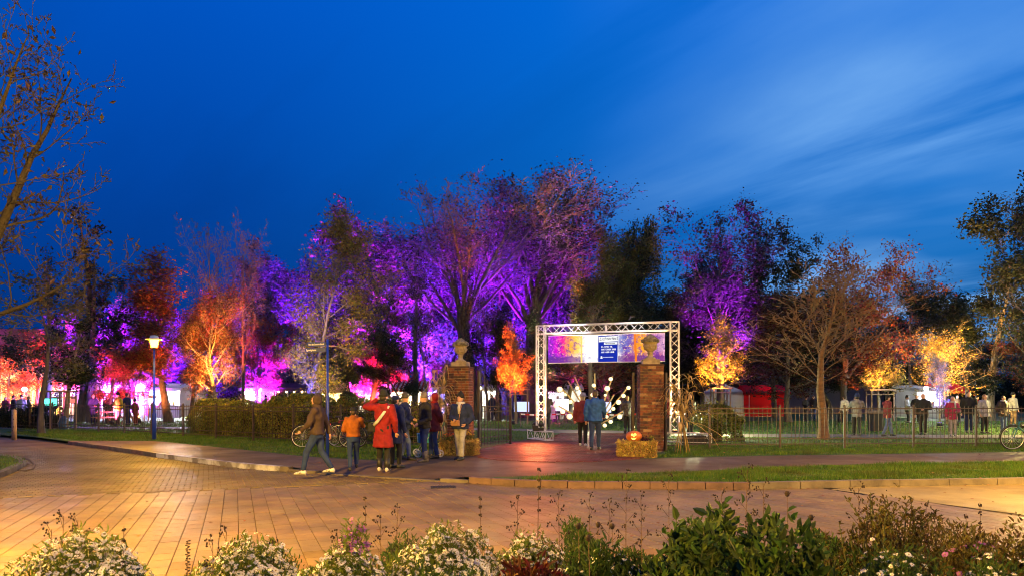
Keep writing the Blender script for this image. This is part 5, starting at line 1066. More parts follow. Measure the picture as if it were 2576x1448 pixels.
# people on the park path behind the right-hand fence
person(*P(2156, 1094), 1.72, 160, 'person in light grey jacket lifting a lit phone on the park path', 'grey', 'black', ('phone', 'phone'), (0.12, -0.12), 0.45, hat='beanie', hatc='navy', hair='dark', vs=0.022)
person(*P(2232, 1096), 1.68, 95, 'person in maroon jacket and light jeans walking past the bin', 'maroon', 'ljeans', ('swingf', 'swingb'), (0.15, -0.15), 0.45, hat='cap', hatc='black', hair='dark', vs=0.022)
person(*P(2322, 1092), 1.75, -40, 'person all in black before the bright white light', 'black', 'black', ('front', 'hang'), (0.04, -0.04), 0.46, hair='dark', vs=0.022)
person(*P(2396, 1095), 1.62, -10, 'person in magenta coat with grey trousers and light scarf', 'magenta', 'lgrey', ('front', 'hang'), (0.02, 0.03), 0.42, hair='grey', shoe='white', scarf='white', vs=0.022)
person(*P(2437, 1087), 1.84, -25, 'tall man in black jacket beside the magenta coat', 'black', 'navy', ('hang', 'hang'), (0.0, 0.03), 0.45, hair='dark', bulk=1.12, vs=0.022)
person(*P(2476, 1089), 1.72, 15, 'woman with reddish hair in a pale grey quilted jacket', 'lgrey', 'black', ('hang', 'hang'), (0.02, -0.02), 0.43, hair='blond', long_hair=True, bulk=1.15, vs=0.022)
person(*P(2523, 1085), 1.66, 10, 'person in dark jacket with a thick white scarf next to the bicycle', 'brown', 'ljeans', ('pocket', 'pocket'), (0.0, 0.02), 0.43, hair='brown', scarf='white', bulk=1.1, vs=0.022)
# distant visitors among trees and stalls
far_p = [(2124, 40.0, 1.7, 190, 'lgrey', 'black', 'far visitor in a pale jacket between the avenue tree and the small yellow maple'), (2027, 46, 1.7, 20, 'black', 'black', 'far visitor in black near the red tent'), (2046, 47, 1.75, -30, 'black', 'jeans', 'far visitor in black with a pale face near the red tent'),
         (2281, 43, 1.7, 40, 'white', 'black', 'far visitor in a white jacket beside the small yellow maple'), (2305, 42, 1.75, -30, 'black', 'black', 'far visitor in black next to the white-jacketed one'), (2548, 38, 1.85, 10, 'lgrey', 'tan', 'far visitor with white top and tan trousers behind the bicycle'),
         (2408, 44, 1.75, 0, 'tan', 'black', 'far visitor in tan standing under the red stall roof'), (2458, 42, 1.7, 0, 'red', 'black', 'far visitor in red behind the tall man in black'),
         (234, 40, 1.8, 60, 'navy', 'navy', 'bulky silhouette leaning by the thick dark trunk'), (272, 41.5, 1.75, 10, 'brown', 'black', 'silhouette standing at the bench table before violet light'), (297, 38.5, 1.85, -20, 'yellow', 'olive', 'visitor in yellow jacket and hat before the violet tents'),
         (319, 39, 1.85, 160, 'navy', 'navy', 'long-haired silhouette beside the yellow jacket'), (340, 39, 1.5, 160, 'maroon', 'maroon', 'small silhouette of a child beside the violet tents'), (54, 46, 1.75, 30, 'lgrey', 'jeans', 'blue-lit visitor in pale jacket near the stage at the edge'),
         (34, 47, 1.7, -30, 'black', 'black', 'dark figure next to the blue-lit visitor'), (14, 46, 1.65, 0, 'magenta', 'black', 'pink-lit visitor at the very edge'), (125, 48, 1.9, 180, 'blue', 'black', 'blue-lit visitor before the teal counter'), (72, 48, 1.7, 120, 'black', 'black', 'dark visitor before the yellow facade'),
         (858, 47, 1.8, 0, 'black', 'black', 'dark head above the hedge at the lit stall'), (872, 52, 2.0, 0, 'navy', 'black', 'vendor silhouetted inside the white stall'), (890, 46, 1.78, 100, 'black', 'black', 'second dark head above the hedge beside the vendor'), (955, 47, 1.8, 0, 'black', 'black', 'silhouette before the small bright stall'),
         (690, 50, 1.8, 0, 'black', 'black', 'silhouette before the peaked white tent'), (742, 50, 1.8, 0, 'brown', 'black', 'silhouette near the dark canopy with bulbs'), (1237, 46, 1.8, 60, 'navy', 'navy', 'blue-lit visitor seen through the open gate leaf'), (1246, 47, 1.7, -60, 'navy', 'black', 'second blue-lit visitor seen through the open gate leaf'),
         (1403, 44, 1.7, 0, 'lgrey', 'black', 'visitor at the white stalls beyond the truss'), (668, 50, 1.75, 90, 'navy', 'black', 'visitor in shadow beside the orange-lit trunk')]
for X, d, H, f, a, b_, lab in far_p:
    person(wx(X, d), d, H, f, lab, a, b_, ('hang', 'front' if rng.random() < .5 else 'hang'), (rng.uniform(-.05, .05), rng.uniform(-.05, .05)), 0.46, hat=rng.choice([None, 'beanie', None]), hatc='black', hair='brown', vs=0.038)
finish_remesh()
# ------------------------------------------------------------------ street lamp, sign, bollard
M_bluep = mat('blue_paint', (0.015, 0.045, 0.42), (0.01, 0.035, 0.32), 4, 0.4, bump=0.08)
lx, ly = P(388, 1104)
e = empty('street_lamp', (lx, ly, 0)); tag(e, 'lit street lamp on a bright blue post in the grass verge', 'street lamp')
LZ = wz(860, ly)
m = MB(); m.lathe([(0, 0), (0.075, 0), (0.075, 0.95), (0.05, 1.0), (0.042, 1.05), (0.036, LZ - 0.25), (0, LZ - 0.25)], n=14); m.build('post', M_bluep, e)
m = MB(); m.lathe([(0, LZ - 0.25), (0.05, LZ - 0.25), (0.10, LZ - 0.21), (0.10, LZ - 0.19), (0, LZ - 0.19)], n=16); m.build('collar', M_iron, e)
m = MB(); m.lathe([(0.0, LZ - 0.19), (0.10, LZ - 0.19), (0.155, LZ + 0.10), (0.0, LZ + 0.10)], n=16); m.build('lantern_glass', mat('lamp_glow', (0.8, 0.6, 0.3), None, emis=(1.0, 0.47, 0.0004), estr=2000.0), e)
m = MB(); m.lathe([(0, LZ + 0.10), (0.31, LZ + 0.10), (0.31, LZ + 0.115), (0.17, LZ + 0.135), (0.13, LZ + 0.25), (0, LZ + 0.27)], n=24); m.build('disc_roof', mat('lamp_disc', (0.6, 0.55, 0.45), None, rough=0.5), e)
LAMP1 = e
sx_, sy_ = P(824, 1150)
e = empty('direction_sign', (sx_, sy_, 0), R(-4)); tag(e, 'blue signpost with two direction boards over the striding person', 'sign')
SZ = wz(853, sy_)
m = MB(); m.lathe([(0, 0), (0.042, 0), (0.042, 1.6), (0.030, 1.62), (0.030, SZ), (0.0, SZ + 0.02)], n=12); m.build('post', M_bluep, e)
M_sign = mat('sign_blue', (0.012, 0.03, 0.16), None, rough=0.45); M_signw = mat('sign_white', (0.75, 0.75, 0.72), None, rough=0.5)
for i, (z, s_, L, x0) in enumerate(((SZ - 0.12, 'Haus des Gastes im Sielhof', 0.47, -0.27), (SZ - 0.27, 'Spielplatz', 0.52, -0.29))):
    M_ = Matrix.Translation((x0 - 0.01, -0.02, z)) @ Matrix.Rotation(R(-1.5), 4, 'Y')
    k = MB(); a, b_, c = -L / 2, L / 2, 0.058
    k.add([(a, -0.008, -c), (b_, -0.008, -c), (b_, -0.008, c), (a, -0.008, c), (a - 0.035, -0.008, 0), (a, 0.008, -c), (b_, 0.008, -c), (b_, 0.008, c), (a, 0.008, c), (a - 0.035, 0.008, 0)], [(0, 1, 2, 3, 4), (9, 8, 7, 6, 5), (0, 5, 6, 1), (1, 6, 7, 2), (2, 7, 8, 3), (3, 8, 9, 4), (4, 9, 5, 0)])
    bd = k.build('sign_board', M_sign, e, M_)
    t = text(s_, 0.072 if i else 0.062, a + (0.02 if i == 0 else 0.0), -0.022, M_signw, bd, y=-0.0105, bold=0.0012)
    if i == 0: t.scale = (0.60, 1, 1)
bx_, by_ = P(36, 1105)
e = empty('bollard', (bx_, by_, 0)); tag(e, 'pale wooden post bollard at the mouth of the side road', 'bollard')
m = MB(); m.lathe([(0, 0), (0.088, 0), (0.085, 0.55), (0.087, 1.10), (0.078, 1.125), (0, 1.13)], n=16); m.build('log', mat('bollard_wood', (0.40, 0.29, 0.22), (0.28, 0.19, 0.14), 5, 0.8, bump=0.6, bscale=25, stretch=(1, 1, .2)), e)
m = MB()
for k in range(5): m.box((0.05 * (k % 2) - 0.01, -0.089, 0.35 + k * 0.14), (0.018, 0.008, 0.045))
m.build('carved_notches', mat('notch_dark', (0.05, 0.03, 0.02), None), e)

# ------------------------------------------------------------------ bicycles
M_tyre = mat('tyre', (0.02, 0.02, 0.02), None, rough=0.8); M_rim = mat('rim', (0.6, 0.6, 0.6), None, rough=0.3, metal=0.8)
def bicycle(x, y, rz, lab, fm, R0=0.34, lean=0.12, light=None, ebike=False):
    e = empty('bicycle', (x, y, 0), rz); tag(e, lab, 'bicycle'); e.rotation_euler = (lean, 0, rz)
    for wxp in (-0.54, 0.54):
        w = empty('wheel', (wxp, 0, R0)); w.parent = e; w.location = (wxp, 0, R0)
        k = MB(); k.torus((0, 0, 0), R0 - 0.02, 0.02, 'Y', 36, 6); k.build('tyre', M_tyre, w)
        k = MB(); k.torus((0, 0, 0), R0 - 0.045, 0.009, 'Y', 36, 5); k.build('rim', M_rim, w)
        k = MB(); k.path([(0, -0.045, 0), (0, 0.045, 0)], 0.022, 8); k.build('hub', M_rim, w)
        for q in range(20):
            a = 2 * pi * q / 20; rod('spoke', (0.02 * cos(a + .3), 0.02 * (-1) ** q, 0.02 * sin(a + .3)), ((R0 - 0.05) * cos(a), 0, (R0 - 0.05) * sin(a)), 0.0018, M_rim, w)
        k = MB(); k.path([((R0 + 0.02) * cos(a), 0, (R0 + 0.02) * sin(a)) for a in [R(t) for t in (range(20, 190, 14) if wxp < 0 else range(-5, 150, 14))]], 0.022, 6, flat=0.3); k.build('mudguard', M_black, w)
    bb = (-0.08, 0, R0 - 0.05); st = (-0.22, 0, 0.83); hd = (0.36, 0, 0.86); hb = (0.40, 0, 0.70)
    k = MB()
    for a, b_, r in ((bb, st, 0.016), (bb, hb, 0.034 if ebike else 0.019), (st, hd, 0.016), (hd, hb, 0.02), ((-0.54, 0.05, R0), bb, 0.010), ((-0.54, -0.05, R0), bb, 0.010), ((-0.54, 0.05, R0), st, 0.009), ((-0.54, -0.05, R0), st, 0.009)): k.path([a, b_], r, 8)
    k.build('frame', fm, e)
    k = MB(); k.path([hb, (0.46, 0, 0.62)], 0.018, 8)
    for s in (-1, 1): k.path([(0.44, 0.05 * s, 0.66), (0.50, 0.055 * s, 0.50), (0.54, 0.05 * s, R0)], 0.013, 8)
    k.build('fork', fm, e)
    k = MB(); k.path([hd, (0.335, 0, 0.98)], 0.014, 8); k.path([(0.20, 0.30, 1.02), (0.27, 0.24, 1.03), (0.34, 0.12, 1.0), (0.335, 0, 0.985), (0.34, -0.12, 1.0), (0.27, -0.24, 1.03), (0.20, -0.30, 1.02)], 0.012, 8); k.build('handlebar', M_black, e)
    k = MB(); k.path([st, (-0.245, 0, 0.93)], 0.013, 8); k.build('seatpost', M_rim, e)
    k = MB(); k.path([(-0.37, 0, 0.945), (-0.30, 0, 0.955), (-0.20, 0, 0.955), (-0.10, 0, 0.96)], [0.055, 0.085, 0.05, 0.018], 10, flat=0.35); k.build('saddle', M_black, e)
    k = MB(); k.path([(bb[0], -0.06, bb[2]), (bb[0], 0.06, bb[2])], 0.05, 12); k.path([(bb[0], -0.07, bb[2]), (bb[0] + 0.10, -0.07, bb[2] - 0.14)], 0.01, 6); k.path([(bb[0], 0.07, bb[2]), (bb[0] - 0.10, 0.07, bb[2] + 0.14)], 0.01, 6); k.box((bb[0] + 0.10, -0.11, bb[2] - 0.14), (0.09, 0.07, 0.02)); k.box((bb[0] - 0.10, 0.11, bb[2] + 0.14), (0.09, 0.07, 0.02)); k.build('crank', M_black, e)
    k = MB()
    for s in (-1, 1): k.path([(-0.23, 0.06 * s, 0.76), (-0.62, 0.06 * s, 0.76)], 0.006, 6); k.path([(-0.60, 0.06 * s, 0.76), (-0.54, 0.06 * s, R0)], 0.006, 6)
    for q in range(4): k.path([(-0.30 - 0.1 * q, -0.06, 0.76), (-0.30 - 0.1 * q, 0.06, 0.76)], 0.005, 5)
    k.build('rack', M_black, e)
    k = MB(); k.box((-0.66, 0, 0.72), (0.02, 0.07, 0.04)); k.build('tail_light', mat('tail_red', (0.3, 0.01, 0.01), None, emis=(1, 0.02, 0.01), estr=14 if light else 0.6), e) if light else k.build('reflector', mat('reflector_red', (0.4, 0.01, 0.01), None, rough=0.2), e)
    return e
fr1 = mat('frame_grey', (0.30, 0.28, 0.26), None, rough=0.35, metal=0.5); fr2 = mat('frame_black', (0.03, 0.03, 0.035), None, rough=0.35); fr3 = mat('frame_teal', (0.012, 0.10, 0.15), None, rough=0.35); fr4 = mat('frame_red', (0.3, 0.02, 0.02), None, rough=0.35)
bicycle(wx(806, 21.3), 21.3, R(188), 'grey bicycle with bright rims parked behind the striding person', fr1, 0.37)
bicycle(wx(872, 21.9), 21.9, R(-30), 'red bicycle with glowing tail light beside the child in orange', fr4, 0.36, light=True)
bicycle(wx(922, 21.4), 21.4, R(25), 'black bicycle half hidden behind the long red coat', fr2, 0.35)
bicycle(wx(2548, 20.35) + 0.54, 20.35, R(176), 'teal electric bicycle cut off by the picture edge', fr3, 0.37, lean=-0.06, ebike=True)

# ------------------------------------------------------------------ rollator
x, y = P(1078, 1147)
e = empty('rollator', (x, y, 0), R(-78)); tag(e, 'four-wheeled rollator with blue basket between black jacket and red hood', 'rollator')
for sx in (-1, 1):
    m = MB(); m.path([(0.27 * sx, 0.28, 0.10), (0.26 * sx, 0.10, 0.55), (0.25 * sx, 0.05, 0.85), (0.25 * sx, 0.22, 0.90)], 0.013, 8); m.path([(0.27 * sx, -0.30, 0.10), (0.26 * sx, -0.05, 0.50), (0.26 * sx, 0.08, 0.60)], 0.013, 8); m.build('side_frame', M_rim, e)
    for yy in (-0.30, 0.28):
        m = MB(); m.torus((0.27 * sx, yy, 0.10), 0.082, 0.018, 'X', 18, 6); m.path([(0.25 * sx, yy, 0.10), (0.29 * sx, yy, 0.10)], 0.03, 8)
        for q in range(5): m.path([(0.27 * sx, yy, 0.10), (0.27 * sx, yy + 0.075 * cos(q * 1.256), 0.10 + 0.075 * sin(q * 1.256))], 0.008, 5)
        m.build('castor', M_rim, e)
m = MB(); m.box((0, -0.13, 0.50), (0.42, 0.30, 0.24), taper=1.1); m.build('basket', mat('basket_blue', (0.02, 0.22, 0.42), (0.05, 0.35, 0.5), 30, 0.6), e)
m = MB(); m.box((0, 0.06, 0.64), (0.44, 0.24, 0.03)); m.build('seat', M_black, e)

# ------------------------------------------------------------------ hay bales, pumpkin, flowers, corn
M_straw = mat('straw', (0.62, 0.46, 0.12), (0.42, 0.28, 0.07), 4, 0.75, island=0.5, trans=0.15)
def bale(x, y, rz, w, d, hh, lab, seed):
    e = empty('hay_bale', (x, y, 0), rz); tag(e, lab, 'hay bale'); rs = np.random.RandomState(seed)
    m = MB(); m.box((0, 0, hh / 2), (w - 0.08, d - 0.08, hh - 0.05)); m.build('core', mat('straw_core', (0.16, 0.11, 0.04), (0.08, 0.055, 0.02), 20, 0.9), e)
    n = 9500; C = (rs.rand(n, 3) - 0.5) * np.array([w, d, hh]); fc = rs.randint(0, 6, n)
    for ax in range(3):
        C[fc == ax * 2, ax] = (w, d, hh)[ax] / 2 - 0.03; C[fc == ax * 2 + 1, ax] = -(w, d, hh)[ax] / 2 + 0.03
    C += rs.randn(n, 3) * 0.012; C[:, 2] = np.maximum(C[:, 2] + hh / 2, 0.01)
    u = rs.randn(n, 3); u[:, 2] *= 1.5; u[fc >= 4, 2] *= 0.25; out = np.zeros((n, 3))
    for ax in range(3): out[fc == ax * 2, ax] = 1; out[fc == ax * 2 + 1, ax] = -1
    u -= 0.75 * out * (u * out).sum(1, keepdims=True); u += out * np.abs(rs.randn(n, 1)) * 0.6
    u /= np.linalg.norm(u, axis=1, keepdims=True); v = np.cross(u, rs.randn(n, 3)); v /= np.linalg.norm(v, axis=1, keepdims=True)
    L = 0.05 + 0.12 * rs.rand(n, 1); wd = 0.003 + 0.003 * rs.rand(n, 1); A = C - u * L * 0.4; B2 = C + u * L * 0.6; A[:, 2] = np.maximum(A[:, 2], .004); B2[:, 2] = np.maximum(B2[:, 2], .004)
    V = np.stack([A - v * wd, A + v * wd, B2 + v * wd, B2 - v * wd], 1)
    o = link('straw', npmesh('straw', V.reshape(-1, 3), np.arange(n * 4).reshape(-1, 4), 4), M_straw, e); o['kind'] = 'stuff'
    for xx in (-w * 0.22, w * 0.22):
        m = MB(); m.path([(xx, -d / 2, 0.01), (xx, -d / 2, hh), (xx, d / 2, hh), (xx, d / 2, 0.01)], 0.004, 5); m.build('twine', mat('twine', (0.5, 0.3, 0.08), None), e)
    return e
bx2, by2 = 3.29, 18.05
bale(bx2, by2, R(-4), 0.96, 0.5, 0.40, 'hay bale with the carved pumpkin at the foot of the brick pillar', 3)
bale(wx(1156, 18.6), 18.6, R(-8), 0.98, 0.5, 0.40, 'hay bale with flowers behind the waiting woman in navy', 4)
# pumpkin
px_, py_ = bx2 - 0.07, by2 - 0.02
e = empty('pumpkin', (px_, py_, 0.405), R(8)); tag(e, 'carved orange pumpkin with glowing grin on the hay bale', 'pumpkin'); e.scale = (1.08, 1.08, 1.08)
M_pump = mat('pumpkin_skin', (0.62, 0.17, 0.02), (0.45, 0.11, 0.015), 6, 0.45, bump=0.2, emis=(1, 0.25, 0.02), estr=0.05)
rings = []; N = 48
for i in range(1, 14):
    a = pi * i / 14; ring = []
    for j in range(N):
        b_ = 2 * pi * j / N; rr = 0.175 * sin(a) ** 0.8 * (1 - 0.07 * abs(cos(b_ * 5)) ** 6); ring.append((rr * 1.15 * cos(b_), rr * sin(b_), 0.13 - 0.135 * cos(a) * (1 - 0.1 * sin(a))))
    rings.append(ring)
m = MB(); m.loft(rings); m.build('flesh', M_pump, e)
m = MB(); m.path([(0, 0, 0.25), (0.01, 0, 0.29), (0.03, 0, 0.315)], [0.022, 0.016, 0.018], 7); m.build('stem', mat('pumpkin_stem', (0.16, 0.15, 0.06), None), e)
M_candle = emm('candle_glow', (1.0, 0.62, 0.10), 3.0)
def on_p(u, v):   # point on the pumpkin front from (u across, v up)
    sz = max(0.05, 1 - (u / 0.205) ** 2 - ((v - 0.13) / 0.14) ** 2); return Vector((u, -0.172 * sqrt(sz) - 0.006, v))
m = MB()
def patch(pts, c):
    ps = [on_p(u, v) for u, v in pts]; k = len(ps); cc = on_p(*c); back = [p + Vector((0, 0.02, 0)) for p in ps]
    m.add([cc] + ps + back, [(0, 1 + (i + 1) % k, 1 + i) for i in range(k)] + [(1 + i, 1 + (i + 1) % k, 1 + k + (i + 1) % k, 1 + k + i) for i in range(k)])
for cu, cv, r_ in ((-0.085, 0.175, 0.030), (-0.02, 0.180, 0.030)):
    patch([(cu + r_ * cos(t * pi / 6), cv + r_ * 0.95 * sin(t * pi / 6)) for t in range(12)], (cu, cv))
patch([(-0.055 + 0.018 * cos(t * pi / 4), 0.132 + 0.014 * sin(t * pi / 4)) for t in range(8)], (-0.055, 0.132))
for t in range(9):
    u0, u1 = -0.115 + t * 0.0135, -0.115 + (t + 1) * 0.0135; g_ = lambda u: 0.105 - 0.055 * (1 - ((u + 0.055) / 0.062) ** 2); f_ = lambda u: 0.105 - 0.022 * (1 - ((u + 0.055) / 0.062) ** 2)
    patch([(u0, g_(u0)), (u1, g_(u1)), (u1, f_(u1) + 0.003), (u0, f_(u0) + 0.003)], ((u0 + u1) / 2, (g_((u0 + u1) / 2) + f_((u0 + u1) / 2)) / 2))
m.build('carved_face', M_candle, e)
def small_plant(name, x, y, z, label, leafc, fl=None, n=260, r=0.14, hh=0.22, cat='plant', fn=30):
    rs = np.random.RandomState(int(abs(x * 991) + n)); e = empty(name, (x, y, z)); tag(e, label, cat)
    C = rs.randn(n, 3) * np.array([r, r, hh * .5]) * 0.6; C[:, 2] = np.abs(C[:, 2]) + 0.02
    u = rs.randn(n, 3); u /= np.linalg.norm(u, axis=1, keepdims=True); v = np.cross(u, rs.randn(n, 3)); v /= np.linalg.norm(v, axis=1, keepdims=True); s = 0.05
    V = np.stack([C - u * s * .5, C + v * s * .28, C + u * s * .5, C - v * s * .28], 1); link('foliage', npmesh('foliage', V.reshape(-1, 3), np.arange(n * 4).reshape(-1, 4), 4), leafc, e)
    if fl:
        m = MB()
        for k in range(fn): m.ell((rs.randn() * r * .5, rs.randn() * r * .5, hh * (0.5 + 0.4 * rs.rand())), (0.018, 0.018, 0.012), n=7, k=4)
        m.build('blossoms', fl, e)
    return e
small_plant('potted_heather', bx2 + 0.17, by2 - 0.03, 0.40, 'dark red leafy plant beside the carved pumpkin', leafm('leaf_purple', (0.08, 0.02, 0.035), (0.05, 0.015, 0.03)), None, 300, 0.13, 0.2)
small_plant('potted_plant', bx2 + 0.36, by2 + 0.0, 0.40, 'small green sprig at the end of the pumpkin bale', L_hedge, None, 130, 0.09, 0.2)
small_plant('flower_arrangement', wx(1130, 18.5), 18.45, 0.40, 'green and orange flower arrangement on the bale behind the navy jacket', L_hedge, mat('petal_orange', (0.6, 0.12, 0.03), None), 300, 0.16, 0.22)
small_plant('flower_arrangement', wx(1182, 18.7), 18.65, 0.40, 'upright green plant with yellow blooms at the pillar end of the bale', L_hedge, mat('petal_yellow', (0.6, 0.4, 0.03), None), 240, 0.12, 0.3)
M_corn = mat('dry_corn', (0.58, 0.42, 0.17), (0.38, 0.25, 0.10), 5, 0.8, bump=0.4, trans=0.2)
def corn(x, y, lab, n, hh, spread, seed, arch_=0.0):
    rs = random.Random(seed); e = empty('corn_stalks', (x, y, 0)); tag(e, lab, 'corn stalks'); tie = Vector((0, 0, 0.78))
    for k in range(n):
        a = rs.uniform(0, 6.28); f = Vector((cos(a) * 0.22, sin(a) * 0.15, 0.0)); tp = Vector((-cos(a) * spread * rs.uniform(.4, 1) + rs.uniform(-.05, .05), -sin(a) * spread * .4, hh * rs.uniform(0.75, 1.05)))
        p = [f, tie + Vector((f.x * 0.2, f.y * 0.2, 0)), tie.lerp(tp, 0.5), tp]; m = MB(); m.path(p, [0.013, 0.012, 0.010, 0.004], 6); m.build('stalk', M_corn, e)
        for q in range(rs.randint(6, 9)):
            t = rs.uniform(0.15, 0.95); s = tie.lerp(tp, t); an = rs.uniform(0, 6.28); L = rs.uniform(0.35, 0.75); dx, dy = cos(an), sin(an) * 0.6
            pts = [s + Vector((dx * L * u_, dy * L * u_, L * (0.55 * sin(u_ * 2.2) - 0.9 * u_ ** 2))) for u_ in [i / 6 for i in range(7)]]
            w_ = [0.012, 0.026, 0.028, 0.024, 0.018, 0.010, 0.002]
            mm = MB(); mm.path(pts, w_, 4, flat=0.12); mm.build('leaf', M_corn, e)
    for q in range(4):
        m = MB(); a = rs.uniform(0, 6.28); c = tie + Vector((cos(a) * 0.14, -0.1 - 0.06 * rs.random(), rs.uniform(-0.05, 0.30))); m.path([c, c + Vector((0.02, -0.02, -0.07)), c + Vector((0.03, -0.03, -0.16)), c + Vector((0.03, -0.035, -0.22))], [0.012, 0.032, 0.026, 0.006], 8); m.build('cob', mat('corn_husk', (0.5, 0.36, 0.18), (0.36, 0.24, 0.11), 12, 0.7), e)
    if arch_:
        for dx, zz in ((0.95, 1.75), (1.15, 1.2)):
            m = MB(); m.path([tie, (dx * 0.08, -0.05, zz * 0.8), (dx * 0.3, -0.1, zz), (dx * 0.6, -0.1, zz * 0.97), (dx * 0.85, -0.12, zz * 0.78)], [0.02, 0.016, 0.024, 0.022, 0.005], 5, flat=0.3); m.build('leaf', M_corn, e)
        m = MB(); m.path([tie + Vector((0.05, -.05, .2)), (0.5, -0.2, 0.72), (0.8, -0.25, 0.45), (0.98, -0.3, 0.12)], [0.02, 0.03, 0.026, 0.006], 5, flat=0.3); m.build('leaf', M_corn, e)
        m = MB(); m.path([tie + Vector((0.05, -.05, .15)), (0.55, -0.2, 0.80), (0.9, -0.25, 0.6), (1.2, -0.3, 0.35)], [0.02, 0.028, 0.02, 0.006], 5, flat=0.3); m.build('leaf', M_corn, e)
    m = MB(); m.torus(tie, 0.07, 0.008, 'Z', 14, 5); m.build('tie', mat('twine', (0.5, 0.3, 0.08), None), e)
    return e
corn(wx(1716, 19.2), 19.2, 'bundle of dry corn stalks with drooping leaves and cobs by the truss foot', 9, 2.25, 0.32, 5, arch_=1)
corn(wx(1107, 20.2), 20.2, 'tall bundle of dry corn stalks leaning at the pillar behind the red hood', 9, 2.5, 0.25, 8)

# ------------------------------------------------------------------ flight case on the truss foot, speaker
x, y = wx(1745, 23.0), 23.0
e = empty('flight_case', (x, y, 0), R(-12)); tag(e, 'black flight case with silver corners under the red truss deck', 'flight case')
m = MB(); m.box((0, 0, 0.15), (0.85, 0.4, 0.29)); m.build('shell', M_black, e)
for sx in (-1, 1):
    for z in (0.02, 0.28): m = MB(); m.box((sx * 0.42, 0, z), (0.05, 0.42, 0.05)); m.build('corner_fitting', M_alu, e)
for z in (0.08, 0.22): m = MB(); m.box((0, -0.205, z), (0.8, 0.012, 0.018)); m.build('edge_rail', M_alu, e)

# ------------------------------------------------------------------ light sculpture of poles and globes
gx0, gy0 = wx(1498, 34.0), 34.0
e = empty('light_sculpture', (gx0, gy0, 0)); tag(e, 'fan of wooden poles carrying glowing white globes behind the couple', 'light sculpture')
M_globe = mat('globe_glow', (0.8, 0.75, 0.6), None, emis=(1.0, 0.80, 0.42), estr=1.35); _t = M_globe.node_tree; _b = [n for n in _t.nodes if n.type == 'BSDF_PRINCIPLED'][0]; _l = nn(_t, 'ShaderNodeLayerWeight'); _l.inputs[0].default_value = 0.35; _t.links.new(ramp(_t, _l.outputs['Facing'], [(0.0, (1.0, 0.84, 0.50)), (0.55, (0.95, 0.70, 0.30)), (1.0, (0.55, 0.32, 0.08))]), _b.inputs['Emission Color']); _b.inputs['Emission Strength'].default_value = 0.95
M_pole = mat('pole_pale_wood', (0.55, 0.38, 0.16), (0.42, 0.28, 0.11), 4, 0.7, emis=(1, .6, .2), estr=0.0)
CC = lambda cx, cy: (1255.2 + cx * 0.28896, 772.4 + cy * 0.28896)
base = Vector((0, 0, 0.12))
def SP(cx, cy, dd=0.0):
    X, Y = CC(cx, cy); d = gy0 + dd; return Vector((wx(X, d) - gx0, dd, wz(Y, d)))
for cx, cy, dd in ((660, 603, .5), (833, 572, .2), (990, 595, .4), (1118, 700, -.3), (1088, 898, -.9), (555, 712, -.4), (492, 842, -.8), (600, 640, 1.0), (1000, 760, 1.1)):
    t = SP(cx, cy, dd); rod('pole', base, t, 0.038, M_pole, e)
for cx, cy, r_, dd in ((680, 700, 20, .4), (527, 712, 28, -.4), (713, 770, 24, .2), (825, 677, 20, .15), (812, 760, 20, .5), (972, 622, 21, .4), (942, 705, 28, .3), (925, 762, 14, .2), (1127, 698, 20, -.3), (1083, 767, 21, -.3), (1040, 823, 25, -.25), (995, 880, 19, -.2), (497, 852, 26, -.8), (622, 820, 20, -.3), (661, 880, 22, -.6), (555, 905, 23, -.7), (614, 948, 28, -.8), (1050, 950, 24, -.9), (938, 950, 18, -.2), (972, 993, 20, -.6), (920, 1025, 20, -.4), (903, 838, 18, .2), (577, 757, 14, -.3), (1170, 1038, 16, -1.0)):
    k = MB(); rr = r_ * 0.9 * 0.28896 / FP * gy0; k.ell((0, 0, 0), (rr, rr, rr * 0.97), n=16, k=10); me_ = k.build('globe', M_globe, e); me_.location = SP(cx, cy, dd - 0.12)
# ------------------------------------------------------------------ barrier tape
e = empty('barrier_tape', (wx(1310, 37), 37, 0)); tag(e, 'red and white barrier tape strung across behind the light sculpture', 'barrier tape'); Lr = wx(1600, 37) - wx(1310, 37); zt_ = wz(1040, 37)
M_tr = mat('tape_red', (0.5, 0.02, 0.02), None); M_tw = mat('tape_white', (0.7, 0.7, 0.7), None)
for k in range(26):
    a, b_ = k / 26, (k + 1) / 26; f_ = lambda t: zt_ - 0.05 * sin(pi * ((t * 3) % 1)); m = MB(); x0, x1 = a * Lr, b_ * Lr
    m.add([(x0, 0, f_(a) - .04), (x1, 0, f_(b_ - 1e-4) - .04), (x1, 0, f_(b_ - 1e-4) + .04), (x0, 0, f_(a) + .04), (x0, .004, f_(a) - .04), (x1, .004, f_(b_ - 1e-4) - .04), (x1, .004, f_(b_ - 1e-4) + .04), (x0, .004, f_(a) + .04)], [(0, 1, 2, 3), (7, 6, 5, 4), (0, 4, 5, 1), (3, 2, 6, 7)]); m.build('stripe', M_tr if k % 2 else M_tw, e)
for k in range(4): rod('tape_post', (k * Lr / 3, 0.01, 0), (k * Lr / 3, 0.01, zt_ + 0.06), 0.015, M_wood, e)

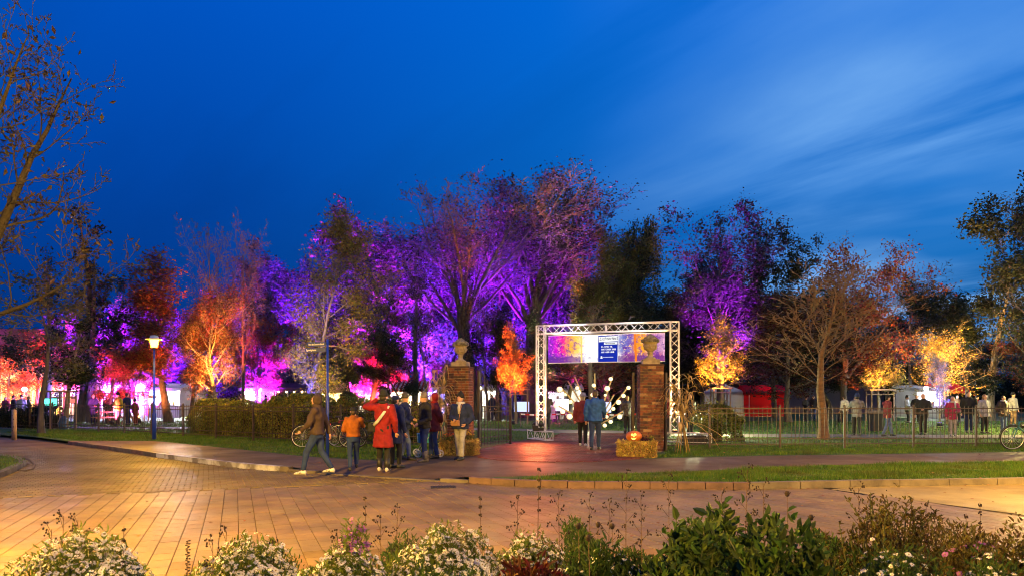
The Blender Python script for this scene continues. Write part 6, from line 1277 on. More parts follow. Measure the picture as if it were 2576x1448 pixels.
# ------------------------------------------------------------------ tents and stalls
def fabric(n, c, tr=0.45): return mat('tent_' + n, c, tuple(x * 0.85 for x in c), 3, 0.75, bump=0.3, bscale=8, trans=tr)
T = dict(white=fabric('white', (0.75, 0.74, 0.72)), beige=fabric('beige', (0.55, 0.42, 0.24)), red=fabric('red', (0.42, 0.015, 0.02)), dark=fabric('dark', (0.06, 0.05, 0.07), 0.1), redw=None)
def striped():
    m = bpy.data.materials.new('tent_red_white'); m.use_nodes = True; t = m.node_tree; b = t.nodes['Principled BSDF']; b.inputs['Roughness'].default_value = 0.8
    tcn = nn(t, 'ShaderNodeTexCoord'); s = nn(t, 'ShaderNodeSeparateXYZ'); t.links.new(tcn.outputs['Object'], s.inputs[0])
    q = mth(t, 'GREATER_THAN', mth(t, 'FRACT', mth(t, 'MULTIPLY', s.outputs[0], 3.3)), 0.5); c = mixc(t, q, (0.45, 0.02, 0.02), (0.75, 0.7, 0.6)); t.links.new(c, b.inputs['Base Color']); return m
T['redw'] = striped()
def tent(X0, X1, d, eaveY, topY, roof, wall, style, label, lcol=(1, 0.8, 0.55), W=500, front=True, cat='tent', goods=True, dep=3.0, bulbs=0, wallfront=False):
    x0, x1 = wx(X0, d), wx(X1, d); w = x1 - x0; c = (x0 + x1) / 2; eh, th = wz(eaveY, d), wz(topY, d)
    e = empty('market_tent' if cat == 'tent' else 'market_stall', (c, d, 0)); tag(e, label, cat); hw = w / 2
    for sx in (-1, 1):
        for yy in (0, dep): rod('pole', (sx * (hw - 0.05), yy, 0), (sx * (hw - 0.05), yy, eh), 0.03, M_alu, e)
    o_ = 0.18; m = MB()
    if style == 'peak': P_ = [(0, dep / 2, th)]; 
    a = [(-hw - o_, -o_, eh), (hw + o_, -o_, eh), (hw + o_, dep + o_, eh), (-hw - o_, dep + o_, eh)]
    lo = [(x, y, z - 0.22) for x, y, z in a]
    if style == 'peak': vs = a + [(0, dep / 2, th)] + lo; fs = [(0, 1, 4), (1, 2, 4), (2, 3, 4), (3, 0, 4)] + [(5 + i, 5 + (i + 1) % 4, (i + 1) % 4, i) for i in range(4)]
    elif style == 'gable': vs = a + [(-hw - o_, dep / 2, th), (hw + o_, dep / 2, th)] + lo; fs = [(0, 1, 5, 4), (1, 2, 5), (2, 3, 4, 5), (3, 0, 4)] + [(6 + i, 6 + (i + 1) % 4, (i + 1) % 4, i) for i in range(4)]
    else: 
        a = [(-hw - o_, -o_ - .5, eh), (hw + o_, -o_ - .5, eh), (hw + o_, dep + o_, th), (-hw - o_, dep + o_, th)]; lo = [(x, y, z - 0.2) for x, y, z in a]
        vs = a + lo; fs = [(0, 1, 2, 3)] + [(4 + i, 4 + (i + 1) % 4, (i + 1) % 4, i) for i in range(4)]
    m.add(vs, fs); q = m.build('canopy', T[roof], e); sd = q.modifiers.new('cloth', 'SOLIDIFY'); sd.thickness = 0.015
    if wall:
        slab('back_wall', (0, dep - 0.02, eh / 2), (w - 0.1, 0.02, eh - 0.05), T[wall], e)
        for sx in (-1, 1): slab('side_wall', (sx * (hw - 0.02), dep / 2, eh / 2), (0.02, dep - 0.1, eh - 0.05), T[wall], e)
        if wallfront: slab('front_wall', (0, 0.02, eh / 2), (w - 0.1, 0.02, eh - 0.05), T[wall], e)
    if goods and not wallfront:
        slab('counter', (0, 0.25, 0.5), (w - 0.3, 0.5, 1.0), T[wall or 'dark'], e)
        for k in range(rng.randint(4, 8)):
            m = MB(); r_ = rng.uniform(0.05, 0.12); m.lathe([(0, 0), (r_, 0), (r_ * 0.9, 0.2), (r_ * .4, 0.3), (0, 0.3)], n=8); g_ = m.build('goods', rng.choice([C_['red'], C_['orange'], C_['olive'], C_['yellow'], M_wood]), e); g_.location = (rng.uniform(-hw + 0.3, hw - 0.3), 0.2, 1.0)
    if bulbs:
        for k in range(bulbs):
            m = MB(); m.ell((0, 0, 0), (0.07, 0.07, 0.08), n=8, k=6); g_ = m.build('bulb', emm('bulb_warm', (1, 0.7, 0.35), 22), e); g_.location = (-hw + w * (k + 0.5) / bulbs, -0.05, eh - 0.3)
    if W:
        W = W * 2.2
        key = 'strip_%02d%02d%02d' % tuple(int(v_ * 99) for v_ in lcol)
        slab('strip_lamp', (0, dep * 0.4, eh - 0.12), (w * 0.6, 0.08, 0.06), emm(key, lcol, 16), e)
        point(e, (0, dep * 0.4, eh - 0.35), lcol, W, 0.25)
    return e
WH = (0.92, 0.90, 1.0); WA = (1.0, 0.72, 0.38); VI = (0.50, 0.36, 1.0)
tent(372, 452, 54, 975, 962, 'white', 'white', 'gable', 'large glaring white marquee behind the street lamp post', WH, 5200)
tent(255, 365, 60, 958, 940, 'white', 'white', 'gable', 'long violet-lit marquee behind the people in silhouette', VI, 6500, goods=False)
tent(455, 478, 56, 982, 965, 'white', 'white', 'peak', 'narrow white tent beside the dark tree trunk', WH, 1500)
tent(608, 655, 52, 975, 950, 'white', 'white', 'peak', 'peaked white tent next to the orange-lit trunk', WH, 3200)
tent(692, 770, 55, 975, 962, 'dark', None, 'gable', 'dark canopy with a row of warm bulbs above the hedge', WA, 150, bulbs=4)
tent(800, 862, 52, 980, 955, 'beige', 'beige', 'gable', 'beige tent glowing amber behind the signpost', WA, 1000)
tent(866, 905, 54, 978, 962, 'white', 'white', 'peak', 'small cream tent with a lamp inside beyond the hedge', WA, 1200)
tent(908, 952, 56, 970, 964, 'white', 'white', 'flat', 'bright white stall with its vendor in silhouette', (1, .93, .85), 3600, cat='stall')
tent(962, 990, 58, 968, 962, 'white', 'white', 'flat', 'small glaring stall beside the red and white awning', (1, .85, .7), 2800, cat='stall')
tent(988, 1068, 50, 977, 956, 'redw', 'white', 'gable', 'warm-lit stall under a red and white striped awning', WA, 1500, cat='stall')
tent(1072, 1128, 54, 982, 972, 'white', 'white', 'gable', 'cool-lit stall between the tall corn bundle and the trees', VI, 600, cat='stall')
tent(1212, 1250, 50, 976, 966, 'white', 'white', 'flat', 'brightly lit stall seen through the open gate leaf', (1, .95, .8), 900, cat='stall')
tent(1378, 1420, 50, 978, 965, 'white', 'white', 'flat', 'white stall right behind the truss post', WH, 200, cat='stall')
tent(1424, 1462, 54, 974, 962, 'white', 'white', 'gable', 'white stall partly covered by the globe sculpture', (1, .9, .7), 180, cat='stall')
tent(1795, 1872, 58, 985, 962, 'white', 'white', 'peak', 'grey-white tent beside the red one, dimly lit', (0.75, 0.7, 0.8), 60, cat='tent', wallfront=True)
tent(1883, 1982, 57, 985, 966, 'red', 'red', 'gable', 'closed red tent with a lamp glowing inside', (1, 0.45, 0.3), 260, wallfront=True)
tent(2308, 2368, 52, 977, 966, 'white', 'white', 'flat', 'stall with white awning under the violet tree', WH, 900, cat='stall')
tent(2370, 2432, 53, 980, 962, 'red', None, 'gable', 'red-roofed stall behind the people at the fence', (1, 0.4, 0.5), 350, cat='stall')
# lit panels and boxes
def panel(name, X0, X1, Y0, Y1, d, m, label, cat, thick=0.1, legs=True):
    x0, x1 = wx(X0, d), wx(X1, d); z0, z1 = wz(Y1, d), wz(Y0, d); e = empty(name, ((x0 + x1) / 2, d, 0)); tag(e, label, cat)
    slab('screen', (0, 0, (z0 + z1) / 2), (x1 - x0, thick, z1 - z0), m, e)
    slab('rear_frame', (0, thick / 2 + 0.02, (z0 + z1) / 2), (x1 - x0 + 0.06, 0.04, z1 - z0 + 0.06), M_black, e)
    if legs:
        for s in (-1, 1): rod('leg', (s * (x1 - x0) * .4, 0, 0), (s * (x1 - x0) * .4, 0, z0 + 0.02), 0.03, M_black, e)
    return e
def dots_mat():
    m = bpy.data.materials.new('dotted_glow'); m.use_nodes = True; t = m.node_tree; t.nodes.clear(); tcn = nn(t, 'ShaderNodeTexCoord')
    vo = nn(t, 'ShaderNodeTexVoronoi'); vo.inputs['Scale'].default_value = 5; vo.inputs['Randomness'].default_value = 0.4; t.links.new(tcn.outputs['Generated'], vo.inputs[0])
    c = ramp(t, vo.outputs[0], [(0.38, (1, 0.75, 0.85)), (0.46, (0.05, 0.01, 0.15))]); em = nn(t, 'ShaderNodeEmission'); t.links.new(c, em.inputs[0]); em.inputs[1].default_value = 1.4; o = nn(t, 'ShaderNodeOutputMaterial'); t.links.new(em.outputs[0], o.inputs[0]); return m
panel('glow_counter', 114, 137, 1001, 1020, 44, emm('teal_glow', (0.15, 1.0, 0.75), 2.2), 'glowing teal counter beside the staked young tree', 'counter', 0.5)
panel('lit_display', 138, 153, 985, 1018, 45, dots_mat(), 'tall light panel with pink dots between the stakes', 'light panel')
panel('light_box', 1293, 1331, 1009, 1034, 44, emm('box_glow', (0.5, 0.6, 1.0), 1.6), 'blue-white light box below the orange maple', 'light box')
panel('light_box', 1517, 1537, 1010, 1036, 42, emm('box_glow2', (0.6, 0.65, 1.0), 1.6), 'blue-white light box behind the man in blue', 'light box')
panel('lit_display', 1398, 1430, 1002, 1032, 43, emm('panel_white', (0.85, 0.8, 1.0), 1.6), 'white glowing box counter beside the truss post', 'counter', 0.4)
panel('poster_board', 178, 189, 1001, 1012, 43, emm('poster_orange', (1, 0.25, 0.2), 1.0), 'small orange-pink poster on a stand by the dark trunk', 'poster')
# long lit screen wall (violet) behind the dark trunks
tent(150, 238, 64, 942, 930, 'white', 'white', 'gable', 'violet-blue washed stage tent behind the thick dark trunk', (0.35, 0.22, 1.0), 6000, wallfront=True)
# house with yellow-lit facade and roofs, far left
hx, hd = wx(30, 66), 66
e = empty('house', (hx, hd, 0), R(6)); tag(e, 'gabled house with yellow-lit facade at the edge behind the red trees', 'house')
M_fac = mat('facade_cream', (0.62, 0.52, 0.30), (0.5, 0.42, 0.24), 2, 0.85, bump=0.2); M_roof = mat('roof_tiles', (0.12, 0.05, 0.035), (0.08, 0.035, 0.03), 3, 0.8, bump=0.6, bscale=14)
m = MB(); m.box((0, 4, 2.6), (17, 8, 5.2)); m.build('wall', M_fac, e)
m = MB(); m.add([(-9, -.4, 5.2), (9, -.4, 5.2), (9, 8.4, 5.2), (-9, 8.4, 5.2), (-7, 4, 8.6), (7, 4, 8.6)], [(0, 1, 5, 4), (1, 2, 5), (2, 3, 4, 5), (3, 0, 4), (3, 2, 1, 0)]); m.build('roof', M_roof, e)
slab('gutter', (0, -0.42, 5.18), (18, 0.12, 0.14), mat('gutter_pale', (0.5, 0.5, 0.52), None), e)
m = MB(); m.box((3.6, 3.6, 8.7), (0.8, 0.8, 1.6)); m.build('chimney', M_bricks[1], e)
for k in range(6):
    for z in (1.7, 4.0):
        w_ = slab('window', (-7 + k * 2.8, -0.02, z), (1.1, 0.08, 1.3), mat('window_frame_white', (0.6, 0.6, 0.58), None), e)
        g_ = slab('pane', (-7 + k * 2.8, -0.068, z), (0.92, 0.03, 1.12), emm('window_warm', (1, 0.75, 0.35), 1.2) if z < 3 and k > 1 else mat('dark_glass', (0.02, 0.02, 0.03), None, rough=0.1), e)
        m = MB(); m.box((-7 + k * 2.8, -0.09, z), (0.05, 0.02, 1.12)); m.box((-7 + k * 2.8, -0.092, z + 0.1), (0.92, 0.02, 0.05)); m.build('glazing_bar', mat('window_frame_white', (0.6, 0.6, 0.58), None), e)
# low dark building right of centre
e = empty('outbuilding', (wx(2040, 70), 70, 0)); tag(e, 'low dark building with a flat roof behind the red tent', 'building')
m = MB(); m.box((0, 3, 1.5), (14, 6, 3.0)); m.build('wall', mat('dark_render', (0.10, 0.09, 0.08), None), e); m = MB(); m.box((0, 3, 3.09), (14.6, 6.6, 0.18)); m.build('roof', M_roof, e)
# bin and bench, blue bag
x, y = P(2203, 1083)
e = empty('litter_bin', (x, y, 0)); tag(e, 'square litter bin with light lid on the lawn behind the fence', 'litter bin')
m = MB(); m.box((0, 0, 0.42), (0.5, 0.45, 0.8)); m.build('bin_body', M_black, e); m = MB(); m.box((0, 0, 0.90), (0.54, 0.49, 0.14)); m.build('lid', C_['greige'], e)
x, y = wx(160, 33.4), 33.4
e = empty('backpack', (x, y, 0), R(15)); tag(e, 'dark blue bag or folded pushchair at the foot of the staked tree', 'bag')
m = MB(); m.path([(0, 0, 0.0), (-0.05, 0, 0.3), (0.02, 0, 0.55), (0.0, 0, 0.68)], [0.22, 0.24, 0.20, 0.10], 10, flat=0.7); m.build('bag_body', cloth('bag_blue', (0.03, 0.08, 0.16)), e)
m = MB(); m.path([(-0.15, -0.12, 0.1), (-0.2, -0.15, 0.35), (-0.1, -0.14, 0.6)], 0.02, 6); m.build('strap', C_['grey'], e)
x, y = wx(292, 40), 40
e = empty('picnic_table', (x, y, 0)); tag(e, 'low wooden picnic table in front of the yellow-jacketed visitor', 'table')
slab('table_top', (0, 0, 0.74), (1.9, 0.75, 0.05), M_wood, e)
for s in (-1, 1):
    slab('bench_plank', (0, s * 0.7, 0.45), (1.9, 0.25, 0.04), M_wood, e)
    rod('leg', (s * 0.7, -0.7, 0), (s * 0.7, -0.2, 0.72), 0.04, M_wood, e); rod('leg', (s * 0.7, 0.7, 0), (s * 0.7, 0.2, 0.72), 0.04, M_wood, e); slab('crossbar', (s * 0.7, 0, 0.40), (0.05, 1.5, 0.06), M_wood, e)
# ------------------------------------------------------------------ planting bed close to the camera
sheet('flower_bed', [(-9, -3), (9, -3), (9, 4.3), (5, 4.9), (1, 4.55), (-3, 4.2), (-9, 4.0)], -0.06, M_soil, 'planted bed along the near edge of the road')
M_petw = mat('petal_white', (0.86, 0.85, 0.78), (0.74, 0.71, 0.62), 30, 0.6, trans=0.2); M_petp = mat('petal_mauve', (0.42, 0.14, 0.46), (0.30, 0.09, 0.35), 30, 0.6, trans=0.2)
M_eye2 = mat('flower_eye_yellow', (0.45, 0.30, 0.04), (0.25, 0.15, 0.03), 40, 0.8); M_stem = mat('stem_green', (0.06, 0.09, 0.02), (0.09, 0.08, 0.03), 9, 0.7); M_dry = mat('dry_stem', (0.13, 0.07, 0.035), (0.07, 0.04, 0.02), 9, 0.85); M_seed = mat('seed_head', (0.05, 0.03, 0.02), (0.025, 0.016, 0.012), 30, 0.95, bump=0.5)
def daisy(pm, seed, rad=0.0118, np_=12):
    r = random.Random(seed); m = MB()
    for k in range(np_):
        a = 2 * pi * k / np_ + r.uniform(-.1, .1); L = rad * r.uniform(0.85, 1.15); dr = r.uniform(0.05, 0.35); c, s = cos(a), sin(a); w = rad * 0.2
        m.add([(c * rad * .18 - s * w * .5, s * rad * .18 + c * w * .5, 0), (c * rad * .18 + s * w * .5, s * rad * .18 - c * w * .5, 0), (c * L * .75 + s * w, s * L * .75 - c * w, -L * dr * .3), (c * L, s * L, -L * dr), (c * L * .75 - s * w, s * L * .75 + c * w, -L * dr * .3)], [(0, 1, 2, 3, 4)], 0)
    m.ell((0, 0, 0.001), (rad * 0.27, rad * .27, rad * 0.16), n=6, k=4, mi=1); me = m.mesh('flower'); me.materials.append(pm); me.materials.append(M_eye2); return me
DW = [daisy(M_petw, i) for i in range(5)]; DP = [daisy(M_petp, 20 + i, 0.015, 16) for i in range(3)]
def foliage_mesh(C, size, asp, seed, up=0.6, fold=0.15):
    rs = np.random.RandomState(seed); n = len(C); u = rs.randn(n, 3); u[:, 2] = np.abs(u[:, 2]) + up; u /= np.linalg.norm(u, axis=1, keepdims=True); v = np.cross(u, rs.randn(n, 3)); v /= np.linalg.norm(v, axis=1, keepdims=True); nr = np.cross(u, v)
    s = size * (0.5 + 0.9 * rs.rand(n, 1)); V = np.zeros((n, 6, 3))
    V[:, 0] = C; V[:, 1] = C + u * s * .35 + v * s * asp * .5 + nr * s * fold * .5; V[:, 2] = C + u * s * .75 + v * s * asp * .35 + nr * s * fold * .2; V[:, 3] = C + u * s - nr * s * fold; V[:, 4] = C + u * s * .75 - v * s * asp * .35 + nr * s * fold * .2; V[:, 5] = C + u * s * .35 - v * s * asp * .5 + nr * s * fold * .5
    F = np.array([(0, 1, 2, 3), (0, 3, 4, 5)]); F = (F[None] + (np.arange(n) * 6)[:, None, None]).reshape(-1, 4); return npmesh('foliage', V.reshape(-1, 3), F, 4)
def dome_pts(rs, n, rx, ry, h, z0=0.1, shell=0.35):
    a = rs.rand(n) * 2 * pi; t = rs.rand(n); ph = np.arccos(1 - t); r = 1 - shell * rs.rand(n) ** 1.5
    lump = 1 + 0.10 * np.sin(a * 3 + ph * 4) + 0.07 * np.sin(a * 7 - ph * 5)
    return np.stack([np.cos(a) * np.sin(ph) * rx * r * lump, np.sin(a) * np.sin(ph) * ry * r * lump, z0 + (h - z0) * np.cos(ph) * r * lump], 1)
def aster(X0, X1, topY, d, label, nfl, nleaf, fl, leafc, seed, h_extra=0.0, size=0.032, bottom=0.12, ry=None, asp=0.22):
    rs = np.random.RandomState(seed); x0, x1 = wx(X0, d), wx(X1, d); rx = (x1 - x0) / 2 * 1.06; h = wz(topY, d) + 0.02; cx = (x0 + x1) / 2; ry = ry or rx * 0.7
    e = empty('aster_bush', (cx, d, -0.06)); tag(e, label, 'flower bush')
    C = np.concatenate([dome_pts(rs, int(nleaf * 1.5), rx, ry, h, h * 0.45), dome_pts(rs, nleaf // 3, rx * .8, ry * .8, h * .8, .1)]); link('foliage', foliage_mesh(C, size, asp, seed), leafc, e)
    m = MB()
    for k in range(70):
        p = dome_pts(rs, 1, rx * 0.9, ry * .9, h, .3, .2)[0]; m.path([(p[0] * .25, p[1] * .25, 0), (p[0] * .7, p[1] * .7, p[2] * .55), p], [0.004, 0.003, 0.0015], 4)
    m.build('stems', M_stem, e)
    if fl:
        D = dome_pts(rs, int(nfl * 3.6), rx * 1.02, ry * 1.02, h + 0.012, h * 0.5, 0.14); D = D[np.argsort(D[:, 1])]
        rest = D[300:]
        for p in D[:300]:
            n_ = Vector((p[0] / rx, p[1] / ry, (p[2]) / h)).normalized(); n_ = (n_ + Vector(rs.randn(3)) * 0.35 + Vector((0, -0.35, 0.2))).normalized()
            o = bpy.data.objects.new('flower', fl[rs.randint(len(fl))]); COL.objects.link(o); o.parent = e; o.location = p; o.rotation_euler = n_.to_track_quat('Z', 'Y').to_euler(); s = rs.uniform(0.7, 1.25); o.scale = (s, s, s)
        if len(rest):
            base_ = fl[0]; bv = np.array([v.co[:] for v in base_.vertices]); bf = [tuple(p_.vertices) for p_ in base_.polygons]; mi = [p_.material_index for p_ in base_.polygons]; m = MB()
            for p in rest:
                n_ = (Vector((p[0] / rx, p[1] / ry, p[2] / h)).normalized() + Vector(rs.randn(3)) * 0.35).normalized(); q = np.array(n_.to_track_quat('Z', 'Y').to_matrix()); vv = bv @ q.T * rs.uniform(.7, 1.2) + p; k = len(m.v); m.v.extend(map(tuple, vv)); m.f.extend([tuple(i + k for i in f) for f in bf]); m.mi.extend(mi); m.sm.extend([False] * len(bf))
            o = m.build('flowers_beyond', [fl[0].materials[0], M_eye2], e); o['kind'] = 'stuff'
    return e
LG = leafm('leaf_aster_green', (0.17, 0.22, 0.03), (0.08, 0.12, 0.02), 0.4); LG2 = leafm('leaf_shrub_green', (0.07, 0.12, 0.022), (0.03, 0.06, 0.014), 0.35); LB = leafm('leaf_brown_green', (0.15, 0.12, 0.025), (0.065, 0.055, 0.016), 0.5); LR = leafm('leaf_dark_red', (0.10, 0.016, 0.01), (0.05, 0.012, 0.008), 0.5)
aster(30, 392, 1338, 3.3, 'white aster bush alone at the lower corner, brightly lit', 620, 5200, DW, LG, 1)
aster(490, 775, 1352, 3.5, 'rounded white aster bush behind the single dry spike', 560, 5200, DW, LG, 2)
aster(735, 1000, 1378, 3.3, 'low white aster bush under the mauve blossoms', 420, 4600, DW, LG, 3)
aster(830, 945, 1312, 3.5, 'small upright aster with mauve flowers among the white ones', 70, 1500, DP, LG, 4, ry=0.12)
aster(985, 1265, 1322, 3.6, 'large white aster bush in the middle of the bed', 640, 5600, DW, LG, 5)
aster(1225, 1440, 1340, 3.7, 'loose white aster bush with dark red stems below', 330, 4200, DW, LG, 6)
aster(1190, 1470, 1415, 3.0, 'dark red-leaved plant low in front of the loose asters', 0, 3000, None, LR, 7, size=0.05, asp=0.3)
aster(1400, 1640, 1372, 3.4, 'mixed green growth full of dry stalks beside the big shrub', 60, 5200, DW, LG2, 8, size=0.045)
def shrub(X0, X1, topY, d, label, n, leafc, size, seed, asp=0.5, shoots=40, ry=None, sn=14):
    rs = np.random.RandomState(seed); x0, x1 = wx(X0, d), wx(X1, d); rx = (x1 - x0) / 2 * 1.08; h = wz(topY, d) + 0.05; e = empty('shrub', ((x0 + x1) / 2, d, -0.06)); tag(e, label, 'shrub'); ry = ry or rx * .6
    C = [dome_pts(rs, n, rx, ry, h * 0.93, .15, .45)]; m = MB()
    for k in range(shoots):
        p = dome_pts(rs, 1, rx * .95, ry * .95, h * .86, .3, .1)[0]; tip = p + np.array([rs.randn() * .04, rs.randn() * .03, h * rs.uniform(0.04, 0.16)]); m.path([(p[0] * .3, p[1] * .3, 0), p, tip], [0.006, 0.004, 0.002], 5); t = rs.rand(sn, 1); C.append(p * (1 - t) + tip * t)
    m.build('stems', M_stem, e); C = np.concatenate(C); link('foliage', foliage_mesh(C, size, asp, seed, up=0.5, fold=.2), leafc, e); return e
shrub(1590, 1900, 1292, 3.2, 'dark green leafy shrub with upright shoots', 2600, LG2, 0.055, 11, 0.5)
shrub(1830, 2110, 1283, 3.0, 'dark green rounded shrub next to the brown seed bush', 2400, LG2, 0.052, 12, 0.55)
shrub(1690, 1990, 1262, 3.6, 'taller green shrub rising behind the other shoots', 1500, LG2, 0.06, 13, 0.5, 26)
shrub(2085, 2400, 1236, 3.9, 'brown-green bush covered in tiny seed heads', 9000, LB, 0.024, 14, 0.4, 110, sn=24)
aster(2090, 2420, 1372, 2.9, 'small-flowered whitish bush low in the corner beside the green shrubs', 60, 4200, DW, LG2, 15)
aster(2350, 2520, 1325, 3.3, 'dark bush with pale lilac buds by the corner', 22, 3200, DP, LB, 16)
shrub(2470, 2640, 1300, 3.6, 'dark brownish bush at the lower corner', 3600, LB, 0.03, 17, 0.4, 40)
aster(2380, 2620, 1395, 2.8, 'low whitish asters at the very corner', 70, 3000, DW, LG2, 18)
aster(900, 1300, 1420, 2.8, 'low green mat of aster foliage at the bottom of the bed', 60, 3600, DW, LG2, 19)
# low tangled fill so the bed reads as one border
def fill(X0, X1, topY, d, leafc, label, n, seed, size=0.035):
    rs = np.random.RandomState(seed); x0, x1 = wx(X0, d), wx(X1, d); L = x1 - x0; h = wz(topY, d) + 0.06; k = n
    X = rs.rand(k) * L; hh = h * (0.78 + 0.13 * np.sin(X * 7 + seed) + 0.09 * np.sin(X * 17)); C = np.stack([X - L / 2, (rs.rand(k) - .5) * 0.7, hh * (1 - 0.75 * rs.rand(k) ** 1.6)], 1)
    e = empty('border_growth', ((x0 + x1) / 2, d, -0.06)); tag(e, label, 'plants'); link('foliage', foliage_mesh(C, size, 0.3, seed, up=0.8), leafc, e)
    m = MB()
    for q in range(60):
        p = C[rs.randint(k)]; m.path([(p[0], p[1], 0), (p[0] + rs.randn() * .02, p[1], p[2] * .6), (p[0] + rs.randn() * .05, p[1], p[2] * 1.12)], [0.003, 0.0025, 0.001], 4)
    m.build('stems', M_dry, e); return e
fill(480, 1000, 1388, 3.9, LG, 'tangled low green growth between the white aster bushes', 6000, 31, 0.03)
fill(960, 1480, 1358, 4.0, LG2, 'tangled dry and green growth behind the middle asters', 7000, 32, 0.03)
fill(1420, 2120, 1318, 4.1, LG2, 'dense green undergrowth behind the leafy shrubs', 12000, 33, 0.04)
fill(2080, 2640, 1312, 4.2, LB, 'brownish undergrowth at the corner end of the bed', 11000, 34, 0.03)
# dry stems with seed heads
def dry(X, topY, d, label, kind, seed):
    r = random.Random(seed); x = wx(X, d); h = wz(topY, d) + 0.06; e = empty('dry_stem', (x, d, -0.06)); tag(e, label, 'dry plant', 'dry stems standing in the flower bed'); lean = Vector((r.uniform(-.06, .06), r.uniform(-.04, .04), 0))
    pts = [Vector((0, 0, 0)) - lean, Vector((r.uniform(-.01, .01), 0, h * .5)) - lean * .3, Vector((0, 0, h))]; m = MB(); m.path(pts, [0.0035, 0.0028, 0.0015], 5); m.build('stem', M_dry, e); m = MB()
    if kind == 'whorl':
        for k in range(5):
            z = h - 0.015 - k * r.uniform(0.045, 0.062)
            for q in range(7): a = q * .9 + k; m.ell((cos(a) * .007, sin(a) * .007, z + r.uniform(-.008, .008)), (0.0042, 0.0042, 0.006), n=6, k=4)
    elif kind == 'ball': m.ell((0, 0, h), (0.013, 0.013, 0.017), n=10, k=7); [m.path([(cos(a) * .012, sin(a) * .012, h + 0.0), (cos(a) * .019, sin(a) * .019, h + 0.008)], 0.001, 3) for a in [i * .8 for i in range(8)]]
    elif kind == 'spike':
        for k in range(46): a = k * 2.4; m.ell((cos(a) * .007, sin(a) * .007, h - k * 0.0052), (0.0055, 0.0055, 0.004), n=5, k=4)
    else:
        for k in range(9):
            z = h * (0.62 + 0.045 * k); a = k * 2.2; tip = Vector((cos(a) * (.085 - .008 * k), sin(a) * .05, z + .06)); m.path([(0, 0, z), tip * .6 + Vector((0, 0, z * .4)), tip], 0.0012, 4)
            for q in range(6): m.ell(tip + Vector((r.uniform(-.02, .01), r.uniform(-.012, .012), r.uniform(-.03, .005))), (0.0045, 0.0045, 0.006), n=5, k=4)
    m.build('seed_heads', M_seed, e); return e
i = 0
for X, Y, d, k, lab in ((918, 1245, 3.9, 'whorl', 'thin dry stem with whorled heads left of the middle'), (1001, 1282, 4.0, 'branch', 'thin dry stem beside the mauve flowers'), (957, 1305, 3.8, 'branch', 'short dry stem just behind the mauve flowers'), (1208, 1245, 3.9, 'whorl', 'thin dry stem behind the middle aster bush'), (1302, 1258, 3.8, 'branch', 'dark dry stem by the middle aster bush'), (1356, 1172, 3.7, 'whorl', 'tallest dry stem crossing the kerb line'), (1405, 1245, 3.8, 'branch', 'dry stem just past the tallest one'), (1482, 1252, 4.0, 'branch', 'wispy dry stem before the mixed green growth'), (1533, 1262, 4.0, 'branch', 'wispy dry stem above the black seed balls'), (1575, 1190, 4.0, 'branch', 'tall wispy stem reaching the kerb'),
                        (1612, 1248, 3.9, 'branch', 'wispy stem at the shrub edge'), (1682, 1205, 4.1, 'branch', 'wispy stem over the green shrub'), (1455, 1322, 3.4, 'ball', 'dry stalk with a large black seed ball'), (1480, 1352, 3.2, 'ball', 'lower black seed ball among the asters'), (1505, 1318, 3.6, 'ball', 'small black seed ball'), (1540, 1322, 3.6, 'ball', 'seed ball beside the wispy stems'), (1980, 1240, 3.6, 'ball', 'single round seed head above the green shrubs'), (2040, 1300, 3.6, 'ball', 'round seed head at the far side of the green shrubs'),
                        (473, 1358, 3.1, 'spike', 'single brown flower spike standing alone on the road edge'), (160, 1296, 3.3, 'branch', 'reddish-brown branching stem above the bright asters'), (196, 1306, 3.4, 'branch', 'second reddish stem in the bright asters'), (130, 1330, 3.3, 'branch', 'short reddish stem at the side of the bright asters'), (312, 1322, 3.3, 'whorl', 'stem with a brown head at the end of the bright asters'), (570, 1335, 3.5, 'branch', 'brown stem on top of the rounded asters'), (535, 1360, 3.4, 'branch', 'short brown stem beside the rounded asters'), (1880, 1178, 3.9, 'branch', 'pale feathery stem arching over the grass strip'), (1920, 1215, 4.0, 'branch', 'feathery stem below the arching one'), (1815, 1240, 4.0, 'branch', 'feathery stem at the front of the kerb'),
                        (2430, 1290, 3.6, 'whorl', 'dark stem beside the brown-green bush'), (2330, 1262, 3.8, 'whorl', 'stem rising from the brown-green bush'), (2465, 1262, 4.0, 'whorl', 'blurred dark stem close to the corner'), (2160, 1225, 4.0, 'branch', 'twiggy stem over the brown-green bush'), (700, 1365, 3.5, 'branch', 'brown stem at the end of the rounded asters'), (850, 1350, 3.3, 'branch', 'brown stem below the mauve flowers')):
    i += 1; dry(X, Y, d, lab, k, i)
# ------------------------------------------------------------------ lamps
SOD = (1.0, 0.545, 0.05)
def street_lamp(x, y, h, W, label, col=SOD):
    e = empty('street_lamp', (x, y, 0)); tag(e, label, 'street lamp')
    m = MB(); m.lathe([(0, 0), (0.075, 0), (0.075, 0.95), (0.045, 1.05), (0.036, h - 0.25), (0, h - 0.25)], n=12); m.build('post', M_bluep, e)
    m = MB(); m.lathe([(0.0, h - 0.19), (0.10, h - 0.19), (0.155, h + 0.10), (0.0, h + 0.10)], n=16); m.build('lantern_glass', emm('far_lamp_glow', (1.0, 0.6, 0.15), 12), e)
    m = MB(); m.lathe([(0, h + 0.10), (0.31, h + 0.10), (0.31, h + 0.115), (0.17, h + 0.135), (0, h + 0.27)], n=20); m.build('disc_roof', MATS['lamp_disc'], e)
    point(e, (0, 0, h - 0.45), col, W, 0.16); return e
street_lamp(-6.3, 4.6, 4.6, 13500, 'street lamp outside the frame lighting the near paving')
street_lamp(2.5, -5.5, 5.5, 5500, 'street lamp behind the camera lighting the bed')
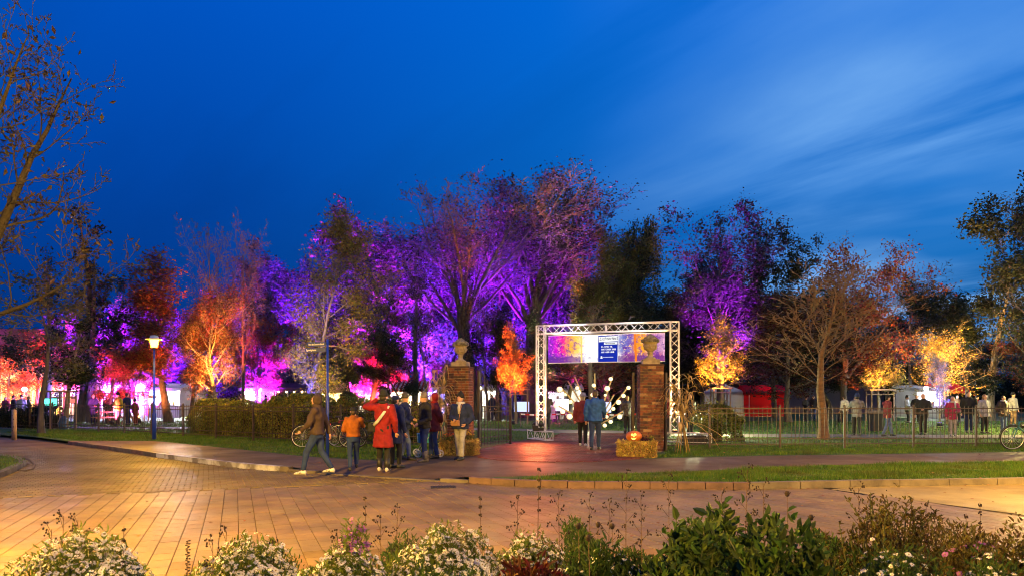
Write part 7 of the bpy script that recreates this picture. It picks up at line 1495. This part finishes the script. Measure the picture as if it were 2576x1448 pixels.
street_lamp(12.6, 9.6, 5.0, 11500, 'street lamp outside the frame lighting the carriageway', (1.0, 0.54, 0.08))
street_lamp(25.0, 31.0, 3.4, 7000, 'lamp added outside the frame to brighten the lawn and path', (1.0, 0.78, 0.22))  # added lamp, out of view, put in to brighten lawn and park path
# truss uplights (warm) inside each post
AT = arch.matrix_basis
def aw(v): return AT @ Vector(v)
for x0, nm in ((0, 'nearest the gate leaf'), (TL, 'beside the corn stalks')):
    c = aw((x0, 0, 0.40)); W1 = 3800
    e = empty('floodlight', (c.x, c.y, 0.36)); tag(e, 'warm uplight standing inside the truss post ' + nm, 'floodlight')
    m = MB(); m.lathe([(0, 0), (0.09, 0), (0.10, 0.08), (0, 0.08)], n=12); m.build('housing', M_black, e); m = MB(); m.lathe([(0, 0.08), (0.085, 0.08), (0.085, 0.085), (0, 0.085)], n=12); m.build('lens', mat('lens_warm', (0.1, 0.1, 0.1), None, emis=(1, 0.55, 0.2), estr=14), e)
    spot(e, (0, 0, 0.10), (0, 0, 4), (1.0, 0.50, 0.17), W1 * (1.0 if x0 == 0 else 1.7), 50, 0.9, 0.05)
    point(e, (0, 0, 1.5), (1.0, 0.5, 0.18), 70, 0.05)
c = aw((0, -0.55, 0)); 
for dx, lab in ((-0.28, 'black moving head lamp on the truss foot'), (0.05, 'second black moving head lamp next to the post')):
    e = empty('stage_lamp', aw((dx, -0.2 if dx > 0 else 0.22, 0.36)), 0); tag(e, lab, 'stage lamp')
    m = MB(); m.box((0, 0, 0.05), (0.20, 0.18, 0.10)); m.build('base', M_black, e); m = MB(); m.path([(0, -0.02, 0.16), (0, -0.04, 0.28)], [0.085, 0.095], 12); m.build('head', M_black, e)
    m = MB(); m.box((-0.10, 0, 0.16), (0.02, 0.06, 0.16)); m.box((0.10, 0, 0.16), (0.02, 0.06, 0.16)); m.build('yoke', M_black, e)
tgt = aw((0.9, -5.0, 0))
e = empty('floodlight', aw((-0.05, -0.6, 0.36))); tag(e, 'red-orange floodlight at the truss foot washing the brick paving', 'floodlight'); m = MB(); m.box((0, 0, 0.12), (0.2, 0.1, 0.16)); m.box((0, 0, 0.02), (0.22, 0.14, 0.03)); m.build('housing', M_black, e)
spot(e, (0, -0.1, 0.9), Vector((-0.6, -7.5, -0.36)), (1.0, 0.17, 0.05), 800, 100, 1.0, 0.1)
# banner / beam wash lamps clamped on the beam
for fx, cc, W1 in ((0.28, (0.95, 0.9, 1.0), 60), (0.72, (1.0, 0.85, 0.8), 35)):
    p = aw((TL * fx, -0.9, TOP + 0.10)); e = empty('wash_lamp', p); tag(e, 'small wash lamp on an arm over the banner, ' + ('bright side' if fx < .5 else 'urn side'), 'wash lamp')
    m = MB(); m.box((0, 0, 0.03), (0.16, 0.07, 0.05)); m.path([(0, 0, 0.05), (0, 0.78, 0.0)], 0.012, 6); m.build('housing', M_black, e)
    spot(e, (0, 0, -0.03), Vector((0, 0.9, -0.5)), cc, W1 * 3, 110, 0.8, 0.1)

PU = (0.30, 0.006, 1.0); MG = (0.95, 0.01, 0.60); BL = (0.05, 0.05, 1.0); RD = (1.0, 0.07, 0.03); OR = (1.0, 0.33, 0.05); YE = (1.0, 0.60, 0.18); PK = (1.0, 0.10, 0.45); VT = (0.20, 0.04, 1.0)
def fl(X, d, TX, Td, TY, col, W, label, ang=80):
    flood(wx(X, d), d, (wx(TX, Td), Td, wz(TY, Td)), col, W, label, ang)
K = 2.6
L = [
 # X, d, target X, d, Y, colour, W, label, angle
 (545, 38.6, 545, 41, 860, OR, 19266, 'orange floodlight at the foot of the forked glowing trunk', 50),
 (500, 40, 455, 44, 760, (1.0, 0.22, 0.03), 5408, 'orange floodlight on the dark tree by the street lamp', 50),
 (575, 43, 600, 46, 690, (1.0, 0.08, 0.08), 12000, 'red floodlight under the narrow bare tree', 55),
 (650, 50, 690, 60, 700, PU, 121680, 'violet floodlight under the round-topped purple tree', 60),
 (690, 53, 660, 60, 820, MG, 1701, 'magenta floodlight under the round-topped purple tree', 45),
 (745, 35.6, 755, 38, 900, BL, 3900, 'blue floodlight at the foot of the leaning tree', 75),
 (800, 30.0, 800, 38, 860, YE, 4844, 'amber floodlight shining into the yellow leaves of the leaning tree', 38),
 (850, 52, 880, 62, 680, PU, 59904, 'violet floodlight behind the leaning yellow tree', 60),
 (925, 53, 930, 60, 640, (0.75, 0.008, 0.95), 89856, 'violet floodlight under the broad purple tree', 70),
 (960, 52, 1010, 62, 800, MG, 39200, 'magenta floodlight beside the striped stall', 80),
 (975, 50, 975, 56, 930, RD, 10800, 'red floodlight close to the striped stall', 80),
 (1060, 54, 1110, 63, 700, VT, 94348, 'blue-violet floodlight behind the striped stall', 65),
 (1090, 50, 1100, 60, 900, (0.12, 0.08, 1.0), 36000, 'blue floodlight low under the domed tree', 85),
 (1175, 53, 1190, 50, 560, PU, 51840, 'violet floodlight at the trunk of the great domed tree', 75),
 (1250, 53, 1270, 65, 560, (0.38, 0.008, 1.0), 77760, 'violet floodlight behind the flame-shaped maple', 60),
 (1345, 56.5, 1335, 54, 560, (0.50, 0.01, 1.0), 33264, 'violet floodlight under the second domed tree', 75),
 (1395, 42, 1420, 46, 760, (0.8, 0.7, 0.35), 8000, 'pale floodlight under the arching bough', 60),
 (1380, 39, 1400, 45, 950, MG, 1800, 'magenta floodlight behind the truss post', 75),
 (1290, 37.6, 1300, 41, 865, (1.0, 0.16, 0.03), 17550, 'red-orange floodlight between the stakes of the flame-shaped maple', 50),
 (1800, 42.6, 1815, 46, 875, (1.0, 0.42, 0.05), 11980, 'amber floodlight between the stakes of the wide maple', 50),
 (1832, 49, 1815, 52, 700, (0.45, 0.008, 1.0), 43560, 'violet floodlight under the tallest dark tree', 50),
 (1850, 40.5, 1850, 44, 930, (0.6, 0.03, 1.0), 600, 'violet floodlight low beside the pale tent', 60),
 (2200, 42.4, 2211, 46, 895, (1.0, 0.50, 0.12), 7833, 'amber floodlight between the stakes of the small yellow maple', 40),
 (2405, 36.0, 2390, 40, 885, (1.0, 0.48, 0.10), 15048, 'amber floodlight under the bright yellow tree', 55),
 (2364, 35.8, 2364, 37, 930, (0.12, 0.05, 1.0), 2250, 'blue floodlight at the foot of the small violet tree', 75),
 (2575, 33, 2585, 38, 800, (1.0, 0.25, 0.04), 238, 'orange floodlight outside the frame under the rust-leaved tree', 80),
 (2150, 41, 2200, 45, 750, (1.0, 0.15, 0.03), 1248, 'red floodlight under the lopped tree', 60),
 (20, 47, 20, 52, 930, (1.0, 0.14, 0.03), 5400, 'orange-red floodlight at the edge before the house', 85),
 (95, 50, 98, 55, 900, (1.0, 0.10, 0.10), 11264, 'red floodlight under the pink and red tree', 85),
 (150, 54, 160, 62, 850, PK, 20275, 'pink floodlight behind the staked tree', 85),
 (55, 57, 30, 66, 960, (1.0, 0.62, 0.10), 16800, 'yellow floodlight on the house facade', 90),
 (300, 54, 305, 62, 840, (0.62, 0.01, 1.0), 219542, 'violet floodlight between the marquees', 75),
 (380, 56, 380, 66, 840, PU, 230400, 'violet floodlight behind the large marquee', 75),
 (280, 37.8, 275, 41, 930, (1.0, 0.10, 0.30), 2800, 'magenta floodlight under the small magenta tree', 80),
 (350, 40.5, 350, 44, 940, (1.0, 0.25, 0.06), 3500, 'orange floodlight between the thin stakes', 80),
 (238, 41, 232, 44, 900, VT, 1800, 'blue-violet floodlight grazing the thick dark trunk', 60),
 (345, 51, 345, 57, 840, (0.8, 0.01, 1.0), 18000, 'magenta-violet floodlight in front of the long marquee', 85),
 (1720, 29.5, 1760, 30, 1060, (0.9, 1.0, 0.35), 0, 'small white lamp on the ground beyond the corn stalks', 90),
]
for a in L: fl(*a[:6], a[6] * K, a[7], a[8])
# small bright lamp heads seen directly
def bright(X, Y, d, col, est, W, r, label, post=True):
    x, z = wx(X, d), wz(Y, d); e = empty('spotlight', (x, d, 0)); tag(e, label, 'spotlight'); m = MB(); m.ell((0, 0, z), (r, r, r), n=12, k=8); m.build('lamp_head', emm('head_%d' % X, col, est), e)
    rod('stand', (0, 0.03, 0), (0, 0.03, z), 0.02, M_black, e); point(e, (0, -0.25, z), col, W, 0.1)
bright(2330, 976, 44, (0.8, 0.9, 1.0), 90, 900, 0.13, 'dazzling white spotlight under the awning beside the violet tree')
bright(1207, 975, 40, (1, 0.75, 0.3), 40, 120, 0.09, 'small warm lamp shining through the gate bars')
bright(1722, 1037, 24.2, (0.8, 0.9, 1.0), 25, 15, 0.05, 'small white spotlight by the corn stalks')
bright(1765, 1038, 29.0, (0.95, 1.0, 0.5), 12, 1500, 0.05, 'low lamp flooding the lawn behind the corn stalks')
bright(1480, 1050, 31.5, (1.0, 0.85, 0.5), 3, 90, 0.05, 'low lamp at the middle of the globe sculpture')
bright(62, 978, 50, (0.8, 0.75, 1.0), 40, 1500, 0.16, 'white stage spotlight before the yellow facade')
bright(190, 990, 48, (0.30, 0.18, 1.0), 8, 2500, 0.12, 'violet spotlight beside the thick dark trunk')

# lettering becomes ordinary geometry
dg = bpy.context.evaluated_depsgraph_get()
for o in [o for o in sc.objects if o.type == 'FONT']:
    me = bpy.data.meshes.new_from_object(o.evaluated_get(dg)); q = bpy.data.objects.new('lettering', me); COL.objects.link(q); q.parent = o.parent
    q.location = o.location; q.rotation_euler = o.rotation_euler; q.scale = o.scale; bpy.data.objects.remove(o)
for i, o in enumerate([o for o in sc.objects if o.name.startswith('lettering')]): o.name = 'lettering' if i == 0 else 'lettering.%03d' % i
